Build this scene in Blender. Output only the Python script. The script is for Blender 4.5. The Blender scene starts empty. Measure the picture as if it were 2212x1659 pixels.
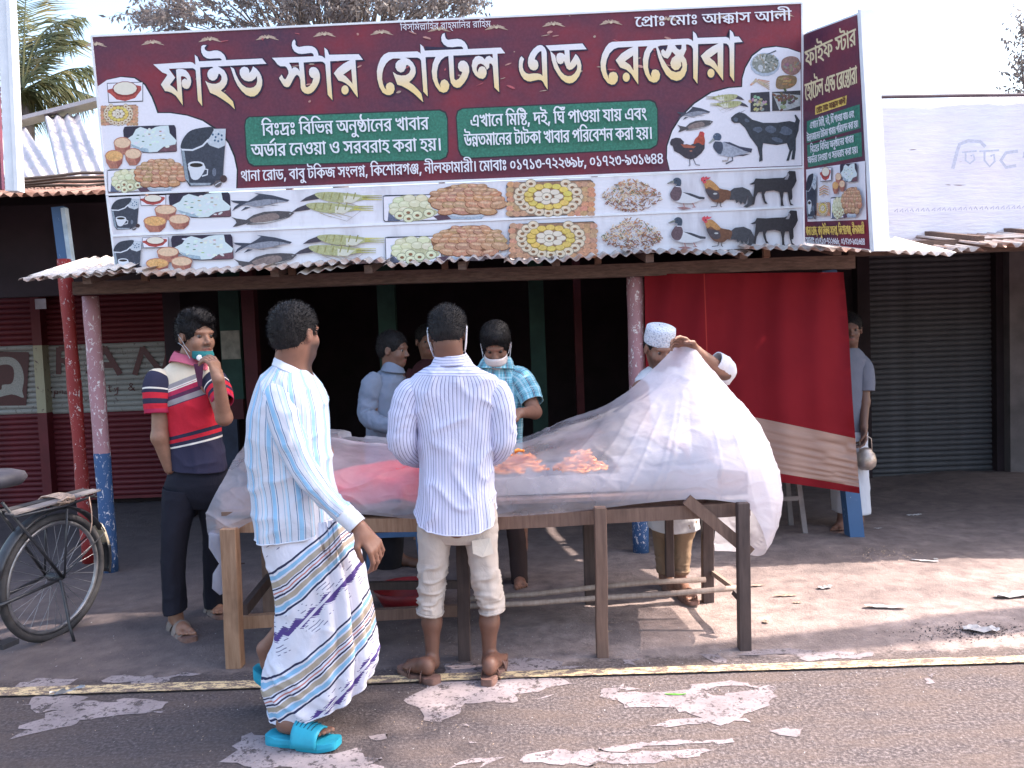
import bpy, bmesh, math, random
import numpy as np
from mathutils import Vector, Matrix, geometry
R = math.radians
random.seed(7)
scene = bpy.context.scene
col = scene.collection

# ------------------------------------------------------------------ camera
CAM_Z, PITCH, ROLL, FPX = 1.48, R(3.0), R(-2.2), 1780.0      # FPX: focal length in pixels of a 2212 x 1659 picture
cd = bpy.data.cameras.new('camera'); cam = bpy.data.objects.new('camera', cd); col.objects.link(cam)
cd.sensor_width = 36.0; cd.lens = 36.0 * FPX / 2212.0; cd.clip_start = 0.05; cd.clip_end = 2000
CAM_M = Matrix.Translation((0, 0, CAM_Z)) @ Matrix.Rotation(R(90) - PITCH, 4, 'X') @ Matrix.Rotation(ROLL, 4, 'Z')
cam.matrix_world = CAM_M
scene.camera = cam
# ------------------------------------------------------------------ sky and sun
SUN_EL, SUN_AZ = R(48), R(80)            # azimuth measured from +Y towards +X
world = bpy.data.worlds.new("World"); scene.world = world; world.use_nodes = True
wn = world.node_tree.nodes; wl = world.node_tree.links
sky = wn.new('ShaderNodeTexSky'); sky.sky_type = 'NISHITA'; sky.sun_disc = False
sky.sun_elevation = SUN_EL; sky.sun_rotation = SUN_AZ; sky.air_density = 1.3; sky.dust_density = 3.0
wl.new(sky.outputs[0], wn['Background'].inputs[0]); wn['Background'].inputs[1].default_value = 0.15
sd = bpy.data.lights.new('sun', 'SUN'); sun = bpy.data.objects.new('sun', sd); col.objects.link(sun)
sd.energy = 3.0; sd.angle = R(0.55); sd.color = (1.0, 0.90, 0.80)
sdir = Vector((math.sin(SUN_AZ) * math.cos(SUN_EL), math.cos(SUN_AZ) * math.cos(SUN_EL), math.sin(SUN_EL)))
sun.rotation_euler = sdir.to_track_quat('Z', 'Y').to_euler(); sun.location = (6, 2, 8)
vs = scene.view_settings
vs.view_transform = 'Standard'; vs.look = 'None'; vs.gamma = 1.0; vs.exposure = 1.85; vs.use_curve_mapping = False
scene.render.film_transparent = False
scene.cycles.max_bounces = 8; scene.cycles.transparent_max_bounces = 24

# ------------------------------------------------------------------ helpers
def V(*a): return Vector(a)
def ray(u, v):
    d = CAM_M.to_3x3() @ Vector(((u - 1106) / FPX, -(v - 829.5) / FPX, -1.0))
    return d
def D(u, v, Y):
    "point at depth Y seen at u, v of the 2212 x 1659 picture"
    d = ray(u, v); t = Y / d.y
    return Vector((0, 0, CAM_Z)) + d * t
def F(u, v, Y): return D(u / 1.47559, v / 1.47559, Y)          # the same from full-size pixels
def G(u, v, z=0.0):
    d = ray(u, v); t = (z - CAM_Z) / d.z
    return Vector((0, 0, CAM_Z)) + d * t
def Dr(px, Y): return px / FPX * Y                              # length in metres of px at depth Y

def tag(o, label=None, cat=None, group=None, kind=None):
    if label: o['label'] = label
    if cat: o['category'] = cat
    if group: o['group'] = group
    if kind: o['kind'] = kind
    return o
def empty(name, loc, label=None, cat=None, group=None, kind=None):
    o = bpy.data.objects.new(name, None); o.empty_display_size = 0.1; o.location = loc; col.objects.link(o)
    return tag(o, label, cat, group, kind)
def link(name, me, mat=None, parent=None, loc=None):
    "link mesh; its vertices are in world space, the object's origin is moved to loc (or the parent's)"
    o = bpy.data.objects.new(name, me); col.objects.link(o)
    if mat is not None and len(me.materials) == 0:
        for m in (mat if isinstance(mat, (list, tuple)) else [mat]): me.materials.append(m)
    if parent is not None:
        o.parent = parent
        p = wpos(parent); o.location = (0, 0, 0)
        me.transform(Matrix.Translation(-p))
    elif loc is not None:
        o.location = loc; me.transform(Matrix.Translation(-Vector(loc)))
    return o
def wpos(o):
    p = Vector(o.location)
    while o.parent is not None:
        o = o.parent; p += Vector(o.location)
    return p
def setuv(me, uv):
    "uv: per-vertex array n x 2"
    l = me.uv_layers.new(name='UVMap'); idx = np.empty(len(me.loops), dtype=np.int32)
    me.loops.foreach_get('vertex_index', idx)
    l.data.foreach_set('uv', np.asarray(uv, dtype=np.float32)[idx].ravel())
def setcol(me, c, name='Col'):
    a = me.color_attributes.new(name, 'FLOAT_COLOR', 'POINT'); c = np.asarray(c, dtype=np.float32)
    if c.shape[1] == 3: c = np.hstack([c, np.ones((len(c), 1), np.float32)])
    a.data.foreach_set('color', c.ravel())
def mesh(verts, faces, smooth=True, uv=None, name='m', colr=None, edges=()):
    me = bpy.data.meshes.new(name)
    if isinstance(faces, np.ndarray): faces = faces.tolist()
    me.from_pydata([tuple(v) for v in verts], list(edges), faces)
    if smooth: me.polygons.foreach_set('use_smooth', [True] * len(me.polygons))
    if uv is not None: setuv(me, uv)
    if colr is not None: setcol(me, colr)
    me.update(); return me

class MB:
    "collects boxes, bars, tubes in one mesh"
    def __init__(s): s.v = []; s.f = []; s.uv = []
    def add(s, vs, fs, uvs=None):
        n = len(s.v); s.v += [Vector(v) for v in vs]; s.f += [tuple(i + n for i in f) for f in fs]
        s.uv += uvs if uvs is not None else [(0, 0)] * len(vs)
        return s
    def box(s, a, b, jit=0):
        (x0, y0, z0), (x1, y1, z1) = a, b
        vs = [V(x, y, z) for z in (z0, z1) for y in (y0, y1) for x in (x0, x1)]
        if jit: vs = [v + V(*(random.uniform(-jit, jit) for _ in range(3))) for v in vs]
        return s.add(vs, [(0, 2, 3, 1), (4, 5, 7, 6), (0, 1, 5, 4), (2, 6, 7, 3), (0, 4, 6, 2), (1, 3, 7, 5)])
    def beam(s, a, b, w, h, up=(0, 0, 1), w2=None, h2=None, seg=1, bow=0.0, jit=0.0):
        "bar from a to b with section w (across) x h (up)"
        a, b = Vector(a), Vector(b); d = (b - a).normalized(); up = Vector(up)
        if abs(d.dot(up)) > 0.95: up = V(0, 1, 0)
        x = d.cross(up).normalized(); y = x.cross(d).normalized()
        w2 = w if w2 is None else w2; h2 = h if h2 is None else h2
        vs = []; fs = []
        for k in range(seg + 1):
            t = k / seg; c = a.lerp(b, t) + y * bow * 4 * t * (1 - t)
            if jit and 0 < k < seg: c += V(random.uniform(-jit, jit), random.uniform(-jit, jit), random.uniform(-jit, jit))
            ww = w + (w2 - w) * t; hh = h + (h2 - h) * t
            for sx, sy in ((-1, -1), (1, -1), (1, 1), (-1, 1)): vs.append(c + x * sx * ww / 2 + y * sy * hh / 2)
            if k:
                o = 4 * (k - 1)
                for j in range(4): fs.append((o + j, o + (j + 1) % 4, o + 4 + (j + 1) % 4, o + 4 + j))
        fs += [(3, 2, 1, 0), (4 * seg, 4 * seg + 1, 4 * seg + 2, 4 * seg + 3)]
        return s.add(vs, fs)
    def tube(s, pts, r, n=8, cap=True, closed=False):
        pts = [Vector(p) for p in pts]; m = len(pts)
        rr = r if isinstance(r, (list, tuple)) else [r] * m
        vs = []; fs = []; uvs = []; L = 0
        prev = None
        for k, p in enumerate(pts):
            if closed: d = pts[(k + 1) % m] - pts[k - 1]
            else: d = pts[min(k + 1, m - 1)] - pts[max(k - 1, 0)]
            d.normalize()
            if prev is None:
                up = V(0, 0, 1) if abs(d.z) < 0.9 else V(0, 1, 0); x = d.cross(up).normalized()
            else: x = (prev - d * prev.dot(d)).normalized()
            prev = x; y = d.cross(x)
            if k: L += (p - pts[k - 1]).length
            for j in range(n):
                a = 2 * math.pi * j / n
                vs.append(p + (x * math.cos(a) + y * math.sin(a)) * rr[k]); uvs.append((rr[k] * a, L))
        mm = m if closed else m - 1
        for k in range(mm):
            for j in range(n):
                fs.append((k * n + j, k * n + (j + 1) % n, ((k + 1) % m) * n + (j + 1) % n, ((k + 1) % m) * n + j))
        if cap and not closed: fs += [tuple(range(n))[::-1], tuple(range((m - 1) * n, m * n))]
        return s.add(vs, fs, uvs)
    def lathe(s, c, prof, n=20, axis=None):
        "prof: list of (r, z) about vertical axis at c"
        c = Vector(c); vs = []; fs = []; m = len(prof)
        for r, z in prof:
            for j in range(n):
                a = 2 * math.pi * j / n; p = V(r * math.cos(a), r * math.sin(a), z)
                if axis is not None: p = axis @ p
                vs.append(c + p)
        for k in range(m - 1):
            for j in range(n): fs.append((k * n + j, k * n + (j + 1) % n, (k + 1) * n + (j + 1) % n, (k + 1) * n + j))
        return s.add(vs, fs)
    def build(s, name, mat=None, parent=None, smooth=False, loc=None, bevel=0, uv=False, colr=None):
        me = mesh(s.v, s.f, smooth, s.uv if uv else None, name, colr)
        if bevel:
            bm = bmesh.new(); bm.from_mesh(me)
            bmesh.ops.bevel(bm, geom=[e for e in bm.edges if len(e.link_faces) == 2 and e.calc_face_angle(0) > 0.5], offset=bevel, segments=1, affect='EDGES', clamp_overlap=True)
            bm.to_mesh(me); bm.free()
        return link(name, me, mat, parent, loc)

# --- noise (numpy value noise, smooth), p: n x 3
def _hash(ix, iy, iz, seed):
    h = (ix * 374761393 + iy * 668265263 + iz * 2147483647 + seed * 974634777) & 0xffffffff
    h = ((h ^ (h >> 13)) * 1274126177) & 0xffffffff
    return ((h ^ (h >> 16)) & 0xffff) / 65535.0 * 2 - 1
def noise(p, seed=0):
    p = np.asarray(p, dtype=np.float64); i = np.floor(p).astype(np.int64); f = p - i; f = f * f * (3 - 2 * f)
    r = 0
    for dx in (0, 1):
        for dy in (0, 1):
            for dz in (0, 1):
                w = (f[:, 0] if dx else 1 - f[:, 0]) * (f[:, 1] if dy else 1 - f[:, 1]) * (f[:, 2] if dz else 1 - f[:, 2])
                r = r + w * _hash(i[:, 0] + dx, i[:, 1] + dy, i[:, 2] + dz, seed)
    return r
def fbm(p, seed=0, o=3):
    r = 0; a = 1.0; p = np.asarray(p, dtype=np.float64)
    for k in range(o): r = r + a * noise(p, seed + k); p = p * 2.03; a *= 0.5
    return r
def catmull(P, n):
    "P: k x d control points -> n x d resampled"
    P = np.asarray(P, dtype=np.float64); k = len(P)
    if k == 2: t = np.linspace(0, 1, n)[:, None]; return P[0] * (1 - t) + P[1] * t
    E = np.vstack([2 * P[0] - P[1], P, 2 * P[-1] - P[-2]])
    t = np.linspace(0, k - 1 - 1e-9, n); i = t.astype(int); f = (t - i)[:, None]
    a, b, c, d = E[i], E[i + 1], E[i + 2], E[i + 3]
    return 0.5 * ((2 * b) + (c - a) * f + (2 * a - 5 * b + 4 * c - d) * f ** 2 + (3 * b - a - 3 * c + d) * f ** 3)

# ------------------------------------------------------------------ materials
class NT:
    def __init__(s, name):
        s.m = bpy.data.materials.new(name); s.m.use_nodes = True; s.t = s.m.node_tree; s.n = s.t.nodes; s.l = s.t.links
        s.b = s.n['Principled BSDF']; s.out = s.n['Material Output']
    def node(s, ty, ins=None, **kw):
        n = s.n.new(ty)
        for k, v in kw.items(): setattr(n, k, v)
        if ins:
            for k, v in ins.items(): s.put(n, k, v)
        return n
    def put(s, n, k, v):
        if hasattr(v, 'outputs'): v = v.outputs[0]
        if isinstance(v, bpy.types.NodeSocket): s.l.new(v, n.inputs[k])
        else:
            if isinstance(v, (tuple, list)) and len(v) == 3 and n.inputs[k].type == 'RGBA': v = (*v, 1)
            n.inputs[k].default_value = v
    def coord(s, kind='Object'):
        if kind == 'UV': return s.node('ShaderNodeTexCoord').outputs['UV']
        return s.node('ShaderNodeTexCoord').outputs[kind]
    def mapv(s, v, scale=(1, 1, 1), loc=(0, 0, 0), rot=(0, 0, 0)):
        return s.node('ShaderNodeMapping', {'Vector': v, 'Scale': scale, 'Location': loc, 'Rotation': rot}).outputs[0]
    def noise(s, v, scale, detail=4, rough=0.55, dist=0.0, out='Fac'):
        return s.node('ShaderNodeTexNoise', {'Vector': v, 'Scale': scale, 'Detail': detail, 'Roughness': rough, 'Distortion': dist}).outputs[out]
    def math(s, op, a, b=0.0, c=None, clamp=False):
        ins = {0: a, 1: b}
        if c is not None: ins[2] = c
        return s.node('ShaderNodeMath', ins, operation=op, use_clamp=clamp).outputs[0]
    def ramp(s, f, stops, interp='LINEAR'):
        n = s.node('ShaderNodeValToRGB', {'Fac': f}); cr = n.color_ramp; cr.interpolation = interp
        while len(cr.elements) < len(stops): cr.elements.new(0.5)
        for e, (p, c) in zip(cr.elements, stops):
            e.position = p; e.color = (*c, 1) if isinstance(c, (tuple, list)) else (c, c, c, 1)
        return n.outputs[0]
    def mix(s, f, a, b, mode='MIX'):
        n = s.node('ShaderNodeMix', data_type='RGBA', blend_type=mode)
        s.put(n, 0, f); s.put(n, 6, a); s.put(n, 7, b); return n.outputs[2]
    def sep(s, v):
        n = s.node('ShaderNodeSeparateXYZ', {0: v}); return n.outputs
    def bump(s, h, strength=0.3, dist=0.01, normal=None):
        n = s.node('ShaderNodeBump', {'Height': h, 'Strength': strength, 'Distance': dist})
        if normal is not None: s.put(n, 'Normal', normal)
        return n.outputs[0]
    def fin(s, color=None, rough=None, normal=None, **kw):
        if color is not None: s.put(s.b, 'Base Color', color)
        if rough is not None: s.put(s.b, 'Roughness', rough)
        if normal is not None: s.put(s.b, 'Normal', normal)
        for k, v in kw.items(): s.put(s.b, k.replace('_', ' '), v)
        return s.m
def plain(name, c, rough=0.7, var=0.25, scale=8, bump=0.0, bscale=60, c2=None, spec=0.3, metal=0.0, stretch=(1, 1, 1), bdist=0.004):
    "colour with soft patches, optional second colour in spots, fine relief"
    t = NT(name); v = t.mapv(t.coord(), stretch)
    n = t.noise(v, scale, 5, 0.6)
    if c2 is None:
        lo = tuple(x * (1 - var) for x in c); hi = tuple(min(1, x * (1 + var)) for x in c)
        cc = t.ramp(n, [(0.3, lo), (0.7, hi)])
    else: cc = t.ramp(n, [(0.42, c), (0.62, c2)])
    kw = {}
    if bump: kw['normal'] = t.bump(t.noise(v, bscale, 3), bump, bdist)
    return t.fin(cc, rough, Metallic=metal, Specular_IOR_Level=spec, **kw)
# ------------------------------------------------------------------ ground
def grid_sheet(x0, x1, y0, y1, step, fz):
    nx = int((x1 - x0) / step) + 1; ny = int((y1 - y0) / step) + 1
    X, Y = np.meshgrid(np.linspace(x0, x1, nx), np.linspace(y0, y1, ny)); P = np.stack([X.ravel(), Y.ravel(), np.zeros(X.size)], 1); P[:, 2] = fz(P)
    i = np.arange(nx * ny).reshape(ny, nx); Fc = np.stack([i[:-1, :-1].ravel(), i[:-1, 1:].ravel(), i[1:, 1:].ravel(), i[1:, :-1].ravel()], 1)
    return P, Fc
t = NT('road_and_earth'); pos = t.node('ShaderNodeNewGeometry').outputs['Position']
sp = t.sep(pos); n1 = t.noise(pos, 1.4, 5, 0.6); n2 = t.noise(pos, 9, 6, 0.65); n3 = t.noise(pos, 70, 4, 0.7); n4 = t.noise(t.mapv(pos, (1, 3.5, 1)), 2.2, 5, 0.62); grit = t.node('ShaderNodeTexVoronoi', {'Vector': pos, 'Scale': 95.0}).outputs['Distance']
earth = t.ramp(n2, [(0.30, (0.22, 0.165, 0.155)), (0.52, (0.38, 0.29, 0.265)), (0.72, (0.52, 0.40, 0.36))])
earth = t.mix(t.ramp(n1, [(0.42, 0.0), (0.60, 0.55)]), earth, (0.16, 0.125, 0.12))
asph = t.ramp(n3, [(0.30, (0.045, 0.036, 0.040)), (0.50, (0.125, 0.099, 0.099)), (0.70, (0.29, 0.24, 0.24))])
asph = t.mix(t.ramp(n4, [(0.40, 0.0), (0.66, 0.6)]), asph, (0.175, 0.125, 0.105))
asph = t.mix(t.ramp(n2, [(0.55, 0.0), (0.75, 0.5)]), asph, (0.05, 0.042, 0.046))
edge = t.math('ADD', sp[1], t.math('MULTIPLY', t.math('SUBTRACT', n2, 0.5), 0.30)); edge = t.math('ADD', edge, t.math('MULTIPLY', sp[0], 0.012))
earth = t.mix(t.ramp(t.math('MULTIPLY', t.math('SUBTRACT', edge, 4.6), .35), [(0.0, 0.0), (0.75, 0.72)]), earth, (0.055, 0.042, 0.048))  # earth darkens towards the shops: shade under the roofs painted into the colour
left_shade = t.ramp(t.math('ADD', t.math('MULTIPLY', sp[0], .5), t.math('ADD', t.math('MULTIPLY', n1, .5), .25)), [(.30, 1.0), (.66, 0.0)]); earth = t.mix(t.math('MULTIPLY', left_shade, .66), earth, (0.075, 0.060, 0.068)); asph = t.mix(t.math('MULTIPLY', left_shade, .45), asph, (0.045, 0.037, 0.044))  # left ground darkened by position: shade painted into earth and asphalt colours
f = t.ramp(t.math('SUBTRACT', edge, 3.0), [(0.68, 0.0), (0.74, 1.0)])
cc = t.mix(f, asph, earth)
peb = t.ramp(grit, [(0.02, 1.0), (0.10, 0.0)]); cc = t.mix(t.math('MULTIPLY', peb, 0.5), cc, (0.30, 0.27, 0.26))
far = t.ramp(t.math('DIVIDE', sp[1], 60), [(0.2, 0.0), (0.4, 1.0)]); cc = t.mix(far, cc, (0.10, 0.13, 0.06))
hgt = t.math('ADD', t.math('MULTIPLY', n3, 0.8), t.math('MULTIPLY', n2, 0.9))
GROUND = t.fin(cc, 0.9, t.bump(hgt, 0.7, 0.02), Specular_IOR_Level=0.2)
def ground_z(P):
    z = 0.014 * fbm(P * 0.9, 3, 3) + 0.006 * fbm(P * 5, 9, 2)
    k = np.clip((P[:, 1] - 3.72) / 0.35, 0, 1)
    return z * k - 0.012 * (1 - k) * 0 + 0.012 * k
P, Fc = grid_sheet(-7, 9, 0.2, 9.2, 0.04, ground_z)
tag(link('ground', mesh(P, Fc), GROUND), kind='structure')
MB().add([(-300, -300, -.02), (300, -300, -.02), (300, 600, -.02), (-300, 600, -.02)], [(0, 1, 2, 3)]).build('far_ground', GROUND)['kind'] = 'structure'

t = NT('dried_cement_slurry'); pos = t.node('ShaderNodeNewGeometry').outputs['Position']; n1 = t.noise(pos, 6, 5, 0.6); n2 = t.noise(pos, 60, 4, 0.7)
c = t.ramp(n1, [(0.35, (0.21, 0.17, 0.18)), (0.6, (0.30, 0.245, 0.255))]); c = t.mix(t.ramp(n2, [(0.55, 0.0), (0.66, 0.8)]), c, (0.12, 0.10, 0.10)); c = t.mix(t.ramp(t.noise(pos, 22, 5, .7), [(0.60, 0.0), (0.64, 1.0)]), c, (0.10, 0.08, 0.08))
SLURRY = t.fin(c, 0.85, t.bump(n2, 0.3, 0.006)); al = t.ramp(t.math('ADD', t.noise(pos, 13, 6, .75), t.math('MULTIPLY', t.math('SUBTRACT', n2, .5), .35)), [(.53, 0.0), (.63, .85)])
tp = t.node('ShaderNodeBsdfTransparent'); mx = t.node('ShaderNodeMixShader', {0: al}); t.l.new(t.b.outputs[0], mx.inputs[1]); t.l.new(tp.outputs[0], mx.inputs[2]); t.l.new(mx.outputs[0], t.out.inputs[0])
def ground_patch(pts, z, mat, name, rough=0.010, holes=(), sub=6, parent=None):
    "thin sheet on the road with a ragged rim; pts are ground points"
    def rag(L, amp):
        out = []; n = len(L)
        for i in range(n):
            a, b = L[i], L[(i + 1) % n]; d = (b - a).length; k = max(1, int(d / 0.025))
            for j in range(k):
                p = a.lerp(b, j / k); w = amp; q = np.array([[p.x * 9, p.y * 16, z * 50]]); e = amp * 5.5 * (amp > .003); out.append((p.x + random.gauss(0, w) + e * float(fbm(q, 2)[0]), p.y + random.gauss(0, w * .6) + e * .7 * float(fbm(q + 9, 3)[0])))
        return out
    o = rag(pts, rough); hs = [rag(h, rough) for h in holes]
    v, f = tess(o, hs); vs = [(p.x, p.y, z) for p in v]; ff = []
    for a, b, c in f:
        q = (v[b] - v[a]).cross(v[c] - v[a]).z; ff.append((a, b, c) if q > 0 else (a, c, b))
    o = link(name, mesh(vs, ff, False, None, name), mat, parent, loc=None if parent else vs[0]); return o
def area(P): return sum(P[i - 1][0] * P[i][1] - P[i][0] * P[i - 1][1] for i in range(len(P))) / 2
def tess(outer, holes=()):
    loops = [[Vector((x, y, 0)) for x, y in outer]] + [[Vector((x, y, 0)) for x, y in h] for h in holes]
    return [p for l in loops for p in l], geometry.tessellate_polygon(loops)
g5 = lambda x, y: G(x * .4521 / 1.47559, (2000 + .4521 * y) / 1.47559)
g6 = lambda x, y: G((1000 + 1.0235 * x) / 1.47559, (1950 + 1.0235 * y) / 1.47559)
PT = [
 (g5, [(60,440),(130,390),(300,370),(500,360),(560,380),(520,410),(420,430),(400,480),(600,490),(560,540),(780,520),(960,510),(1090,530),(1180,555),(1100,590),(1030,640),(900,635),(760,650),(640,655),(480,690),(330,720),(130,782),(150,690),(230,640),(330,610),(200,600),(150,560),(200,520),(250,470)]),
 (g5, [(750,360),(900,345),(1100,340),(1230,345),(1440,325),(1380,350),(1220,370),(1200,395),(1080,400),(900,390),(780,395)]),
 (g5, [(1600,935),(1690,880),(1700,790),(1690,770),(1800,745),(1920,750),(1990,800),(2100,850),(2300,880),(2480,880),(2700,930),(2640,960),(2700,1010),(1680,1010)]),
 (g6, [(295,275),(330,230),(420,215),(690,212),(820,225),(760,240),(690,250),(640,270),(600,290),(520,285),(450,290),(430,320),(400,335),(340,333),(330,300)]),
 (g6, [(390,165),(560,155),(700,150),(790,155),(840,178),(700,188),(600,192),(400,190)]),
 (g6, [(890,270),(930,235),(1000,225),(1020,240),(950,250),(960,258),(1100,255),(1180,235),(1280,228),(1450,228),(1452,245),(1410,290),(1380,310),(1300,330),(1340,345),(1220,355),(1060,355),(1120,340),(1180,320),(1100,300),(950,298)], [(1200,248),(1290,240),(1390,243),(1300,270),(1220,266)]),
 (g6, [(660,460),(720,435),(870,430),(1000,440),(1240,440),(1200,460),(1020,475),(900,478),(760,482)]),
 (g6, [(890,420),(1000,408),(1120,405),(1270,392),(1280,402),(1150,420),(960,432)]),
 (g6, [(1430,358),(1530,355),(1500,375),(1430,380)]),
 (g6, [(370,480),(450,465),(600,450),(580,465),(450,480)]),
 (g6, [(180,385),(250,380),(240,392),(185,395)]), (g6, [(700,270),(740,268),(735,276),(700,276)]), (g6, [(465,365),(488,362),(485,372),(465,372)]), (g6, [(435,405),(480,402),(470,410),(438,410)]),
 (g6, [(940,148),(1010,140),(1030,155),(1000,170),(960,160)]),
 (g6, [(1310,125),(1440,120),(1530,128),(1740,118),(1750,130),(1700,148),(1560,155),(1520,140),(1420,135),(1330,140)]),
 (g6, [(1190,138),(1250,135),(1265,160),(1230,158)]), (g6, [(1885,205),(1980,195),(1960,225),(1900,228)])]
crust = empty('cement_patches', (0, 3, 0.002)); tag(crust, kind='structure')
for e in PT:
    fn, pts = e[0], e[1]; hs = [[fn(*q) for q in e[2]]] if len(e) > 2 else []
    ground_patch([fn(*q) for q in pts], 0.0025, SLURRY, 'patch', 0.009, hs, parent=crust)
# worn yellow line along the edge of the road
t = NT('worn_road_paint'); pos = t.node('ShaderNodeNewGeometry').outputs['Position']; n1 = t.noise(t.mapv(pos, (1, 2.5, 1)), 16, 6, 0.7); n2 = t.noise(pos, 90, 4, 0.7)
w = t.ramp(t.math('ADD', n1, t.math('MULTIPLY', t.math('SUBTRACT', n2, 0.5), 0.5)), [(0.46, 0.0), (0.55, 1.0)]); c = t.mix(w, (0.17, 0.12, 0.10), (0.64, 0.48, 0.28))
LINE = t.fin(c, 0.8, t.bump(n2, 0.3, 0.004))
top = [(-60, 1493), (0, 1490), (567, 1473), (1148, 1453), (1650, 1438), (2212, 1420), (2300, 1417)]; wid = [17, 18, 17, 14, 14, 15, 15]
A1 = [G(x, y) for x, y in top]; B1 = [G(x, y + w_) for (x, y), w_ in zip(top, wid)]
ground_patch([V(*p) for p in A1] + [V(*p) for p in B1[::-1]], 0.010, LINE, 'road_line', 0.0012)['kind'] = 'structure'

# ------------------------------------------------------------------ corrugated iron
def corr_sheet(o, ux, uy, width, length, pitch=0.076, amp=0.010, rows=6, sag=0.0, ragged=0.0, wob=0.0, seed=0):
    o, ux, uy = Vector(o), Vector(ux).normalized(), Vector(uy).normalized(); n = ux.cross(uy).normalized()
    if n.z < 0: n = -n
    nx = int(width / pitch * 6) + 1; vs = []; rnd = random.Random(seed)
    off = [rnd.uniform(-ragged, ragged) for _ in range(nx)]; ph = rnd.uniform(0, 6)
    for j in range(rows + 1):
        for i in range(nx):
            s = i / (nx - 1) * width; t_ = j / rows * length
            e = (off[i] if j == 0 else 0)
            h = amp * math.sin(2 * math.pi * s / pitch) + wob * math.sin(s * 3.1 + ph) * (1 - t_ / length) - sag * 4 * (t_ / length) * (1 - t_ / length)
            vs.append(o + ux * s + uy * (t_ + e) + n * h)
    return vs, [(j * nx + i, j * nx + i + 1, (j + 1) * nx + i + 1, (j + 1) * nx + i) for j in range(rows) for i in range(nx - 1)]
def tin(name, base, rust, rough=0.5, metal=0.35, amount=0.5):
    t = NT(name); pos = t.coord(); n = t.noise(t.mapv(pos, (1.5, .5, 1)), 4, 6, 0.65); n2 = t.noise(pos, 40, 3)
    c = t.mix(t.ramp(n, [(amount, 0.0), (amount + .16, 1.0)]), t.ramp(n2, [(.3, tuple(x * .8 for x in base)), (.7, base)]), rust)
    return t.fin(c, rough, Metallic=metal, Specular_IOR_Level=0.4)
TIN_OLD = tin('old_tin', (0.50, 0.44, 0.42), (0.30, 0.15, 0.10), 0.6, 0.15, 0.46); TIN_NEW = tin('pale_tin', (0.50, 0.45, 0.47), (0.36, 0.31, 0.31), 0.6, 0.0, 0.56)
TIN_RUST = tin('rusty_tin', (0.28, 0.17, 0.14), (0.14, 0.06, 0.04), 0.8, 0.1, 0.45)
def solid(me_o, th=0.0015):
    m = me_o.modifiers.new('thickness', 'SOLIDIFY'); m.thickness = th; return me_o
def roof_sheets(parent, x0, x1, y, z, slope, length, mat, n, name='roof_sheet', rag=0.012, tilt=0.0, amp=0.010, over=0.04, wob=0.012):
    w = (x1 - x0) / n; uy = V(0, 1, slope).normalized()
    for k in range(n):
        dz = 0.004 * (k % 2); xa = x0 + k * w
        vs, fs = corr_sheet((xa - over / 2, y + random.uniform(-.05, .05), z + tilt * (xa - x0) + dz + random.uniform(-.012, .012)), (1, 0, tilt), uy, w + over, length, rows=8, ragged=rag, wob=wob, seed=k * 7 + int(abs(x0) * 10), amp=amp)
        solid(link(name, mesh(vs, fs), mat, parent))
WOOD_D = plain('weathered_beam', (0.13, 0.085, 0.07), 0.85, 0.35, 14, 0.5, 50, stretch=(1, 6, 6))

# ---- paints
def flaking(name, base, under, amount=0.60, scale=26, low=None, split=None):
    "paint with pale chips; below height split another colour"
    t = NT(name); pos = t.node('ShaderNodeNewGeometry').outputs['Position']
    vn = t.noise(t.mapv(pos, (1, 1, 0.55)), scale, 4, 0.75, 1.2); big = t.noise(pos, 3.0, 3)
    b = t.mix(t.ramp(big, [(.4, 0.0), (.7, 0.35)]), base, tuple(x * .6 for x in base))
    if low is not None: b = t.mix(t.math('LESS_THAN', t.math('ADD', t.sep(pos)[2], t.math('MULTIPLY', t.noise(pos, 20, 2), 0.02)), split), b, low)
    m_ = t.ramp(vn, [(amount, 0.0), (amount + 0.03, 1.0)]); c = t.mix(m_, b, under)
    return t.fin(c, 0.6, t.bump(t.ramp(vn, [(amount - .02, 0.0), (amount + 0.03, 1.0)]), -0.6, 0.004))
POST_P = flaking('pink_blue_post_paint', (0.40, 0.20, 0.23), (0.72, 0.66, 0.68), 0.575, 30, (0.035, 0.09, 0.22), 0.83)
POST_B = flaking('blue_post_paint', (0.05, 0.12, 0.26), (0.45, 0.50, 0.55), 0.66, 30)
POST_R = flaking('red_post_paint', (0.28, 0.022, 0.022), (0.66, 0.56, 0.55), 0.60, 30)

# ------------------------------------------------------------------ restaurant building behind and under the awning
rest = empty('restaurant_building', (0, 5.6, 0), 'open-fronted restaurant under a low tin awning, its room in deep shade behind the table', 'building')
DARKW = plain('dark_wall', (0.022, 0.014, 0.018), 0.9, 0.3, 3); DARKG = plain('dark_green_paint', (0.014, 0.042, 0.034), 0.7, 0.25, 6); MAR = plain('dark_maroon_paint', (0.060, 0.010, 0.015), 0.7, 0.25, 6)  # plain walls: near-black tone with soft patches
def wall(x0, y0, z0, x1, y1, z1, mat, parent, name='wall'): return MB().box((x0, y0, z0), (x1, y1, z1)).build(name, mat, parent)
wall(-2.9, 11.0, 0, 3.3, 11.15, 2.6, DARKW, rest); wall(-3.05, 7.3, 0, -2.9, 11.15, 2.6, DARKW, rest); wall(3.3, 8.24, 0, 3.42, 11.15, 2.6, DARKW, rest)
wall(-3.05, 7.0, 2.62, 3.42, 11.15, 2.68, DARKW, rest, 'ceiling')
def px_box(parent, name, u0, v0, u1, v1, Y, th, mat, bevel=0):
    a, b = D(u0, v0, Y), D(u1, v1, Y); return MB().box((min(a.x, b.x), Y, min(a.z, b.z)), (max(a.x, b.x), Y + th, max(a.z, b.z))).build(name, mat, parent, bevel=bevel)
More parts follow.
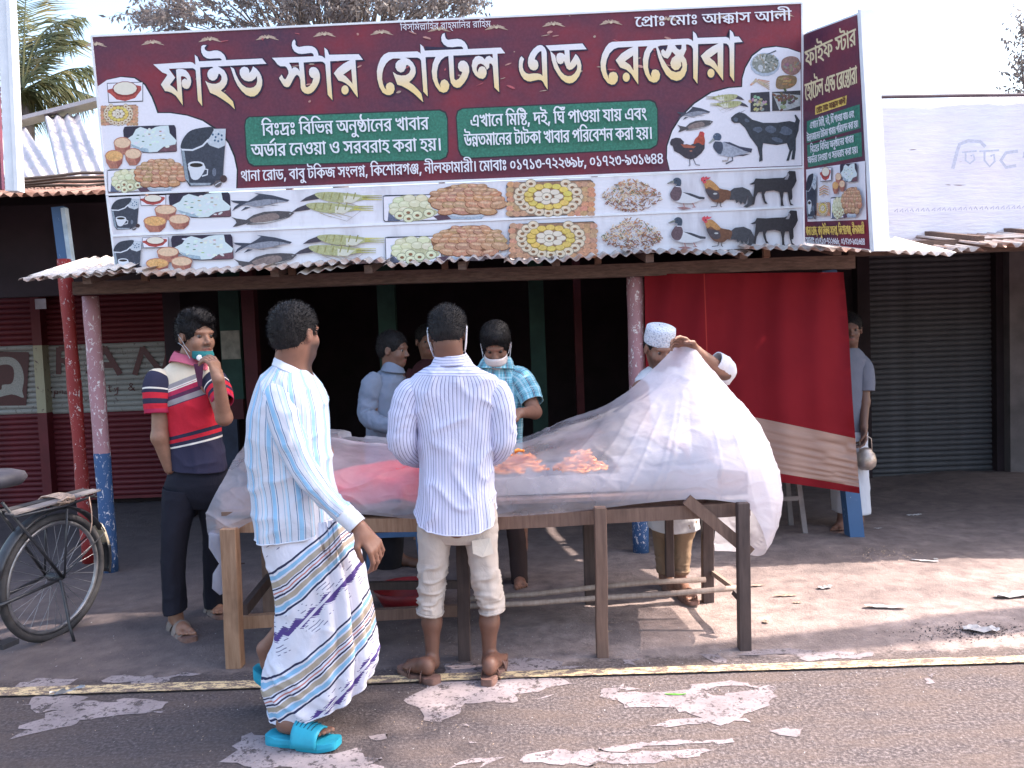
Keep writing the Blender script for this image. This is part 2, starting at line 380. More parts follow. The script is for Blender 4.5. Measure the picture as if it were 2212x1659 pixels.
def upright(parent, name, u, vb, Y, w, d, zt, mat, lean=0.0, round_=False):
    p = D(u, vb, Y); x = p.x
    if round_: return MB().tube([(x + lean * (0.05 * math.sin(k * 1.7)), Y, zt * k / 12) for k in range(13)], [w / 2 * (1 + 0.05 * math.sin(k * 2.3)) for k in range(13)], 12).build(name, mat, parent, smooth=True, uv=False)
    return MB().beam((x, Y, 0), (x + lean, Y, zt), w, d, up=(0, 1, 0)).build(name, mat, parent)
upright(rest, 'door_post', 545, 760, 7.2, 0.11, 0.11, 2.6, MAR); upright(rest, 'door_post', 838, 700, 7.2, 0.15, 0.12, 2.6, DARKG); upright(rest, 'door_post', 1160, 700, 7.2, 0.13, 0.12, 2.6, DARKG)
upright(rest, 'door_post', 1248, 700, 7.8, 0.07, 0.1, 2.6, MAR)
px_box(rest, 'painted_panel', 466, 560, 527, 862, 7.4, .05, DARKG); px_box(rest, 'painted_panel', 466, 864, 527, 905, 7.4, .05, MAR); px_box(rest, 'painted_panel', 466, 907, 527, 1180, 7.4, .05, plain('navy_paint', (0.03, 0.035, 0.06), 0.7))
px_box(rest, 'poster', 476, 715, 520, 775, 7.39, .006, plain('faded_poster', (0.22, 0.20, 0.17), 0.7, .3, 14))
# front posts, beam, rafters
MB().tube([D(195 + (240 - 195) * k / 12, 640 + (1238 - 640) * k / 12, 5.62) for k in range(13)], [.052 - .0 * k + .002 * math.sin(k * 2) for k in range(13)], 14).build('post', POST_P, rest, smooth=True)
MB().tube([D(1371 + (1385 - 1371) * k / 12, 585 + (1205 - 585) * k / 12, 5.58) for k in range(13)], [.056 + .002 * math.sin(k * 2) for k in range(13)], 14).build('post', POST_P, rest, smooth=True)
MB().beam(D(1786, 585, 5.72), D(1847, 1168, 5.72), .10, .10, up=(0, 1, 0)).build('post', POST_B, rest)
bm_l, bm_r = D(165, 640, 5.52), D(1842, 583, 5.52)
MB().beam(bm_l + V(0, 0, .05), bm_r + V(0, 0, .05), .09, .085, seg=12, jit=.004).build('beam', WOOD_D, rest)
MB().beam((-2.4, 7.1, 2.36), (2.5, 7.1, 2.36), .09, .09).build('beam', WOOD_D, rest)
for k in range(9):
    x = -2.6 + k * 0.58; MB().beam((x, 5.12, 1.955), (x, 7.15, 2.35), .05, .05).build('rafter', WOOD_D, rest)
roof_sheets(rest, -2.96, 2.22, 5.02, 1.985, 0.19, 2.2, TIN_OLD, 7, tilt=-0.006, rag=.02, amp=.013, wob=.02)
# loose bent sheet ends lying at the awning's left edge
for k, (u, v, w_, rz) in enumerate(((172, 590, .55, .1), (215, 586, .45, -.1), (700, 585, .30, .1))):
    p = D(u, v, 5.15); vs, fs = corr_sheet((p.x - w_ / 2, 5.06, p.z), (1, 0, .02 * k), (math.sin(rz), math.cos(rz), .25), w_, .6, rows=4, wob=.03, seed=50 + k); solid(link('bent_sheet', mesh(vs, fs), tin('bright_bent_tin', (0.66, 0.58, 0.54), (0.35, 0.22, 0.18), 0.5, .1, .56), rest))

# ------------------------------------------------------------------ shop with red shutters on the left
shopL = empty('shuttered_shop', (-4.6, 8.2, 0), 'shop closed with dark red roller shutters, white band with painted letters, left of the restaurant', 'building')
SL_RED = plain('red_shutter_paint', (0.105, 0.014, 0.020), 0.55, 0.25, 5, .2, 30); SL_WHT = flaking('white_band_paint', (0.27, 0.26, 0.25), (0.12, 0.09, 0.09), 0.60, 24); SL_GRY = plain('grey_shutter_steel', (0.062, 0.060, 0.070), 0.6, 0.25, 6, .2, 30, metal=.1)
def slat_mesh(w, h, d=0.016):
    prof = [(0, 0), (-d * .5, h * .12), (-d, h * .35), (-d, h * .6), (-d * .5, h * .85), (0, h * .97)]
    vs = []; fs = []
    for i, x in enumerate((0, w)):
        for y, z in prof: vs.append((x, y, z))
    n = len(prof); fs = [(k, k + 1, n + k + 1, n + k)[::-1] for k in range(n - 1)]
    return mesh(vs, fs, True)
def shutter(parent, x0, x1, Y, z0, z1, pitch, mats, band=None):
    sh_ = bpy.data.objects.new('shutter', None); col.objects.link(sh_); sh_.parent = parent; sh_.location = V((x0 + x1) / 2, Y, z0) - wpos(parent)
    me = {}; k = 0; z = z0
    while z < z1:
        i = 1 if band and band[0] <= z + pitch / 2 <= band[1] else 0
        if i not in me: me[i] = slat_mesh(x1 - x0, pitch); me[i].materials.append(mats[i])
        o = bpy.data.objects.new('slat', me[i]); col.objects.link(o); o.parent = sh_; o.location = (x0 - (x0 + x1) / 2, random.uniform(-.002, .002), z - z0); z += pitch
    MB().box((x0, Y - .03, z0 - .03), (x1, Y + .01, z0)).build('bottom_bar', mats[0], sh_)
    return sh_
YS = 8.12
def zx(u, v, Y): p = D(u, v, Y); return p.x, p.z
X76, X109 = D(76, 700, YS).x, D(109, 700, YS).x; X365 = D(364, 700, YS).x
zb0, zb1 = D(200, 886, YS).z, D(200, 742, YS).z
shutter(shopL, -7.2, X76 + .04, YS, 0.06, 2.5, 0.052, (SL_RED, SL_WHT), (zb0, zb1)); shutter(shopL, X109 - .04, X365, YS, 0.10, 2.5, 0.052, (SL_RED, SL_WHT), (zb0, zb1))
CREAMP = flaking('cream_pillar_paint', (0.32, 0.29, 0.20), (0.12, 0.08, 0.07), .6, 20)
wall(X76 + .03, YS - .12, 0, X109 - .03, YS + .1, zb0, SL_RED, shopL, 'pillar'); wall(X76 + .03, YS - .12, zb0, X109 - .03, YS + .1, zb1, CREAMP, shopL, 'pillar'); wall(X76 + .03, YS - .12, zb1, X109 - .03, YS + .1, 2.6, SL_RED, shopL, 'pillar')
wall(X365, YS - .12, 0, X365 + .1, YS + .1, 2.6, MAR, shopL, 'pillar'); wall(X365 + .1, YS - .1, 0, -2.95, YS + .1, 1.98, DARKW, shopL, 'pillar')
px_box(shopL, 'pillar_cap', 383, 648, 408, 690, 7.9, .05, plain('pale_cap', (.35, .35, .34)))
wall(-7.4, YS + .1, 0, -2.95, YS + .2, 3.2, DARKW, shopL)
px_box(shopL, 'notice', 75, 646, 100, 667, 7.95, .004, plain('pale_notice', (.5, .5, .55)))
# painted emblem and letters on the white band
# outlines of the Bengali letters used on the signs (quadratic curves, 250 units per em) and the lines of writing
GLYPHS = """
65|
0|21,215 0,-12 -20,-20 -36,-12 -29,0 -28,0 -38,12 -20,19 -3,13 37,2 2,-13 24,-16 27,0 26,0 26,15 3,15|-43,208 0,-6 -14,-5 -9,0 -10,0 -10,6 1,5 0,4 10,6 11,0 12,0 12,-5
110|63,78 30,-9 58,-26 46,-30 17,-15 -31,-8 -20,16 -42,25 -48,21 -33,10|41,122 0,10 18,15 32,9 21,0 20,0 32,-9 18,-15 1,-10 0,-11 -18,-15 -32,-9 -19,0 -20,0 -32,9 -18,15|75,122 0,-9 20,-9 17,0 16,0 20,9 1,9 0,8 -20,9 -15,0 -16,0 -20,-9
110|41,122 0,10 18,15 32,9 21,0 20,0 32,-9 18,-15 1,-10 0,-11 -18,-15 -32,-9 -19,0 -20,0 -32,9 -18,15|75,122 0,-9 20,-9 17,0 16,0 20,9 1,9 0,8 -20,9 -15,0 -16,0 -20,-9|41,34 0,10 18,16 32,8 21,0 20,0 32,-8 18,-15 1,-11 0,-10 -18,-16 -32,-8 -19,0 -20,0 -32,8 -18,16|75,34 0,-8 20,-10 17,0 16,0 20,10 1,8 0,8 -20,10 -15,0 -16,0 -20,-10
223|453,156 1,-18 -51,0 1,-138 -39,0 -14,15 -42,22 -25,8 15,17 18,-6 42,-19 11,-10 0,4 -2,7 0,6 1,4 1,90 -363,0 1,18|189,23 -34,0 -62,16 -54,38 -23,33 39,6 16,-26 40,-33 50,-15 31,0 28,0 34,8 14,16 1,9 0,15 -30,18 -23,0 -16,0 -18,-8 1,-7 0,-2 2,-6 3,-2 -37,-4 -2,5 -4,9 1,4 0,9 20,13 32,6 19,0 30,0 44,-13 24,-23 1,-15 0,-14 -26,-23 -50,-14|173,116 -2,8 -26,12 -21,3 13,11 23,-3 28,-5 26,-14 3,-11
290|449,156 1,-18 -47,0 1,-138 -39,0 -14,15 -42,22 -25,8 15,17 18,-6 42,-19 11,-10 0,4 -2,7 0,6 1,4 1,90 -363,0 1,18|189,23 -34,0 -62,16 -54,38 -23,33 39,6 16,-26 40,-33 50,-15 31,0 28,0 34,8 14,16 1,9 0,15 -30,18 -23,0 -16,0 -18,-8 1,-7 0,-2 2,-6 3,-2 -37,-4 -2,5 -4,9 1,4 0,9 20,13 32,6 19,0 30,0 44,-13 24,-23 1,-15 0,-14 -26,-23 -50,-14|173,116 -2,8 -26,12 -21,3 13,11 23,-3 28,-5 26,-14 3,-11|585,156 1,-18 -51,0 1,-138 -39,0 1,120 -8,10 -20,8 -15,0 -3,0 1,18 5,0 14,0 26,-8 9,-8 -2,1 -2,9 1,3 1,19 29,0 13,-16
132|181,156 -2,10 -18,9 -19,0 -35,0 -34,0 -36,4 -11,5 -14,5 -12,16 1,10 0,3 0,6 3,4 37,-1 0,-3 -2,-5 1,-2 0,-5 4,-9 7,-3 6,-4 28,-3 25,0 29,0 28,0 30,-4 11,-5 10,-4 8,-14 3,-10|121,125 40,0 48,-13 24,-20 1,-11 0,-20 -58,-24 -55,-2 7,3 22,-3 50,-12 50,-16 25,-9 -21,-14 -32,12 -52,16 -50,13 -56,9 -33,4 7,18 18,-3 32,-2 25,0 36,0 38,9 14,13 1,7 0,13 -38,15 -29,0 -18,0 -22,-4 -10,-7 1,-5 0,-2 2,-4 1,-2 -35,-3 -2,3 -2,9 1,3 0,9 20,13 40,7|89,116 -4,8 -24,12 -23,3 13,11 25,-3 28,-5 24,-14 5,-11|271,156 1,-18 -273,0 1,18
178|255,156 0,10 -18,9 -21,0 -69,0 -32,0 -36,4 -11,5 -14,5 -14,16 1,10 0,3 2,6 3,4 37,-1 0,-3 -2,-5 1,-2 0,-5 4,-9 7,-3 6,-4 26,-3 27,0 63,0 26,0 30,-4 13,-5 8,-4 10,-14 1,-10|361,156 1,-18 -181,0 1,-45 0,-7 10,-7 9,0 10,0 20,6 24,13 15,10 31,2 16,-11 18,-25 1,-13 0,-15 -28,-26 -52,-14 -39,0 -32,0 -58,12 -48,25 -40,43 -15,30 39,5 18,-35 44,-42 56,-19 37,0 40,0 44,20 1,16 0,11 -12,16 -9,5 23,5 -14,-13 -32,-16 -32,-9 -15,0 -10,0 -20,4 -7,3 -8,3 -10,13 1,15 1,40 -143,0 1,18
190|257,157 20,0 28,-4 9,-5 10,-4 12,-11 1,-11 1,-122 -37,0 -4,8 -16,9 -20,5 -15,0 -18,0 -30,-2 -34,-2 -21,0 -16,0 -40,3 -36,11 -20,20 1,18 0,6 4,13 1,5 41,-2 -2,-4 -4,-11 1,-7 0,-11 14,-13 20,-8 28,-2 15,0 26,0 40,4 27,0 22,0 32,-6 13,-8 1,90 0,9 -6,8 -5,3 -8,3 -19,0 -16,0 -34,-8 -26,-12 -14,-15 1,-6 0,-2 4,-6 14,-4 13,0 6,0 10,1 5,0 5,-17 -4,-2 -16,0 -11,0 -24,0 -36,14 1,16 0,10 20,21 36,17 46,11
184|255,157 38,0 44,-19 1,-17 0,-12 -24,-19 -44,-14 -27,-6 -15,18 34,6 38,15 1,11 0,10 -22,10 -19,0 -18,0 -32,-6 -24,-10 -14,-10 1,-4 0,-4 10,-6 17,-1 -9,-19 -28,3 -28,14 1,11 0,8 20,18 36,14 46,9|341,56 0,-20 -60,-26 -53,0 -34,0 -64,13 -52,27 -46,45 -15,32 39,5 20,-36 48,-45 66,-21 43,0 32,0 40,13 1,14 0,10 -26,13 -19,4 41,9 22,-6 24,-19
202|409,156 1,-18 -161,0 1,-16 1,-4 1,-118 -37,0 -16,15 -52,26 -66,17 -35,3 -19,24 50,14 96,22 55,8 -9,-10 1,19 -211,0 1,18|209,117 11,-7 -26,-4 -54,-12 -52,-12 -21,-6 28,-3 60,-15 50,-22 13,-14 -3,0 -2,6 0,11 1,8|381,72 0,-8 -12,-15 -30,-9 -25,0 -8,0 -14,0 -5,1 3,18 2,-1 10,0 7,0 24,0 14,10 1,6 0,13 -52,19 -49,4 1,18 40,-2 62,-15 38,-24
174|353,156 1,-18 -51,0 1,-138 -37,0 -14,10 -36,19 -44,16 -52,12 -31,3 -11,23 25,-9 46,-4 64,-16 44,-20 15,-10 -2,6 0,12 1,6 1,124 27,0 13,-16|225,118 0,-15 -30,-20 -54,-12 -35,-2 -23,2 -7,12 40,1 52,9 24,14 1,9 0,8 -14,13 -15,6 29,13 16,-8 22,-19|93,108 -32,0 -36,15 1,14 0,6 8,10 5,4 39,-5 -4,-3 -6,-7 1,-4 0,-6 16,-7 13,0 8,0 24,4 22,12 13,12 29,3 1,-12 -10,-11 -28,-17 -36,-8
164|243,0 1,106 11,-16 -16,13 -32,18 -28,12 -28,6 -15,0 -28,0 -32,-14 -11,-9 -7,-2 8,4 28,4 21,0 24,0 28,-9 12,-14 1,-7 0,-14 -40,-24 -39,-11 -25,18 26,6 40,14 1,10 0,6 -16,7 -15,0 -12,0 -24,-3 -11,-3 -39,16 14,14 36,19 42,10 25,0 24,0 42,-9 40,-17 21,-13 -9,3 0,3 -2,15 1,7 1,26 27,0 13,-16 53,0 1,-18 -51,0 1,-138
158|321,156 1,-18 -51,0 1,-138 -37,0 -16,11 -50,19 -68,14 -35,1 -17,21 10,5 22,7 24,8 13,4 29,-2 -6,-2 -10,0 -5,0 -28,0 -40,7 -20,15 1,9 0,11 28,17 31,9 35,-9 -28,-5 -24,-14 1,-8 0,-9 26,-8 19,0 12,0 26,4 17,5 23,-15 -20,-5 -38,-13 -38,-13 -13,-6 -5,5 58,-5 74,-20 27,-15 0,4 0,9 1,5 1,97 -233,0 1,18
229|201,16 -28,0 -56,10 -46,24 -40,38 -15,28 39,5 18,-31 42,-38 54,-17 37,0 38,0 36,16 1,16 0,8 -8,11 -3,4 33,0 -16,-8 -30,-11 -34,-7 -19,0 -20,0 -30,8 -18,14 1,10 0,11 32,23 37,8 -8,0 -26,0 -13,0 -151,0 1,18 469,0 1,-18 -155,0 -12,0 -20,0 -7,0 -42,-9 -44,-15 -14,-13 1,-6 0,-7 16,-6 11,0 18,0 30,9 21,8 43,-8 4,-5 8,-14 1,-8 0,-13 -24,-22 -50,-13|401,51 0,-12 8,-23 11,-14 -37,-4 -8,15 -10,27 1,16 0,13 10,21 7,7 -38,0 -54,9 -36,18 -11,12 39,4 8,-8 24,-11 40,-6 29,0 6,0 14,0 9,1 19,-18 -12,-11 -10,-22
142|289,156 1,-18 -201,0 1,-87 0,-11 6,-9 3,-2 10,-5 19,0 20,0 34,10 15,6 14,8 16,18 1,9 0,8 -16,8 -19,0 -4,0 -16,-1 -5,-1 -5,18 10,1 22,2 11,0 18,0 30,-7 16,-15 1,-12 0,-15 -28,-28 -21,-9 -20,-8 -42,-10 -25,0 -20,0 -26,6 -7,4 -8,4 -10,14 1,14 1,90 -51,0 1,18|199,156 -2,10 -18,9 -19,0 -47,0 -32,0 -36,4 -11,5 -14,5 -12,16 1,10 0,3 0,6 3,4 37,-1 0,-3 -2,-4 1,-3 0,-5 4,-9 7,-3 6,-4 28,-3 25,0 41,0 26,0 30,-4 13,-5 8,-4 8,-14 3,-10
178|361,156 1,-18 -181,0 1,-45 0,-7 10,-7 9,0 10,0 20,6 24,13 15,10 31,2 16,-11 18,-25 1,-13 0,-15 -28,-26 -52,-14 -39,0 -32,0 -58,12 -48,25 -40,43 -15,30 39,5 18,-35 44,-42 56,-19 37,0 40,0 44,20 1,16 0,11 -12,16 -9,5 23,5 -14,-13 -32,-16 -32,-9 -15,0 -10,0 -20,4 -7,3 -8,3 -10,13 1,15 1,40 -143,0 1,18
177|205,12 -42,0 -70,21 -56,45 -21,38 39,6 18,-32 42,-40 54,-18 37,0 24,0 32,5 20,11 8,14 1,8 0,10 -16,17 -28,10 -19,0 -20,0 -18,-8 1,-7 0,-3 2,-5 3,-4 -37,-4 -2,5 -4,9 1,5 0,10 20,13 34,7 23,0 32,0 46,-14 26,-26 1,-17 0,-15 -26,-25 -54,-16|359,156 1,-18 -361,0 1,18
161|329,156 1,-18 -51,0 1,-138 -39,0 -18,14 -52,24 -66,18 -41,4 -11,23 27,-9 42,-4 64,-16 46,-20 15,-10 -2,6 0,12 1,6 1,124 29,0 11,-16|107,156 30,0 44,-10 20,-19 1,-11 0,-20 -64,-24 -55,-3 -23,2 -9,12 42,1 50,10 22,14 1,8 0,11 -28,12 -27,0 -24,0 -22,-10 1,-5 0,-4 8,-6 11,-2 -23,-16 -8,3 -16,8 -8,11 1,6 0,9 20,15 38,8
151|307,156 1,-18 -225,0 1,-75 -7,5 20,12 52,19 60,16 35,7 33,-16 -10,-9 -12,-17 -4,-18 1,-11 0,-12 8,-23 9,-14 -35,-4 -10,15 -10,27 1,16 0,10 6,18 10,14 7,4 7,-1 -28,-5 -54,-17 -52,-21 -27,-14 -29,10 1,84 -43,0 1,18
151|309,156 1,-18 -53,0 1,-138 -37,0 1,61 9,-14 -16,11 -40,19 -40,11 -19,0 -18,0 -26,-10 1,-10 0,-7 20,-11 25,-4 -19,-18 -30,6 -34,22 1,13 0,13 22,16 38,8 19,0 26,0 44,-9 36,-16 19,-10 -7,-1 -2,6 0,11 1,6 1,45 -219,0 1,18
179|365,156 1,-18 -53,0 1,-138 -37,0 1,99 13,-16 -22,15 -34,21 -30,14 -30,6 -19,0 -20,0 -32,-7 -26,-13 -11,-7 -3,-1 8,3 16,2 11,0 28,0 28,-16 1,-11 0,-3 -2,-5 -1,-1 -7,2 6,3 12,6 12,6 7,3 63,29 27,-13 -143,-67 -27,13 41,20 -17,-11 -13,-5 8,4 10,10 1,6 0,6 -16,8 -13,0 -8,0 -16,-2 -7,-3 -35,18 20,13 40,20 48,11 27,0 28,0 44,-10 42,-21 25,-16 -9,2 -2,6 0,14 1,8 1,32 27,0 13,-16
210|425,156 1,-18 -359,0 -7,2 22,-2 42,-12 36,-12 13,-6 3,-14 -18,-4 -40,-10 -36,-9 -13,-5 -5,4 40,-4 60,-12 46,-18 23,-11 0,4 -2,9 1,5 1,85 7,0 28,0 52,-5 44,-11 19,-8 12,-7 14,-15 1,-10 0,-8 -14,-15 -30,-9 -23,0 -8,0 -14,0 -7,1 3,17 4,0 8,0 7,0 24,0 14,10 1,6 0,13 -50,19 -45,2 1,-108 -37,0 -20,14 -50,21 -64,14 -45,4 -17,23 16,5 34,9 34,10 19,4 -18,7 -50,11 -33,4 17,16 1,-4 -43,0 1,18
149|305,156 1,-18 -53,0 1,-138 -37,0 -16,15 -52,25 -68,18 -37,3 -19,24 48,14 102,24 57,8 -11,-11 1,18 -215,0 1,18|213,118 11,-6 -38,-7 -84,-18 -35,-11 28,-3 60,-15 52,-22 17,-14 -5,0 0,6 -2,11 1,8
180|213,11 -34,0 -56,10 -50,25 -40,40 -17,30 39,5 18,-33 46,-40 58,-18 37,0 26,0 38,9 20,17 1,11 0,7 -6,12 -10,10 -5,4 25,19 18,-14 18,-26 1,-13 0,-15 -28,-25 -54,-15|193,71 -32,0 -36,16 1,13 0,6 8,12 5,4 41,-6 -4,-3 -6,-7 1,-4 0,-7 14,-6 13,0 12,0 20,4 24,11 17,12 33,3 -3,-13 -14,-12 -30,-15 -34,-8|367,156 1,-18 -369,0 1,18
156|317,156 1,-18 -51,0 1,-138 -39,0 1,34 11,-14 -18,14 -36,22 -38,14 -23,0 -18,0 -26,-9 1,-10 0,-8 24,-11 25,-4 -13,-20 -26,5 -34,14 -16,16 1,9 0,12 24,16 36,8 21,0 30,0 46,-11 34,-18 15,-12 -7,-1 -2,6 -2,12 1,6 1,68 -227,0 1,18|151,81 0,-2 -2,-3 1,-1 -37,5 0,15 -18,17 -40,10 -31,2 7,18 23,-4 24,-1 38,-7 26,-14 14,-21
156|319,156 1,-18 -51,0 1,-138 -37,0 -22,14 -50,21 -68,15 -45,3 -17,23 16,5 34,9 34,10 19,4 -18,7 -50,11 -33,4 17,16 1,-4 -43,0 1,18|229,138 -159,0 -11,2 22,-2 42,-12 36,-12 13,-6 3,-14 -18,-4 -40,-10 -36,-9 -13,-5 -5,4 44,-3 64,-14 50,-20 23,-12 -7,-1 0,5 0,12 1,6
149|305,156 1,-18 -53,0 1,-138 -37,0 -16,15 -52,25 -68,18 -37,3 -19,24 48,14 102,24 57,8 -11,-11 1,18 -215,0 1,18|213,118 11,-6 -38,-7 -84,-18 -35,-11 28,-3 60,-15 52,-22 17,-14 -5,0 0,6 -2,11 1,8|93,-2 -12,0 -18,8 1,7 0,7 18,8 13,0 12,0 18,-8 1,-7 0,-7 -18,-8
183|371,156 1,-18 -51,0 1,-138 -37,0 1,84 3,-7 -10,8 -24,10 -15,0 -8,0 -14,-3 -10,-8 1,-7 0,-3 0,-4 1,-2 -31,-2 -2,11 -18,14 -26,7 -15,0 -14,0 -18,-5 -10,-9 1,-5 0,-10 30,-14 27,-5 -11,-18 -24,4 -40,12 -20,20 1,12 0,11 20,17 38,8 23,0 26,0 38,-9 17,-11 -7,0 6,8 28,9 17,0 18,0 26,-7 17,-7 -5,-3 0,5 0,10 1,6 1,21 -283,0 1,18
169|345,156 1,-18 -51,0 1,-138 -39,0 1,128 5,5 -2,4 -2,9 1,6 1,20 29,0 13,-16|181,157 20,0 32,-7 28,-14 9,-9 -3,-26 -14,18 -42,20 -25,0 -20,0 -24,-11 1,-10 0,-10 32,-13 37,-1 -1,-19 -34,1 -42,12 -20,18 1,12 0,14 20,17 34,8|39,157 22,0 36,-8 24,-19 1,-15 0,-10 -20,-19 -40,-11 -31,0 -3,19 26,0 28,7 12,11 1,5 0,10 -26,12 -25,0 -10,0 -16,-1 -11,-2 -3,19 12,1 20,1
170|347,156 1,-18 -51,0 1,-138 -37,0 1,88 11,-16 -14,11 -24,11 -9,0 -6,0 -12,-4 -16,-12 -11,-11 -14,-12 -22,-16 -24,-7 -17,0 -14,0 -24,5 -24,13 -13,11 31,9 14,-12 18,-7 11,0 8,0 16,5 18,13 13,11 13,8 12,14 24,10 17,0 16,0 26,-9 19,-9 -9,-1 -2,6 0,10 1,5 1,24 -259,0 1,18|137,68 -6,17 -10,20 -11,5 -14,6 -42,6 -31,2 7,19 29,-5 28,-2 38,-8 24,-11 12,-16 3,-12
132|121,125 40,0 48,-13 24,-20 1,-11 0,-20 -58,-24 -55,-2 7,3 22,-3 50,-12 50,-16 25,-9 -21,-14 -32,12 -52,16 -50,13 -56,9 -33,4 7,18 18,-3 32,-2 25,0 36,0 38,9 14,13 1,7 0,13 -38,15 -29,0 -18,0 -22,-4 -10,-7 1,-5 0,-2 2,-4 1,-2 -35,-3 -2,3 -2,9 1,3 0,9 20,13 40,7|89,116 -4,8 -24,12 -23,3 13,11 25,-3 28,-5 24,-14 5,-11|271,156 1,-18 -273,0 1,18
66|139,156 1,-18 -51,0 1,-138 -37,0 1,117 -8,9 -22,12 -17,0 -3,0 1,18 7,0 12,0 26,-8 9,-8 0,1 0,9 1,3 1,19 27,0 11,-16
66|139,156 1,-18 -51,0 1,-138 -37,0 1,138 -51,0 1,18 45,0 -8,4 -16,11 -5,5 18,15 38,24 54,14 37,0 28,0 48,-6 46,-13 48,-17 27,-10 -19,-14 -36,14 -54,19 -50,9 -29,0 -26,0 -42,-9 -30,-18 -11,-11 4,-3 16,-10 9,-4
66|139,138 -51,0 1,-138 -37,0 1,138 -51,0 1,18 53,0 -4,16 -28,22 -48,12 -60,6 -33,0 -30,0 -42,-3 -22,-6 1,-5 0,-5 24,-2 15,0 49,0 26,0 32,-5 9,-5 10,-5 8,-12 1,-10 -33,0 0,6 -4,8 -5,2 -6,2 -14,1 -13,0 -47,0 -20,0 -32,3 -9,2 -12,4 -10,10 1,5 0,15 64,17 69,0 100,0 110,-35 7,-38 51,0
0|-143,-66 -12,0 -32,5 -24,13 1,10 0,13 40,15 37,0 30,0 58,-11 60,-20 33,-13 -21,-14 -34,14 -54,19 -50,9 -23,0 -18,0 -18,-7 1,-5 0,-7 20,-6 13,0 20,0 22,8 12,11 4,12 1,5 1,17 39,0 1,-13 0,-7 -6,-19 -20,-18 -38,-11
86|179,156 1,-18 -9,0 -16,-2 -36,-12 -32,-18 -20,-26 1,-14 0,-18 22,-22 32,-9 17,0 12,0 18,3 11,3 19,-15 -14,-5 -30,-4 -15,0 -32,0 -48,16 -28,30 1,20 0,21 32,33 52,23 33,5 -31,-8 -8,-1 -22,0 -13,0 -67,0 1,18
0|-67,-4 125,-50 -21,-13 -125,47
156|319,156 1,-18 -51,0 1,-138 -37,0 -22,14 -50,21 -68,15 -45,3 -17,23 16,5 34,9 34,10 19,4 -18,7 -50,11 -33,4 17,16 1,-4 -43,0 1,18|229,138 -159,0 -11,2 22,-2 42,-12 36,-12 13,-6 3,-14 -18,-4 -40,-10 -36,-9 -13,-5 -5,4 44,-3 64,-14 50,-20 23,-12 -7,-1 0,5 0,12 1,6|91,-2 -12,0 -18,8 1,7 0,7 18,8 13,0 12,0 18,-8 1,-7 0,-7 -18,-8
148|145,23 -30,0 -50,12 -28,25 1,18 0,15 24,26 50,17 41,0 40,0 48,-16 22,-25 1,-15 0,-15 -24,-26 -52,-16|151,118 -20,0 -34,-9 -20,-19 1,-12 0,-10 14,-18 30,-10 27,0 22,0 34,11 18,18 1,12 0,11 -16,17 -30,9
148|145,0 -44,0 -38,18 1,12 0,10 24,17 31,4 17,-19 -16,-2 -14,-6 1,-4 0,-5 22,-6 21,0 30,0 34,15 1,11 0,8 -12,11 -28,14 -23,8 -32,11 -36,15 -14,13 1,7 0,6 14,14 13,6 35,-9 -8,-4 -8,-7 1,-4 0,-3 4,-6 12,-7 26,-10 21,-7 30,-10 34,-17 14,-17 1,-11 0,-14 -26,-21 -46,-11
148|65,135 0,5 10,11 11,7 33,-9 -6,-3 -4,-6 1,-3 0,-3 8,-5 22,-3 23,-2 52,-5 40,-20 1,-15 0,-17 -56,-23 -49,-2 -4,0 -10,1 -5,1 21,2 22,-4 46,-12 44,-14 21,-9 -21,-13 -30,12 -50,16 -50,12 -56,8 -35,4 9,18 18,-2 36,-4 27,0 52,0 38,14 1,11 0,6 -10,9 -28,6 -27,3 -28,3 -36,7 -16,11
148|277,74 0,-18 -20,-29 -46,-17 -35,0 -28,0 -46,9 -40,24 -32,45 -13,34 39,6 16,-38 32,-43 44,-18 29,0 24,0 30,12 12,20 1,13 0,15 -18,24 -28,14 -17,0 -14,0 -14,-7 1,-6 0,-4 4,-8 7,-4 -39,-6 -6,6 -6,13 1,6 0,10 20,13 30,5 15,0 36,0 48,-19 24,-33
148|149,0 -58,0 -58,24 1,18 0,14 40,21 43,7 1,-6 -26,6 -34,11 -18,13 1,10 0,10 26,17 48,11 35,0 44,0 50,-11 22,-17 1,-9 0,-11 -20,-14 -34,-10 -21,-4 -1,5 40,-7 42,-18 1,-17 0,-21 -60,-22|149,18 40,0 36,14 1,11 0,8 -22,12 -34,8 -19,2 -38,-5 -38,-15 1,-11 0,-10 38,-14|149,91 18,2 32,7 22,11 1,7 0,9 -38,11 -35,0 -18,0 -32,-5 -20,-9 1,-6 0,-10 34,-12
148|175,10 -26,0 -48,10 -40,23 -36,40 -13,30 39,6 10,-25 26,-34 28,-22 38,-9 23,0 32,0 38,19 1,20 0,11 -14,15 -3,4 21,0 -8,-11 -22,-15 -28,-8 -15,0 -10,0 -18,3 -5,3 -8,4 -10,12 1,14 1,13 0,6 -6,7 -14,3 -13,0 5,19 20,0 28,-4 9,-4 6,-4 6,-11 1,-7 1,-23 0,-7 8,-6 11,0 8,0 16,4 16,12 9,12 29,3 10,-6 12,-16 8,-17 1,-7 0,-16 -24,-26 -46,-15
148|193,75 25,-3 -20,-5 -42,-5 -19,0 -50,0 -48,22 1,19 0,11 18,19 32,15 42,8 21,0 18,0 30,-5 13,-5 10,-5 12,-13 1,-14 1,-78 0,-6 4,-8 16,-2 15,-1 -3,-19 -26,0 -30,7 -12,13 1,10|133,80 22,0 30,5 19,4 -9,-5 1,26 0,9 -4,10 -7,3 -4,3 -16,3 -11,0 -12,0 -26,-6 -22,-10 -12,-13 1,-7 0,-12 32,-10
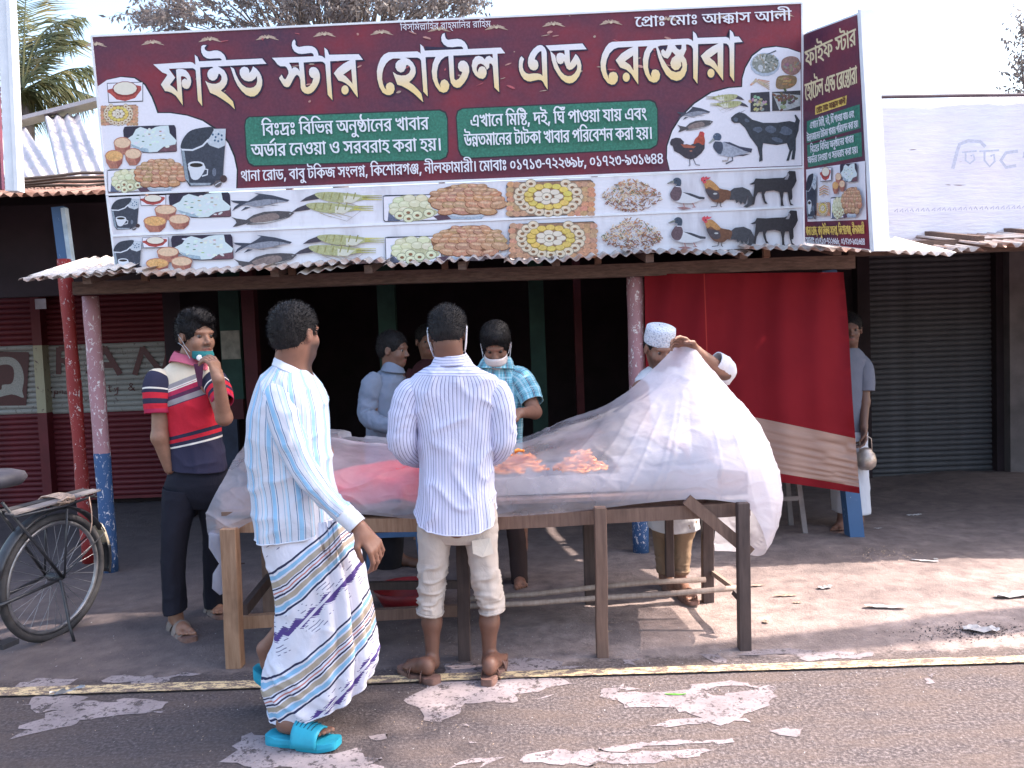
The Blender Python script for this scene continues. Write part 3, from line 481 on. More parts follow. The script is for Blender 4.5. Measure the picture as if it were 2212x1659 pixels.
148|119,0 -18,0 -26,6 -7,4 -10,4 -10,14 1,13 1,79 0,6 -6,8 -14,2 -13,1 5,19 18,0 26,-4 9,-3 8,-4 8,-12 1,-8 1,-36 16,3 26,2 9,0 6,0 14,-1 7,-1 14,-1 18,-1 13,0 20,0 24,6 9,8 37,-8 -6,-8 -22,-10 -28,-5 -15,0 -4,0 -12,1 -3,0 9,4 8,-5 8,-13 1,-7 0,-16 -28,-24 -48,-13|121,18 16,0 24,6 16,10 8,13 1,6 0,9 -14,10 -22,4 -11,0 -16,0 -24,-3 -11,-3 1,-28 0,-8 4,-9 5,-2 4,-2 12,-3
148|89,79 22,0 36,-9 20,-15 1,-10 0,-9 -14,-14 -11,-6 -1,2 46,2 54,18 1,16 0,8 -16,14 -44,12 -41,6 -44,6 -52,11 -22,13 1,10 0,6 10,12 15,6 31,-9 -6,-3 -6,-6 1,-3 0,-3 4,-6 20,-5 36,-7 33,-4 40,-6 50,-12 26,-14 12,-17 1,-9 0,-15 -30,-21 -50,-12 -66,-6 -35,0 -5,0 -11,17 24,4 24,12 1,9 0,9 -20,10 -19,0 -18,0 -16,-7 1,-5 0,-3 2,-6 5,-2 -37,-4 -4,4 -4,9 1,5 0,8 16,12 34,7
0|-127,177 165,52 21,-14 -159,-54
180|365,156 1,-18 -225,0 1,-75 -5,5 28,17 84,27 53,10 33,-16 -8,-9 -12,-17 -6,-20 1,-11 0,-11 4,-19 8,-18 7,-11 -37,-5 -9,26 -4,10 -4,21 1,14 0,9 4,19 12,14 5,4 9,-1 -30,-5 -54,-17 -52,-21 -27,-14 -27,10 1,84 -103,0 1,18|213,25 18,0 36,-7 15,-8 3,-25 -6,11 -34,11 -23,0 -16,0 -32,-3 -34,-4 -19,0 -16,0 -32,4 -28,10 -16,16 1,12 0,5 2,8 3,3 39,-2 -2,-3 -2,-7 1,-4 0,-8 14,-11 24,-5 17,0 16,0 30,4 30,3
189|383,156 1,-18 -51,0 1,-138 -37,0 1,99 11,-16 -20,15 -34,21 -30,14 -32,6 -17,0 -20,0 -32,-7 -28,-13 -9,-7 -3,-1 8,3 14,2 11,0 30,0 26,-16 1,-11 0,-3 0,-5 -1,-1 -7,2 6,3 10,6 14,6 7,3 63,29 25,-13 -141,-67 -27,13 41,20 -17,-11 -13,-5 6,4 10,10 1,6 0,6 -14,8 -13,0 -8,0 -16,-2 -7,-3 -37,18 20,13 42,20 46,11 27,0 28,0 46,-10 42,-21 25,-16 -9,2 -2,6 0,14 1,8 1,32 27,0 13,-16|331,-11 -37,0 -4,8 -16,9 -20,5 -13,0 -26,0 -48,-5 -29,0 -18,0 -38,4 -34,10 -22,18 1,15 0,4 2,10 5,5 39,-3 -2,-3 -2,-8 1,-5 0,-11 18,-12 32,-6 23,0 24,0 46,5 25,0 20,0 32,-7 13,-7 1,23 39,0
192|229,142 1,-21 -13,9 36,-2 64,-12 38,-20 1,-15 0,-12 -28,-15 -29,0 -6,0 -12,0 -5,1 3,16 2,0 6,0 5,0 20,0 10,7 1,5 0,11 -54,16 -51,2 21,8 1,-62 -33,0 -51,-6 -14,6 -34,7 -36,5 -19,2 -17,22 28,8 62,13 62,11 29,4 -9,-10 1,19|191,118 9,-7 -14,-2 -36,-6 -38,-7 -36,-8 -13,-4 -3,3 24,-1 38,-8 34,-10 17,-6 23,4|389,156 1,-18 -391,0 1,18|229,73 1,-84 -37,0 -18,10 -40,12 -44,7 -23,2 -17,20 18,6 50,12 54,11 23,4|191,55 -16,-3 -40,-8 -36,-9 -11,-3 7,2 28,-4 48,-11 25,-9 -2,4 0,10 1,4|285,-4 -8,0 -12,1 -7,1 5,17 2,0 6,0 7,0 20,0 12,7 1,5 0,10 -40,15 -37,4 1,18 30,-3 54,-13 32,-19 1,-14 0,-12 -30,-17
164|333,156 1,-18 -51,0 1,-80 -37,-4 1,52 11,-15 -18,12 -30,19 -28,11 -28,6 -17,0 -26,0 -32,-12 -13,-7 -9,-1 8,2 26,6 21,0 22,0 26,-8 12,-12 1,-6 0,-12 -34,-20 -43,-12 -21,18 18,4 28,8 14,8 1,5 0,5 -14,5 -11,0 -14,0 -22,-3 -13,-3 -33,14 22,18 58,21 37,0 24,0 42,-9 40,-17 21,-13 -9,3 0,2 -2,14 1,9 1,26 27,0 13,-16|139,51 26,0 44,-11 40,-18 19,-12 -9,-20 -16,11 -36,20 -40,12 -19,0 -16,0 -16,-6 1,-5 0,-6 16,-6 17,-3 -15,-17 -18,2 -24,10 -14,13 1,7 0,9 20,13 28,7|281,65 1,-76 -37,0 1,19 3,10 -2,6 0,13 1,6 1,16
215|193,156 20,0 30,-6 16,-12 1,-9 0,-12 -28,-19 -21,-8 -16,-6 -20,-9 1,-6 0,-5 12,-6 11,0 14,0 22,6 15,6 39,-6 4,-6 4,-12 1,-6 0,-18 -50,-22 -49,0 -24,0 -48,8 -48,20 -40,39 -15,32 39,5 14,-27 30,-34 36,-17 38,-7 21,0 20,0 28,5 14,11 1,7 0,4 -2,7 -3,4 31,2 -18,-7 -36,-11 -25,0 -28,0 -34,15 1,12 0,9 16,13 26,10 13,4 14,6 22,10 1,6 0,3 -4,5 -14,5 -13,0 -18,0 -28,-7 -18,-10 1,-4 0,-3 10,-5 7,-2 -25,-16 -18,6 -12,13 1,6 0,7 16,14 30,11 38,7|337,157 30,0 34,-15 1,-11 0,-6 -14,-12 -30,-11 -27,-3 -7,16 18,2 22,7 1,6 0,5 -12,5 -13,0 -22,0 -46,-18 -13,-14 -27,9 16,13 36,18 38,9|329,62 -18,0 -34,8 -24,12 -20,16 -5,8 29,16 6,-14 22,-20 32,-8 19,0 12,0 20,5 1,7 0,6 -16,8 -17,3 29,9 10,-2 20,-8 14,-10 1,-7 0,-11 -36,-18|373,36 0,-6 6,-20 7,-8 -33,-4 -8,11 -8,22 1,10 0,11 12,18 9,5 15,6 27,-13 -14,-8 -8,-15
203|411,156 1,-18 -181,0 1,-45 0,-7 8,-7 11,0 10,0 20,6 24,13 15,10 31,2 16,-11 18,-25 1,-13 0,-16 -30,-25 -52,-14 -37,0 -30,0 -60,12 -52,30 -21,26 37,7 14,-18 36,-25 46,-13 31,0 40,0 44,20 1,16 0,11 -12,16 -11,5 25,5 -16,-13 -30,-16 -32,-9 -15,0 -10,0 -20,4 -7,3 -8,3 -12,13 1,15 1,2 3,0 0,4 -2,10 1,4 1,20 -191,0 1,18|91,125 22,0 38,-7 36,-12 17,-10 7,-24 -28,16 -60,19 -25,0 -12,0 -20,-6 1,-7 0,-4 10,-8 11,-2 -25,-16 -16,6 -18,15 1,9 0,10 20,14 30,7
151|309,156 1,-18 -53,0 1,-90 -37,0 1,30 7,-15 -20,13 -40,18 -42,11 -19,0 -16,0 -20,-8 1,-7 0,-5 16,-10 21,-4 -19,-17 -26,5 -30,20 1,13 0,9 18,15 32,7 21,0 28,0 46,-9 40,-18 19,-10 -7,0 -2,4 0,12 1,5 1,31 -219,0 1,18|113,51 28,0 44,-11 38,-18 19,-12 -7,-20 -18,11 -36,20 -40,12 -21,0 -14,0 -16,-6 1,-5 0,-6 16,-6 17,-3 -17,-17 -16,2 -24,10 -14,13 1,7 0,9 18,13 32,7|255,51 1,-62 -37,0 1,19 3,10 -2,6 0,13 1,6 1,7
183|371,156 1,-18 -51,0 1,-85 -37,0 1,38 3,-7 -10,8 -24,9 -15,0 -8,0 -14,-3 -10,-7 1,-8 0,-3 0,-4 1,-2 -31,-1 -4,15 -36,17 -23,0 -20,0 -20,-9 1,-8 0,-10 26,-10 23,-4 -11,-18 -22,3 -34,11 -20,17 1,13 0,9 20,15 36,9 21,0 30,0 38,-10 17,-11 -7,0 6,8 28,9 17,0 18,0 26,-7 17,-6 -5,-4 0,5 0,11 1,5 1,15 -283,0 1,18|145,50 20,0 34,-9 11,-7 4,5 20,5 13,0 16,0 24,-7 17,-6 -19,4 0,3 0,6 1,4 1,12 39,0 1,-71 -37,0 1,45 17,-22 -12,7 -22,9 -11,0 -10,0 -14,-7 1,-7 0,-2 0,-4 1,-2 -29,-1 -4,13 -26,14 -19,0 -14,0 -16,-7 1,-5 0,-7 20,-9 23,-4 -13,-17 -30,5 -36,18 1,14 0,13 36,17
141|137,154 48,0 54,-21 1,-20 0,-11 -20,-18 -34,-12 -40,-5 -21,0 -28,0 -44,9 -26,19 1,14 0,11 18,17 32,11 40,6|137,138 -20,0 -36,-6 -20,-14 1,-9 0,-11 34,-14 31,0 20,0 36,7 20,14 1,9 0,12 -32,12|65,137 42,-7 76,-24 31,-13 -17,-15 -30,15 -80,24 -43,8|289,156 1,-18 -85,0 -63,4 -49,-3 -18,-1 -34,0 -17,0 -21,0 1,18|197,156 0,10 -18,9 -21,0 -43,0 -32,0 -36,4 -11,5 -12,5 -14,16 1,10 0,3 2,6 1,4 37,-1 0,-3 0,-4 1,-3 0,-5 4,-9 5,-3 8,-4 26,-3 25,0 37,0 26,0 32,-4 11,-5 10,-4 8,-14 1,-10|151,-3 -42,0 -48,20 1,18 0,9 20,16 40,13 29,6 47,-3 -34,-9 -42,-13 -20,-12 1,-8 0,-8 14,-8 26,-3 15,0 22,0 30,5 16,10 1,5 0,4 -8,5 -9,4 25,14 20,-6 14,-12 1,-7 0,-11 -26,-18 -48,-11
176|199,0 -46,0 -64,24 -13,18 11,17 38,1 38,10 11,6 7,3 8,7 4,16 1,9 0,7 -4,13 -5,7 -181,0 1,18 161,0 -16,10 -20,19 1,9 0,10 24,18 23,7 27,-14 -16,-6 -16,-11 1,-7 0,-8 24,-17 19,-10 155,0 1,-18 -85,0 -10,0 -14,0 -5,0 36,-18 44,-37 1,-23 0,-18 -28,-27 -56,-15|197,18 30,0 36,12 18,20 1,11 0,11 -14,22 -34,25 -27,15 9,-1 4,-7 8,-15 1,-9 0,-10 -12,-18 -28,-16 -48,-12 -35,-4 7,15 6,-13 26,-17 38,-9|105,140 -18,-5 -26,-15 1,-10 0,-10 22,-12 34,-4 21,0 18,0 34,4 15,5 -17,-17 -16,-4 -32,-5 -13,0 -30,0 -44,11 -24,18 1,13 0,11 22,18 17,5|69,137 40,-7 78,-25 27,-14 -13,-12 -32,15 -78,24 -43,7
246|95,32 -14,0 -24,5 -24,13 -13,11 31,9 14,-12 18,-7 11,0 8,0 16,5 18,13 13,11 13,8 14,14 22,10 17,0 16,0 26,-9 19,-9 3,-8 -3,-13 -14,10 -24,11 -9,0 -6,0 -12,-4 -16,-12 -11,-11 -14,-12 -22,-16 -24,-7|137,68 -6,17 -10,20 -11,5 -14,6 -42,6 -31,2 7,19 29,-5 28,-2 38,-8 24,-11 12,-16 3,-12|497,156 1,-18 -201,0 1,-87 0,-11 6,-9 3,-2 10,-5 19,0 20,0 34,10 15,6 14,8 16,18 1,9 0,8 -16,8 -19,0 -4,0 -16,-1 -5,-1 -5,18 10,1 22,2 11,0 18,0 30,-7 16,-15 1,-12 0,-15 -28,-28 -21,-9 -20,-8 -42,-10 -25,0 -20,0 -26,6 -7,4 -8,4 -10,14 1,14 1,36 3,9 -2,5 0,10 1,6 1,24 -259,0 1,18|407,156 -2,10 -18,9 -19,0 -47,0 -32,0 -36,4 -11,5 -14,5 -12,16 1,10 0,3 0,6 3,4 37,-1 0,-3 -2,-4 1,-3 0,-5 4,-9 7,-3 6,-4 28,-3 25,0 41,0 26,0 30,-4 13,-5 8,-4 8,-14 3,-10
182|253,76 -34,0 -46,18 -13,15 7,1 -4,-8 -14,-16 -26,-11 -19,0 -14,0 -26,5 -24,13 -15,11 33,9 14,-12 18,-7 13,0 12,0 18,8 10,19 3,17 35,0 4,-10 14,-16 18,-12 28,-7 17,0 18,0 18,9 1,8 0,10 -20,17 -13,7 41,4 8,-4 16,-11 10,-14 1,-9 0,-16 -38,-18|369,156 1,-18 -371,0 1,18|217,-14 -42,0 -70,15 -60,34 -21,29 39,6 18,-23 44,-29 56,-13 37,0 44,0 38,17 1,14 0,8 -12,12 -26,8 -17,0 -12,0 -14,-4 -8,-7 1,-5 0,-1 2,-7 5,-3 -37,-3 -4,4 -2,10 1,4 0,9 20,12 32,7 21,0 30,0 42,-12 22,-21 1,-12 0,-15 -28,-22 -52,-12
66|97,29 3,-3 -4,-8 -14,-20 -16,-18 -7,-10 -31,0 6,15 14,31 3,13
85|25,84 123,0 1,-20 -121,0
95|97,0 1,156 43,0 1,-156
"""
LINES = {
  'head': '22 32 6 24 0 59 32 27 0 36 31 32 36 15 28 0 8 54 0 36 27 36 60 32 27 32',
  'side1': '22 32 6 22 0 59 32 27',
  'side2': '36 31 32 36 15 28 0 8 54 0 36 27 36 60 32 27 32',
  'bis': '33 23 30 37 33 25 56 32 33 31 27 0 27 32 31 37 25 32 33 20 27 0 27 32 33 31 25',
  'pro': '36 50 32 3 0 36 25 32 3 0 5 51 32 30 0 5 28 34',
  'g1': '33 23 3 49 3 0 33 23 33 24 55 0 4 20 35 58 32 36 20 27 0 11 32 23 32 27',
  'g2': '4 16 48 32 27 0 36 20 9 38 32 0 9 0 30 27 23 27 32 31 0 10 27 32 0 31 38 63',
  'g3': '8 11 32 36 20 0 33 25 33 57 61 0 19 6 61 0 33 13 1 0 21 32 9 38 32 0 26 32 38 0 8 23 2',
  'g4': '7 55 17 25 32 36 20 27 0 15 32 15 10 32 0 11 32 23 32 27 0 21 33 27 36 23 29 20 0 10 27 32 0 31 38 63',
  'ad': '18 32 20 32 0 36 27 32 16 61 0 23 32 23 35 0 15 33 10 14 0 30 2 28 52 61 0 33 10 36 29 32 27 12 53 61 0 20 34 28 22 32 25 32 27 34 63 0 36 25 32 23 32 3 0 39 40 45 40 42 62 45 41 41 44 47 46 61 0 39 40 45 41 42 62 47 42 40 44 43 43',
  'ad1': '18 32 20 32 0 36 27 32 16 61 0 23 32 23 35 0 15 33 10 14 0 30 2 28 52 61 0 33 10 36 29 32 27 12 53 61 0 20 34 28 22 32 25 32 27 34',
  'ad2': '36 25 32 23 32 3 0 39 40 45 40 42 62 45 41 41 44 47 46 61 0 39 40 45 41 42 62 47 42 40 44 43 43',
}
def _glyph(s):
    p = s.split('|'); cs = []
    for c in p[1:]:
        if not c: continue
        x = y = 0; pts = []
        for q in c.split(' '):
            a, b = q.split(','); a = int(a); on = a & 1; x += (a - on) // 2; y += int(b); pts.append((x, y, on))
        e = []; L = len(pts)
        for k in range(L):
            a, b = pts[k], pts[(k + 1) % L]; e.append(a)
            if not a[2] and not b[2]: e.append(((a[0] + b[0]) / 2, (a[1] + b[1]) / 2, 1))
        while not e[0][2]: e = e[1:] + e[:1]
        e.append(e[0]); i = 0; r = []
        while i < len(e) - 1:
            a = e[i]
            if e[i + 1][2]: r.append((a[0], a[1])); i += 1
            else:
                b, c2 = e[i + 1], e[i + 2]
                for t in (0, 1 / 3, 2 / 3): r.append(((1 - t) ** 2 * a[0] + 2 * t * (1 - t) * b[0] + t * t * c2[0], (1 - t) ** 2 * a[1] + 2 * t * (1 - t) * b[1] + t * t * c2[1]))
                i += 2
        cs.append(r)
    return int(p[0]), cs
GL = [_glyph(s) for s in GLYPHS.strip().split('\n')]
def fillglyph(cs):
    "cut overlapping outlines in horizontal bands (non-zero winding)"
    E = []; ys = set()
    for c in cs:
        for k in range(len(c)):
            (x0, y0), (x1, y1) = c[k - 1], c[k]; ys.add(round(y0, 1))
            if abs(y0 - y1) > 1e-6: E.append((x0, y0, x1, y1, 1) if y0 < y1 else (x1, y1, x0, y0, -1))
    if not E: return [], []
    ys = sorted(ys | {y / 2 for y in range(int(min(ys)) * 2, int(max(ys)) * 2, 7)}); vv = []; ff = []
    for a, b in zip(ys, ys[1:]):
        if b - a < .05: continue
        m = (a + b) / 2; sp = sorted((x0 + (x1 - x0) * (m - y0) / (y1 - y0), x0 + (x1 - x0) * (a - y0) / (y1 - y0), x0 + (x1 - x0) * (b - y0) / (y1 - y0), w) for x0, y0, x1, y1, w in E if y0 < m < y1); wn_ = 0
        for p, q in zip(sp, sp[1:]):
            wn_ += p[3]
            if wn_: n = len(vv); vv += [(p[1], a), (q[1], a), (q[2], b), (p[2], b)]; ff += [(n, n + 1, n + 2), (n, n + 2, n + 3)]
    return vv, ff
GT = [(adv, *fillglyph(cs)) for adv, cs in GL]

class Plane:
    def __init__(s, p, n): s.p = Vector(p); s.n = Vector(n).normalized()
    def hit(s, u, v, off=0.0):
        "point of the plane (moved off towards the viewer side) seen at full-size pixel u, v"
        d = ray(u / 1.47559, v / 1.47559); c = V(0, 0, CAM_Z); t = (s.p + s.n * off - c).dot(s.n) / d.dot(s.n)
        return c + d * t
class Art:
    "flat print: coloured shapes in picture coordinates laid onto the plane of a board"
    def __init__(s, pl, base=0.0008, step=0.00004): s.pl = pl; s.off = base; s.step = step; s.v = []; s.f = []; s.c = []
    def raw(s, pts, faces, color):
        n = len(s.v); s.off += s.step; base = [s.pl.hit(x, y) + s.pl.n * s.off for x, y in pts]
        s.v += base; s.c += [color] * len(pts) if not isinstance(color, list) else color
        for f in faces:
            a, b, c = (base[i] for i in f)
            if (b - a).cross(c - a).dot(s.pl.n) < 0: f = f[::-1]
            s.f.append(tuple(i + n for i in f))
    def poly(s, pts, color, holes=()):
        v, f = tess(pts, holes); s.raw([(p.x, p.y) for p in v], f, color); return s
    def line(s, pts, w, color, w2=None):
        L = []; Rr = []; n = len(pts)
        for i, p in enumerate(pts):
            a = pts[max(i - 1, 0)]; b = pts[min(i + 1, n - 1)]; dx, dy = b[0] - a[0], b[1] - a[1]; l = math.hypot(dx, dy) or 1
            ww = (w if w2 is None else w + (w2 - w) * i / (n - 1)) / 2
            L.append((p[0] - dy / l * ww, p[1] + dx / l * ww)); Rr.append((p[0] + dy / l * ww, p[1] - dx / l * ww))
        vs = L + Rr; f = []
        for i in range(n - 1): f += [(i, i + 1, n + i + 1), (i, n + i + 1, n + i)]
        s.raw(vs, f, color); return s
    def ell(s, cx, cy, rx, ry, color, rot=0.0, n=14, jit=0.0):
        pts = []
        for k in range(n):
            a = 2 * math.pi * k / n; q = 1 + random.uniform(-jit, jit); x, y = rx * q * math.cos(a), ry * q * math.sin(a)
            pts.append((cx + x * math.cos(rot) - y * math.sin(rot), cy + x * math.sin(rot) + y * math.cos(rot)))
        s.raw(pts, [(0, i, i + 1) for i in range(1, n - 1)], color); return s
    def text(s, key, x0, y0, x1, y1, em, color, lean=0.0, bold=0.0):
        seq = [int(q) for q in LINES[key].split(' ')]; tot = sum(GT[g][0] for g in seq)
        ux, uy = (x1 - x0) / tot, (y1 - y0) / tot; k = em / 250; upx, upy = -math.sin(R(lean)) * k, -math.cos(R(lean)) * k
        x = 0
        for g in seq:
            adv, vv, ff = GT[g]
            if vv:
                for b in ((-bold, 0, bold) if bold else (0,)):
                    s.raw([(x0 + (x + a) * ux + c * upx + b, y0 + (x + a) * uy + c * upy) for a, c in vv], ff, color)
            x += adv
        return s
    def build(s, name, mat, parent):
        me = mesh(s.v, s.f, False, None, name, [(*c[:3], 1) for c in s.c]); return link(name, me, mat, parent)
def smoothclosed(P, n=4):
    out = []; k = len(P)
    for i in range(k):
        a, b, c, d = P[i - 1], P[i], P[(i + 1) % k], P[(i + 2) % k]
        for t in range(n):
            t /= n
            out.append(tuple(0.5 * (2 * b[j] + (c[j] - a[j]) * t + (2 * a[j] - 5 * b[j] + 4 * c[j] - d[j]) * t * t + (3 * b[j] - a[j] - 3 * c[j] + d[j]) * t ** 3) for j in (0, 1)))
    return out

# printed sheet: vertex colours are the printed inks
_t = NT('printed_sheet'); _a = _t.node('ShaderNodeVertexColor', layer_name='Col')
_n = _t.noise(_t.coord(), 70, 5, .7); _bw = _t.node('ShaderNodeRGBToBW', {0: _a.outputs[0]}).outputs[0]; _f = _t.ramp(_bw, [(.03, .9), (.45, .75), (.62, .12)])
PRINT = _t.fin(_t.mix(_f, _a.outputs[0], _t.mix(1.0, _a.outputs[0], _t.ramp(_n, [(0.30, (.55, .53, .54)), (0.5, (.9, .9, .9)), (0.70, (1.35, 1.32, 1.3))]), 'MULTIPLY')), 0.42, Specular_IOR_Level=0.35)
# maroon flex with darker, bluish and brighter red blotches
_t = NT('maroon_print'); _c = _t.coord(); _n1 = _t.noise(_t.mapv(_c, (1, 1, 1.3)), 1.6, 4, 0.6); _n2 = _t.noise(_c, 60, 3)
_m = _t.ramp(_n1, [(0.34, (0.065, 0.026, 0.055)), (0.52, (0.13, 0.026, 0.048)), (0.72, (0.25, 0.022, 0.036))])
_m = _t.mix(_t.ramp(_n2, [(0.4, 0.0), (0.75, 0.35)]), _m, (0.20, 0.05, 0.08)); MAROON = _t.fin(_m, 0.45, Specular_IOR_Level=0.3)
_t = NT('white_flex'); _c = _t.coord(); _s = _t.noise(_t.mapv(_c, (3, 3, .7)), 1.6, 5, .65); _b = _t.noise(_t.mapv(_c, (.7, .7, 7)), 2.2, 4)
WHITE_FLEX = _t.fin(_t.ramp(_s, [(.34, (.58, .55, .60)), (.5, (.74, .72, .78))]), .5, _t.bump(_b, .2, .02), Specular_IOR_Level=.3)
WHITE_FRAME = plain('white_painted_frame', (0.74, 0.74, 0.78), 0.45, 0.08, 10, 0.1, 30)
_t = NT('headline_print'); _z = _t.node('ShaderNodeVertexColor', layer_name='Col')
HEAD = _t.fin(_z.outputs[0], 0.4)

SP = Plane((0, 5.25, 2.0), (0, -1, -0.06))          # main board: leans very slightly forward
board = empty('signboard', (0.15, 5.27, 1.98), 'long maroon restaurant signboard with gold Bengali headline above the tin awning', 'signboard')
def slab(pl, quad, thick, name, mat, parent, off=0.0, bevel=0):
    f = [pl.hit(x, y) + pl.n * off for x, y in quad]; b = [p - pl.n * thick for p in f]
    m = MB(); m.add(f + b, [(3, 2, 1, 0), (4, 5, 6, 7), (0, 1, 5, 4), (1, 2, 6, 5), (2, 3, 7, 6), (3, 0, 4, 7)])
    o = m.build(name, mat, parent, bevel=bevel)
    bm = bmesh.new(); bm.from_mesh(o.data); bmesh.ops.recalc_face_normals(bm, faces=bm.faces); bm.to_mesh(o.data); bm.free(); return o
slab(SP, [(294, 117), (2554, 10), (2559, 530), (341, 616)], 0.05, 'main_panel', MAROON, board)
slab(SP, [(344, 629), (2560, 536), (2562, 656), (360, 749)], 0.04, 'lower_panel', WHITE_FLEX, board)
slab(SP, [(360, 755), (2562, 662), (2562, 786), (372, 870)], 0.04, 'lower_panel', WHITE_FLEX, board)
for a, b in (((292, 116), (2556, 9)), ((338, 621), (2561, 533)), ((292, 116), (342, 619)), ((2556, 9), (2562, 790)), ((342, 625), (372, 872)), ((360, 752), (2562, 659))):
    MB().beam(SP.hit(*a) + SP.n * 0.001, SP.hit(*b) + SP.n * 0.001, 0.012, 0.012).build('frame_strip', WHITE_FRAME, board)
# steel legs behind the board
for u in (420, 900, 1400, 1900, 2450):
    p = SP.hit(u, 500) + V(0, 0.09, 0); MB().beam((p.x, p.y, 1.95), (p.x, p.y + 0.1, 3.1), 0.04, 0.04).build('support', plain('rusty_angle_iron', (0.16, 0.09, 0.06), 0.8), board)

A = lambda x, y: (260 + .5425 * x, .5425 * y)
B = lambda x, y: (1400 + .5425 * x, .5425 * y)
C = lambda x, y: (2450 + .5427 * x, .5427 * y)
def mp(f, P): return [f(x, y) for x, y in P]
WH = (0.75, 0.72, 0.79); BLK = (0.012, 0.012, 0.02); NAVY = (0.02, 0.022, 0.05); GRN = (0.036, 0.185, 0.128); CREAM = (0.72, 0.60, 0.38)
# white fields
art = Art(SP, 0.0006)
wl_ = [(95, 508), (150, 470), (230, 453), (310, 460), (370, 500), (410, 570), (430, 620), (445, 665), (520, 665), (620, 680), (710, 710), (800, 770), (860, 840), (895, 920), (912, 1000), (908, 1112), (150, 1133)]
art.poly(mp(A, [(x + 8, y - 6) for x, y in wl_[:-1]] + [wl_[-1]]), BLK); art.poly(mp(A, wl_), WH)
wr_ = [(2122, 310), (2050, 285), (1980, 275), (1900, 285), (1840, 330), (1800, 400), (1782, 460), (1780, 512), (1700, 518), (1600, 545), (1500, 610), (1420, 690), (1370, 770), (1340, 860), (1338, 930), (1355, 1000), (2130, 972)]
art.poly(mp(B, [(x - 6, y - 7) for x, y in wr_[:-1]] + [wr_[-1]]), BLK); art.poly(mp(B, wr_), WH)
for f, q in ((A, [(985, 690), (2100, 650), (2135, 665), (2147, 700), (2150, 890), (2140, 920), (2105, 937), (1015, 972), (985, 955), (972, 920), (962, 740), (968, 705)]), (B, [(140, 640), (1235, 592), (1265, 605), (1280, 645), (1282, 820), (1275, 850), (1240, 872), (165, 927), (130, 910), (115, 875), (103, 690), (112, 655)])):
    cx = sum(p[0] for p in q) / len(q); cy = sum(p[1] for p in q) / len(q)
    art.poly(mp(f, [(cx + (x - cx) * 1.012, cy + (y - cy) * 1.05) for x, y in q]), (0.03, 0.02, 0.03)); art.poly(mp(f, q), GRN)
# row of little lotus ornaments along the top
for i in range(13):
    t = i / 12; cx = 305 + t * 2190; cy = 137 - t * 96 + (2 if i % 2 else 0)
    for a, l, w in ((-86, 38, 8), (-58, 33, 9), (-24, 26, 10), (0, 24, 10), (24, 26, 10), (58, 33, 9), (86, 38, 8)):
        dx, dy = math.sin(R(a)), -math.cos(R(a)) * 0.62 + 0.35
        x1, y1 = cx + dx * l, cy + dy * l * 0.80 + 4; art.poly([(cx, cy + 4), ((cx + x1) / 2 - w * .3, (cy + y1) / 2 - w * .45), (x1, y1), ((cx + x1) / 2 + w * .3, (cy + y1) / 2 + w * .45)], (0.50, 0.36, 0.28))
    art.ell(cx, cy + 5, 5, 4, (0.62, 0.5, 0.36))
for i in range(46):                       # scattered petals of the backdrop print
    x = random.uniform(560, 2150); y = random.uniform(95, 350) - (x - 560) * 0.04
    art.ell(x, y, random.choice((2.5, 4, 9, 13)), random.choice((1.5, 2.5, 4)), random.choice(((0.5, .25, .22), (0.45, .10, .12), (.42, .3, .24))), random.uniform(-.5, .5), 9, 0.2)
art.build('backdrop_print', PRINT, board)

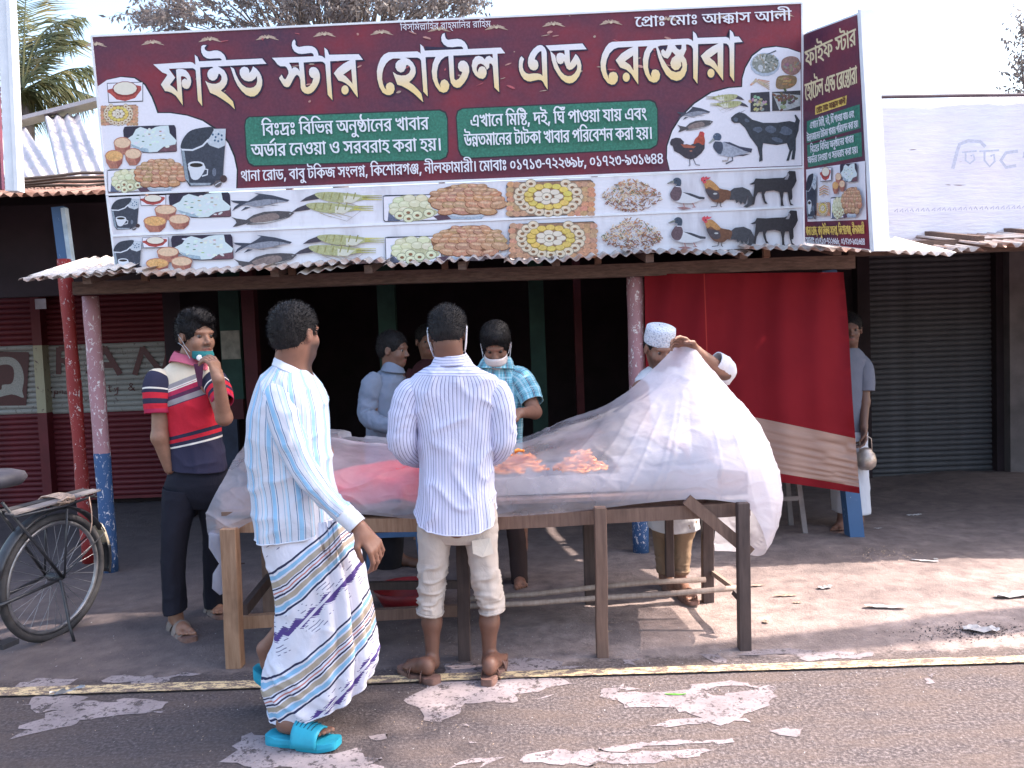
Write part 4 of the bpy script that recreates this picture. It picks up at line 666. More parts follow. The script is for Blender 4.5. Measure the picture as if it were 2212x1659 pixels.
# ---- headline, traced letter by letter (z: zoom scale, ox oy: corner of the zoom)
HL = [
 (380 / 2212, 480, 130, [
  ([(65,445),(400,425),(740,402),(790,415),(845,462),(905,490),(850,560),(830,530),(790,508),(340,522),(460,690),(360,825),(430,870),(510,955),(485,545),(530,530),(600,535),(660,555),(710,610),(745,680),(758,760),(745,830),(715,880),(680,895),(635,885),(600,850),(588,790),(595,745),(630,715),(650,712),(690,738),(680,700),(650,670),(610,658),(568,662),(578,850),(605,1200),(560,1130),(480,1020),(400,965),(330,940),(280,935),(205,815),(325,640),(300,615),(230,590),(150,520)], []),
  ([(830,268),(875,310),(905,393),(1320,372),(1405,368),(2075,338),(2150,430),(920,495),(965,1215),(890,1110),(850,560),(845,462)], []),
  ([(1040,90),(985,88),(955,110),(948,160),(955,220),(990,285),(1050,325),(1110,335),(1200,328),(1290,325),(1330,345),(1325,374),(1405,370),(1395,320),(1365,265),(1310,215),(1250,190),(1190,190),(1100,208),(1050,200),(1010,170),(1005,130)], []),
  ([(1150,480),(1240,478),(1300,510),(1370,560),(1415,640),(1430,720),(1415,800),(1370,870),(1305,930),(1400,1000),(1530,1130),(1570,1275),(1480,1180),(1350,1090),(1230,1015),(1115,965),(1025,750),(1070,785),(1150,808),(1220,808),(1290,780),(1325,730),(1330,670),(1300,620),(1265,612),(1255,650),(1235,700),(1195,735),(1150,740),(1100,715),(1070,665),(1065,610),(1085,560),(1125,525),(1175,510)], []),
  ([(1490,490),(1550,525),(1590,640),(1640,740),(1700,820),(1780,875),(1860,885),(1920,870),(1970,825),(1990,760),(1980,655),(1940,710),(1880,750),(1820,755),(1750,735),(1700,690),(1665,620),(1665,550),(1700,505),(1745,490),(1800,505),(1830,545),(1840,610),(1880,560),(1910,485),(1970,530),(2020,590),(2055,660),(2075,740),(2070,830),(2040,920),(1990,990),(1930,1030),(1860,1035),(1780,1005),(1700,930),(1630,840),(1570,720),(1530,600)], [])]),
 (330 / 2212, 850, 110, [
  ([(125,508),(1010,478),(1130,462),(1190,475),(1265,535),(1300,600),(1265,650),(1240,610),(1200,585),(1160,578),(790,600),(830,1110),(850,1135),(880,1135),(930,1105),(980,1040),(1010,940),(960,920),(920,860),(915,800),(925,750),(955,715),(1010,705),(1060,720),(1105,770),(1135,850),(1140,930),(1120,1030),(1070,1130),(1010,1210),(950,1255),(890,1272),(820,1255),(770,1210),(740,1150),(730,980),(710,910),(670,865),(640,865),(600,905),(550,1000),(510,1080),(475,1122),(430,1128),(380,1105),(330,1030),(275,935),(325,870),(360,940),(400,975),(430,940),(480,840),(475,780),(440,710),(400,680),(300,680),(240,640),(190,570)], [[(480,608),(695,600),(712,790),(670,735),(620,708),(575,715),(545,750),(530,690)]]),
  ([(600,122),(575,135),(555,180),(548,240),(565,310),(610,370),(680,408),(760,418),(850,408),(950,395),(990,405),(1015,440),(1015,480),(1110,468),(1100,410),(1080,350),(1035,295),(970,262),(890,255),(800,262),(700,280),(650,265),(615,220),(618,160)], []),
  ([(1240,290),(1300,345),(1335,445),(1970,432),(2055,543),(1895,548),(1950,1350),(1870,1240),(1790,1120),(1700,1045),(1620,1005),(1545,988),(1445,835),(1520,740),(1640,640),(1790,552),(1355,575),(1375,1000),(1410,1408),(1315,1290),(1265,650),(1262,530)], [[(1635,865),(1815,740),(1840,1060),(1760,970),(1690,900)]]),
  ('dot', 1678, 1190, 78, 98)]),
 (450 / 2212, 1180, 90, [
  ([(290,385),(740,372),(780,395),(805,425),(850,500),(810,520),(780,480),(740,462),(555,465),(620,500),(670,550),(705,620),(712,700),(690,760),(650,810),(605,850),(680,900),(750,970),(800,1030),(832,1162),(770,1100),(690,1025),(600,960),(500,905),(430,885),(358,692),(420,735),(490,750),(560,745),(615,710),(640,650),(625,600),(590,578),(565,580),(555,630),(525,680),(480,695),(430,670),(402,620),(405,560),(440,515),(490,488),(450,475),(360,475),(300,505),(250,555),(210,630),(190,710),(185,800),(200,880),(225,940),(258,970),(250,920),(265,880),(310,855),(345,865),(375,900),(382,960),(360,1020),(315,1048),(260,1045),(200,1010),(150,920),(118,800),(110,680),(130,580),(170,480),(220,420)], []),
  ([(788,258),(830,295),(855,360),(1455,335),(1530,335),(2045,312),(2110,395),(1990,400),(2020,1003),(1950,930),(1925,600),(1900,555),(1865,555),(1860,620),(1830,650),(1810,610),(1770,570),(1730,555),(1690,570),(1665,620),(1665,660),(1690,705),(1695,660),(1715,620),(1750,603),(1790,615),(1818,660),(1822,715),(1800,770),(1765,795),(1710,785),(1650,740),(1610,670),(1595,590),(1610,510),(1650,455),(1700,440),(1760,460),(1795,500),(1825,455),(1870,440),(1925,480),(1920,405),(1300,430),(1315,800),(1345,825),(1390,800),(1430,740),(1448,690),(1405,670),(1380,620),(1385,560),(1420,520),(1470,515),(1515,545),(1545,610),(1550,690),(1520,780),(1470,860),(1410,925),(1360,935),(1310,915),(1270,860),(1250,760),(1230,435),(1170,450),(1110,500),(1065,580),(1045,680),(1045,780),(1065,860),(1110,935),(1100,880),(1120,830),(1165,808),(1210,835),(1238,890),(1230,950),(1200,995),(1150,1012),(1090,990),(1030,910),(985,800),(970,680),(985,560),(1030,450),(865,455),(903,1070),(838,995),(800,480)], []),
  ([(1165,85),(1135,100),(1118,150),(1125,210),(1160,260),(1215,295),(1290,300),(1370,288),(1430,288),(1460,310),(1460,340),(1530,338),(1515,280),(1480,225),(1430,188),(1370,175),(1300,180),(1220,192),(1185,170),(1170,130)], [])]),
 (270 / 2212, 1630, 110, [
  ([(265,585),(235,610),(205,700),(200,850),(215,960),(260,1070),(330,1170),(420,1220),(500,1228),(600,1205),(700,1185),(780,1195),(830,1240),(880,1340),(945,1442),(930,1100),(915,500),(900,420),(860,350),(800,300),(750,290),(680,310),(580,390),(500,500),(450,620),(435,740),(450,830),(500,910),(570,940),(630,935),(680,890),(700,820),(690,740),(660,690),(600,660),(620,590),(680,500),(740,445),(790,440),(815,1095),(760,1050),(680,1030),(570,1030),(460,1045),(380,1020),(320,960),(290,870),(290,780),(305,700),(325,650)], []),
  ([(900,300),(1850,250),(1955,390),(1505,410),(1530,760),(1600,660),(1675,525),(1730,580),(1790,690),(1820,820),(1810,960),(1760,1090),(1680,1200),(1600,1260),(1510,1278),(1420,1255),(1320,1180),(1220,1050),(1120,880),(1060,680),(1015,440),(1135,560),(1170,720),(1220,850),(1290,980),(1380,1070),(1470,1100),(1570,1090),(1650,1030),(1710,940),(1725,850),(1710,770),(1650,850),(1580,910),(1510,930),(1450,890),(1410,790),(1370,690),(1345,750),(1280,780),(1220,755),(1185,690),(1175,600),(1200,520),(1260,490),(1330,500),(1395,550),(1390,412),(1010,430)], [])]),
 (500 / 2212, 1890, 80, [
  ([(270,245),(1340,198),(1385,215),(1412,245),(1440,300),(1410,340),(1385,295),(1340,275),(1305,275),(1310,350),(1270,440),(1305,490),(1320,560),(1315,640),(1285,720),(1235,770),(1175,788),(1100,765),(1030,700),(970,590),(920,450),(890,320),(850,330),(800,400),(775,500),(770,600),(790,690),(825,745),(820,690),(840,640),(880,632),(920,650),(942,700),(930,765),(895,805),(850,812),(790,785),(740,700),(710,600),(705,490),(725,390),(770,300),(630,305),(632,600),(635,838),(590,770),(540,690),(470,630),(385,600),(322,500),(400,410),(490,350),(570,310),(350,318),(290,340),(230,400),(190,490),(175,580),(185,670),(225,770),(222,720),(240,680),(285,665),(325,680),(348,730),(340,790),(305,835),(260,842),(205,815),(150,740),(115,640),(108,530),(130,420),(180,320),(225,265)],
   [[(445,515),(565,430),(570,645),(520,570)], [(950,292),(1055,285),(1045,330),(1020,380),(985,345),(960,370),(965,420),(1000,460),(1050,475),(1085,430),(1110,375),(1165,430),(1110,480),(1090,540),(1105,600),(1150,640),(1200,630),(1240,580),(1235,515),(1255,540),(1260,600),(1230,655),(1170,672),(1100,650),(1040,580),(980,480),(940,380),(908,308)], [(1150,285),(1250,280),(1245,340),(1220,358),(1180,335)]]),
  ([(1408,95),(1445,130),(1470,190),(1870,175),(1910,190),(1925,225),(1928,75),(1965,110),(1985,170),(2050,172),(2100,240),(1985,250),(1985,800),(1930,715),(1925,340),(1910,290),(1880,262),(1830,258),(1830,785),(1780,710),(1720,630),(1650,575),(1580,550),(1520,440),(1600,365),(1680,310),(1770,262),(1475,270),(1475,500),(1468,828),(1415,750),(1410,340),(1412,240)], [[(1640,465),(1755,382),(1757,595),(1710,520)]]),
  ('dot', 467, 738, 50, 65), ('dot', 1660, 682, 50, 63)])]
def grown(P, d):
    "offset outline by d pixels outward"
    s = -1 if area(P) > 0 else 1; out = []; n = len(P)
    for i in range(n):
        a, b, c = P[i - 1], P[i], P[(i + 1) % n]
        n1 = (b[1] - a[1], a[0] - b[0]); n2 = (c[1] - b[1], b[0] - c[0]); l1 = math.hypot(*n1) or 1; l2 = math.hypot(*n2) or 1
        x, y = n1[0] / l1 + n2[0] / l2, n1[1] / l1 + n2[1] / l2; l = max(math.hypot(x, y), 0.9)
        out.append((b[0] - s * x / l * d * min(2 / l, 1.5), b[1] - s * y / l * d * min(2 / l, 1.5)))
    return out
def hcol(x, y):
    top = 238 - (x - 500) * 0.057; t = max(0, min(1, (y - top + 20) / 130)); t = t * t * (3 - 2 * t)
    a, b = (0.74, 0.72, 0.78), (0.82, 0.60, 0.27); return tuple(a[i] + (b[i] - a[i]) * t for i in range(3))
sh = Art(SP, 0.004); hd = Art(SP, 0.007)
for z, ox, oy, shp in HL:
    for S in shp:
        if S[0] == 'dot':
            P = [(ox + z * (S[1] + S[3] * math.cos(k * .3927)), oy + z * (S[2] + S[4] * math.sin(k * .3927))) for k in range(16)]; H = []
        else: P = grown([(ox + z * x, oy + z * y) for x, y in S[0]], .7); H = [grown([(ox + z * x, oy + z * y) for x, y in h], -.5) for h in S[1]]
        gp = grown(P, 3.8)
        sh.poly([(x + 1.2, y + 1.2) for x, y in gp], (0.025, 0.015, 0.05), [grown(h, -2.2) for h in H])
        v, f = tess(P, H); hd.raw([(p.x, p.y) for p in v], f, [hcol(p.x, p.y) for p in v])
sh.build('headline_outline', PRINT, board); hd.build('headline_lettering', PRINT, board)
tx = Art(SP, 0.012); LW = (0.74, 0.74, 0.80)
tx.text('bis', 1277, 99, 1565, 88, 31, LW, 3)
tx.text('pro', 2024, 88, 2520, 67, 50, LW, 2, 0.8)
tx.text('g1', 838, 434, 1368, 414, 62, LW, 3.5, 1.0); tx.text('g2', 805, 501, 1410, 481, 62, LW, 3.5, 1.0)
tx.text('g3', 1500, 407, 2060, 384, 60, LW, 2.5, 1.0); tx.text('g4', 1481, 468, 2078, 445, 60, LW, 2.5, 1.0)
tx.text('ad', 773, 580, 2112, 524, 52, LW, 3, 0.8)
tx.build('small_lettering', PRINT, board)
# ---- the printed pictures of food and animals
fL = lambda x, y: (330 + .2848 * x, 560 + .2848 * y)
fM = lambda x, y: (1200 + .5984 * x, 560 + .5984 * y)
fN = lambda x, y: (1880 + .5512 * x, 530 + .5512 * y)
fQ = lambda x, y: (1940 + .2893 * x, 130 + .2893 * y)
def boxmap(s, f, d):
    return lambda x, y: f(d[0] + (x - s[0]) / (s[2] - s[0]) * (d[2] - d[0]), d[1] + (y - s[1]) / (s[3] - s[1]) * (d[3] - d[1]))
def shift(f, dx, dy): return lambda x, y: f(x + dx, y + dy)
class Pen:
    "draws into art through a mapping f of local coordinates"
    def __init__(s, art, f): s.a = art; s.f = f; (x0, y0), (x1, y1) = f(0, 0), f(100, 0); s.k = math.hypot(x1 - x0, y1 - y0) / 100; (x1, y1) = f(0, 100); s.ky = abs(y1 - y0) / 100
    def P(s, pts, c, sm=0): s.a.poly(mp(s.f, smoothclosed(pts, sm) if sm else pts), c)
    def E(s, x, y, rx, ry, c, rot=0, n=14, jit=0): q = s.f(x, y); s.a.ell(q[0], q[1], rx * s.k, ry * s.ky, c, rot, n, jit)
    def Ln(s, pts, w, c, w2=None): s.a.line(mp(s.f, pts), w * s.k, c, None if w2 is None else w2 * s.k)
GRAY = (0.05, 0.055, 0.08); PALE = (0.62, 0.64, 0.70); CLAY = (0.42, 0.17, 0.12); CUST = (0.72, 0.50, 0.34)
def v3(c, d): return tuple(max(0, min(1, x * (1 + random.uniform(-d, d)))) for x in c)
def coffee(p):
    p.P([(90, 385), (400, 300), (385, 480), (380, 560), (300, 600), (150, 605), (118, 560)], (0.045, 0.05, 0.075))
    p.P([(92, 380), (110, 375), (150, 590), (120, 560)], (0.25, 0.30, 0.36))
    p.P([(270, 340), (300, 285), (325, 260), (400, 260), (395, 360), (350, 378), (290, 360)], (0.50, 0.54, 0.60))
    p.P([(88, 365), (105, 320), (150, 275), (220, 256), (315, 252), (290, 310), (240, 350), (160, 375), (100, 380)], (0.035, 0.04, 0.06), 3)
    p.Ln([(95, 385), (170, 388), (240, 362), (280, 325)], 12, PALE)
    for x, y in ((310, 295), (330, 310), (350, 292), (372, 300), (325, 330), (348, 335), (372, 325)): p.E(x, y, 7, 7, (0.05, 0.12, 0.22))
    p.P([(145, 480), (255, 480), (240, 530), (205, 565), (165, 560), (150, 520)], PALE, 3); p.E(195, 475, 58, 20, PALE); p.E(196, 478, 46, 13, (0.02, 0.012, 0.01))
    p.Ln([(248, 500), (275, 505), (272, 535), (235, 545)], 9, PALE)
    p.P([(150, 585), (300, 585), (290, 600), (160, 600)], (0.3, 0.34, 0.4)); p.E(385, 560, 24, 22, (0.06, 0.03, 0.035)); p.E(345, 590, 28, 20, (0.12, 0.10, 0.11), -0.5); p.Ln([(325, 600), (345, 588), (365, 580)], 5, PALE)
    p.E(320, 520, 14, 25, (0.16, 0.18, 0.24))
def bowl(p):
    p.P([(412, 222), (705, 215), (705, 330), (425, 338)], (0.05, 0.05, 0.06)); p.P([(417, 226), (700, 219), (700, 325), (430, 333)], WH)
    p.P([(415, 262), (450, 255), (650, 235), (690, 240), (692, 262), (640, 310), (560, 328), (490, 318), (440, 285), (415, 275)], (0.42, 0.07, 0.06))
    p.E(560, 258, 105, 46, (0.24, 0.03, 0.03)); p.E(560, 254, 95, 38, (0.72, 0.66, 0.56))
def jar(p, cx, cy, r, top, ratio=0.42, speck=False):
    p.P([(cx - r, cy), (cx + r, cy), (cx + r * .88, cy + r * .55), (cx + r * .45, cy + r * .95), (cx - r * .45, cy + r * .97), (cx - r * .88, cy + r * .5)], CLAY)
    p.P([(cx, cy), (cx + r, cy), (cx + r * .88, cy + r * .55), (cx + r * .45, cy + r * .95)], (0.30, 0.10, 0.08))
    p.E(cx, cy, r * 1.03, r * ratio * 1.1, (0.48, 0.20, 0.14)); p.E(cx, cy + 2, r * .94, r * ratio * .95, top)
    if speck:
        for i in range(16): a = random.uniform(0, 6.3); q = random.random() ** .5; p.E(cx + r * .8 * q * math.cos(a), cy + r * ratio * .8 * q * math.sin(a), 9, 5, random.choice(((0.62, 0.30, 0.10), (0.8, 0.5, 0.22))), a, 7)
def jars(p):
    jar(p, 697, 380, 122, CUST, 0.42); jar(p, 580, 508, 128, (0.72, 0.40, 0.16), 0.42, True); jar(p, 850, 486, 118, CUST, 0.42)
def rice(p):
    p.P([(735, 240), (750, 205), (790, 200), (1400, 185), (1420, 215), (1435, 450), (1420, 462), (1080, 474), (990, 470), (745, 330)], (0.028, 0.02, 0.045))
    p.P([(1250, 420), (1425, 375), (1432, 455), (1200, 462)], (0.16, 0.07, 0.09))
    p.P([(770, 335), (860, 290), (900, 230), (960, 205), (1080, 238), (1160, 205), (1230, 195), (1325, 190), (1340, 270), (1430, 345), (1415, 385), (1260, 410), (1180, 462), (1080, 468), (960, 455), (880, 425), (830, 390)], (0.60, 0.68, 0.70))
    p.P([(830, 380), (930, 410), (1060, 430), (1070, 468), (960, 455), (880, 425)], (0.34, 0.44, 0.52))
    for i in range(34): p.E(random.uniform(880, 1320), random.uniform(230, 440), random.uniform(12, 34), random.uniform(7, 16), v3((0.66, 0.70, 0.70), 0.1), random.uniform(-.6, .6), 9)
    for x, y, c in ((1075, 280, (.3, .25, .1)), (920, 325, (.25, .4, .3)), (1220, 250, (.5, .2, .2)), (1260, 325, (.5, .4, .3)), (995, 355, (.1, .2, .15)), (1090, 390, (.35, .5, .2)), (1220, 295, (.3, .3, .2)), (930, 290, (.2, .3, .25)), (1000, 300, (.3, .45, .4))): p.E(x, y, 19, 6, c, 0, 8)
def fish(p):
    D_ = (0.05, 0.055, 0.085); M_ = (0.26, 0.27, 0.33)
    p.P([(1425, 280), (1520, 292), (1620, 285), (1680, 250), (1730, 212), (1690, 195), (1790, 208), (1890, 220), (1990, 245), (2080, 275), (2060, 292), (1960, 300), (1870, 325), (1700, 350), (1600, 330), (1540, 340), (1440, 395), (1480, 350), (1530, 320), (1460, 300)], M_)
    p.P([(1425, 278), (1620, 285), (1690, 245), (1740, 212), (1690, 195), (1790, 206), (1900, 222), (2082, 272), (2060, 290), (1960, 270), (1830, 262), (1700, 280), (1600, 305), (1540, 338), (1445, 395), (1470, 350), (1520, 315), (1455, 300)], D_)
    p.P([(1540, 395), (1590, 350), (1650, 355)], D_); p.P([(1700, 355), (1820, 350), (1760, 358)], D_); p.P([(1930, 250), (1945, 318), (1940, 250)], D_); p.P([(1850, 330), (1980, 328), (1900, 336)], D_)
    p.P([(1430, 460), (1490, 480), (1600, 495), (1680, 440), (1800, 405), (1950, 395), (2080, 400), (2140, 415), (2080, 465), (1980, 500), (1820, 535), (1700, 545), (1600, 548), (1620, 532), (1500, 565), (1448, 575), (1490, 530), (1480, 500)], (0.085, 0.075, 0.085))
    p.P([(1640, 490), (1760, 445), (1900, 420), (1960, 440), (1960, 480), (1820, 520), (1680, 525)], (0.24, 0.18, 0.17), 3)
    p.P([(1620, 535), (1820, 520), (1990, 488), (2080, 455), (1980, 498), (1820, 533)], (0.5, 0.48, 0.48)); p.E(2090, 425, 12, 9, (0.3, .3, .32))
def prawn(p):                        # drawn in zoomA coordinates
    for dy, dx in ((0, 0), (62, -50)):
        c1, c2 = (0.42, 0.40, 0.12), (0.30, 0.28, 0.10)
        p.P([(1285 + dx, 1185 + dy), (1320 + dx, 1160 + dy), (1390 + dx, 1132 + dy), (1440 + dx, 1140 + dy), (1390 + dx, 1170 + dy), (1320 + dx, 1180 + dy)], (0.06, 0.05, 0.07))
        p.P([(1370 + dx, 1138 + dy), (1450 + dx, 1128 + dy), (1560 + dx, 1135 + dy), (1660 + dx, 1150 + dy), (1680 + dx, 1168 + dy), (1600 + dx, 1185 + dy), (1500 + dx, 1190 + dy), (1410 + dx, 1172 + dy)], (0.42, 0.42, 0.22), 3)
        p.P([(1540 + dx, 1150 + dy), (1640 + dx, 1160 + dy), (1600 + dx, 1192 + dy), (1540 + dx, 1195 + dy)], (0.62, 0.60, 0.50))
        for k in range(5): p.Ln([(1430 + dx + k * 45, 1132 + dy), (1418 + dx + k * 45, 1172 + dy)], 7, c2)
        for k in range(3): p.Ln([(1650 + dx, 1152 + dy + k * 9), (1765 + dx, 1150 + dy + k * 12)], 8, random.choice((c1, c2, (0.55, 0.5, 0.1))), 3)
        for k in range(3): p.Ln([(1450 + dx + k * 50, 1188 + dy), (1520 + dx + k * 60, 1215 + dy)], 4, (0.4, 0.32, 0.2), 2)
    p.Ln([(1420, 1260), (1560, 1300), (1640, 1240)], 2, (0.35, 0.3, 0.3))
def ringsweet(p, x, y, r, c): p.E(x, y, r * 1.12, r * .9, tuple(q * .45 for q in c)); p.E(x, y, r, r * .76, c); p.E(x, y + r * .08, r * .42, r * .28, (0.25, 0.12, 0.06)); p.E(x - r * .2, y - r * .45, r * .45, r * .14, tuple(min(1, q * 1.15) for q in c))
def whitesweets(p, frame=True):
    if frame: p.P([(35, 108), (50, 104), (330, 98), (330, 238), (45, 246), (38, 238)], (0.03, 0.03, 0.05)); p.P([(38, 112), (330, 102), (330, 234), (48, 242), (42, 235)], WH)
    p.P([(65, 190), (100, 225), (130, 240), (60, 242)], (0.12, 0.14, 0.22)); p.P([(62, 150), (75, 205), (150, 238), (240, 238), (325, 205), (300, 150), (180, 120)], (0.50, 0.58, 0.64))
    p.P([(75, 170), (100, 125), (150, 106), (215, 110), (285, 120), (320, 170), (320, 205), (245, 235), (170, 238), (100, 215)], (0.50, 0.48, 0.30), 3)
    for x, y in ((120, 135), (175, 122), (240, 122), (100, 165), (150, 155), (205, 150), (260, 155), (295, 170), (100, 190), (150, 185)): p.E(x, y, 34, 22, (0.40, 0.38, 0.22)); p.E(x, y - 1, 31, 19, v3((0.66, 0.64, 0.44), .05)); p.E(x - 6, y - 9, 14, 4, (.74, .72, .56))
    for x, y in ((125, 212), (170, 195), (172, 228), (218, 210), (280, 200)): ringsweet(p, x, y, 27, (0.66, 0.66, 0.46))
def brownpile(p):
    p.P([(370, 205), (580, 205), (560, 232), (400, 232)], (0.36, 0.42, 0.52)); p.P([(300, 215), (370, 205), (400, 232), (330, 238)], (0.10, 0.05, 0.08))
    p.E(478, 140, 200, 82, (0.50, 0.54, 0.60)); p.P([(280, 135), (300, 95), (370, 62), (450, 46), (540, 46), (620, 72), (670, 110), (676, 140), (640, 180), (560, 205), (470, 210), (380, 200), (310, 175)], (0.24, 0.11, 0.06), 3)
    for row, (y, x0, x1, n, rx, ry) in enumerate(((58, 420, 560, 4, 30, 13), (78, 360, 620, 7, 32, 14), (100, 320, 640, 8, 32, 15), (125, 310, 650, 8, 36, 17), (155, 330, 650, 6, 46, 21), (188, 375, 590, 4, 48, 18))):
        for k in range(n):
            x = x0 + (x1 - x0) * k / (n - 1) + random.uniform(-6, 6); yy = y + random.uniform(-4, 4); r_ = random.uniform(-.2, .2)
            p.E(x, yy + 2, rx * 1.06, ry * 1.15, (0.20, 0.08, 0.04), r_); p.E(x, yy, rx, ry, v3((0.50, 0.27, 0.16), .12), r_); p.E(x - rx * .15, yy - ry * .4, rx * .6, ry * .3, (0.66, 0.42, 0.28), r_, 8)
def sweettray(p, frame=True):
    if frame: p.P([(700, 28), (715, 36), (1140, 22), (1153, 32), (1156, 200), (1145, 208), (712, 222), (698, 212)][1:] + [(692, 50)], (0.03, 0.03, 0.05)); p.P([(697, 45), (712, 38), (1138, 26), (1150, 36), (1151, 198), (1140, 204), (714, 218), (702, 206)], (0.30, 0.17, 0.11))
    else: p.P([(695, 40), (1140, 26), (1152, 200), (700, 218)], (0.30, 0.17, 0.11))
    ctr = (915, 112)
    for x in range(712, 1150, 36):
        for y in range(48, 214, 26):
            d = math.hypot((x - ctr[0]) / 1.5, y - ctr[1])
            if d > 118 and x > 700: p.E(x + random.uniform(-4, 4), y + random.uniform(-3, 3), 21, 15, v3((0.56, 0.30, 0.18), .12))
    for k in range(20): a = k / 20 * 6.283; x, y = ctr[0] + 158 * math.cos(a), ctr[1] + 86 * math.sin(a); ringsweet(p, x, y, 27, (0.68, 0.56, 0.42)) if 38 < y < 206 else None
    for k in range(14): a = k / 14 * 6.283 + .2; x, y = ctr[0] + 106 * math.cos(a), ctr[1] + 56 * math.sin(a); p.E(x, y, 26, 17, (0.40, 0.26, 0.04)); p.E(x, y - 2, 23, 14, v3((0.70, 0.52, 0.14), .08))
    for k in range(7): a = k / 7 * 6.283; x, y = ctr[0] + 56 * math.cos(a), ctr[1] + 29 * math.sin(a); p.E(x, y, 27, 16, (0.38, 0.28, 0.2)); p.E(x, y - 1, 24, 14, (0.70, 0.62, 0.52))
    ringsweet(p, ctr[0] - 8, ctr[1], 25, (0.70, 0.62, 0.5))
def biryani(p):                       # local coordinates of zoom N
    def inside_(x, y):
        t = (x - 240) / 175; return abs(t) < 1 and y > 75 + 95 * abs(t) ** 1.6 - 4 and y < 262 - 66 * t * t
    for i in range(520):
        x, y = random.uniform(65, 412), random.uniform(70, 262)
        if not inside_(x, y): continue
        c = random.choice(((0.66, 0.50, 0.34), (0.60, 0.36, 0.20), (0.72, 0.62, 0.48), (0.42, 0.18, 0.10), (0.28, 0.16, 0.10), (0.55, 0.27, 0.14), (0.14, 0.15, 0.06)))
        if y > 200 or (x > 290 and y > 160): c = random.choice((c, (0.30, 0.12, 0.08), (0.2, 0.1, 0.07)))
        a = random.uniform(-1.2, 1.2); l = random.uniform(5, 13); p.Ln([(x - l * math.cos(a), y - l * math.sin(a)), (x + l * math.cos(a), y + l * math.sin(a))], random.uniform(3.5, 6), c)
def duck(p):
    p.Ln([(540, 215), (545, 240)], 5, (0.45, 0.2, 0.2)); p.Ln([(590, 210), (603, 236)], 5, (0.45, 0.2, 0.2)); p.P([(500, 240), (545, 235), (585, 245), (540, 252)], (0.35, 0.18, 0.18)); p.Ln([(590, 238), (612, 236)], 4, (.4, .2, .2))
    p.P([(515, 140), (560, 155), (620, 178), (650, 190), (600, 212), (540, 215), (500, 205), (480, 180)], (0.62, 0.62, 0.66), 3)
    p.P([(530, 150), (580, 158), (630, 176), (662, 180), (660, 192), (630, 192), (580, 172)], (0.05, 0.05, 0.07))
    p.P([(490, 118), (520, 122), (530, 155), (515, 195), (490, 200), (470, 185), (462, 160), (475, 135)], (0.13, 0.08, 0.10), 3)
    p.P([(480, 80), (495, 68), (515, 70), (527, 88), (520, 120), (495, 120), (500, 105), (485, 100)], (0.05, 0.07, 0.11), 3); p.Ln([(494, 118), (522, 120)], 4, WH)
    p.P([(486, 84), (470, 86), (443, 100), (450, 104), (484, 97)], (0.22, 0.22, 0.2)); p.E(500, 84, 3, 3, BLK)
def duck_main(p):                    # local coordinates of zoom Q
    p.Ln([(1320, 1280), (1310, 1320), (1250, 1325)], 18, (0.45, .40, .40)); p.Ln([(1360, 1280), (1365, 1320), (1290, 1355)], 16, (0.12, .12, .16))
    p.P([(1250, 1120), (1330, 1125), (1450, 1180), (1570, 1215), (1480, 1250), (1380, 1280), (1280, 1275), (1190, 1235)], (0.36, 0.38, 0.46), 3)
    p.P([(1270, 1120), (1330, 1118), (1440, 1165), (1580, 1190), (1570, 1235), (1500, 1215), (1400, 1170)], (0.05, 0.05, 0.09)); p.P([(1380, 1265), (1565, 1245), (1480, 1270)], (0.04, 0.04, 0.07))
    p.P([(1180, 1105), (1240, 1115), (1260, 1180), (1230, 1250), (1180, 1220), (1148, 1160)], (0.06, 0.07, 0.11), 3)
    p.E(1195, 1062, 47, 46, (0.07, 0.10, 0.16)); p.Ln([(1170, 1103), (1240, 1108)], 9, WH); p.P([(1155, 1070), (1130, 1095), (1095, 1130), (1120, 1132), (1165, 1100)], (0.36, 0.38, 0.36)); p.E(1170, 1040, 4, 4, WH)
def rooster(p):
    p.P([(800, 150), (830, 128), (880, 122), (920, 140), (942, 180), (935, 225), (905, 240), (885, 235), (910, 215), (912, 175), (895, 225), (880, 205), (870, 225), (860, 200), (845, 215), (838, 195), (805, 195)], (0.055, 0.055, 0.07))
    p.P([(660, 98), (690, 82), (720, 100), (750, 130), (810, 145), (805, 190), (785, 195), (760, 212), (720, 208), (690, 185), (672, 150)], (0.17, 0.07, 0.04), 3)
    p.P([(658, 96), (688, 80), (715, 95), (748, 132), (720, 140), (690, 120), (670, 130)], (0.50, 0.25, 0.09), 3)
    p.P([(665, 135), (700, 138), (740, 150), (745, 185), (715, 195), (685, 175)], (0.07, 0.055, 0.07), 3); p.E(722, 160, 12, 5, (.5, .5, .5))
    p.P([(640, 70), (655, 60), (660, 68), (672, 58), (676, 66), (697, 65), (685, 76), (668, 80), (672, 98), (655, 102), (650, 90), (640, 84)], (0.62, 0.07, 0.10)); p.E(660, 84, 4, 4, BLK)
    for x in (735, 755): p.Ln([(x, 208), (x - 3, 232)], 5, (.08, .06, .07)); p.Ln([(x - 3, 232), (x - 38 if x == 735 else x + 6, 236)], 4, (.08, .06, .07))
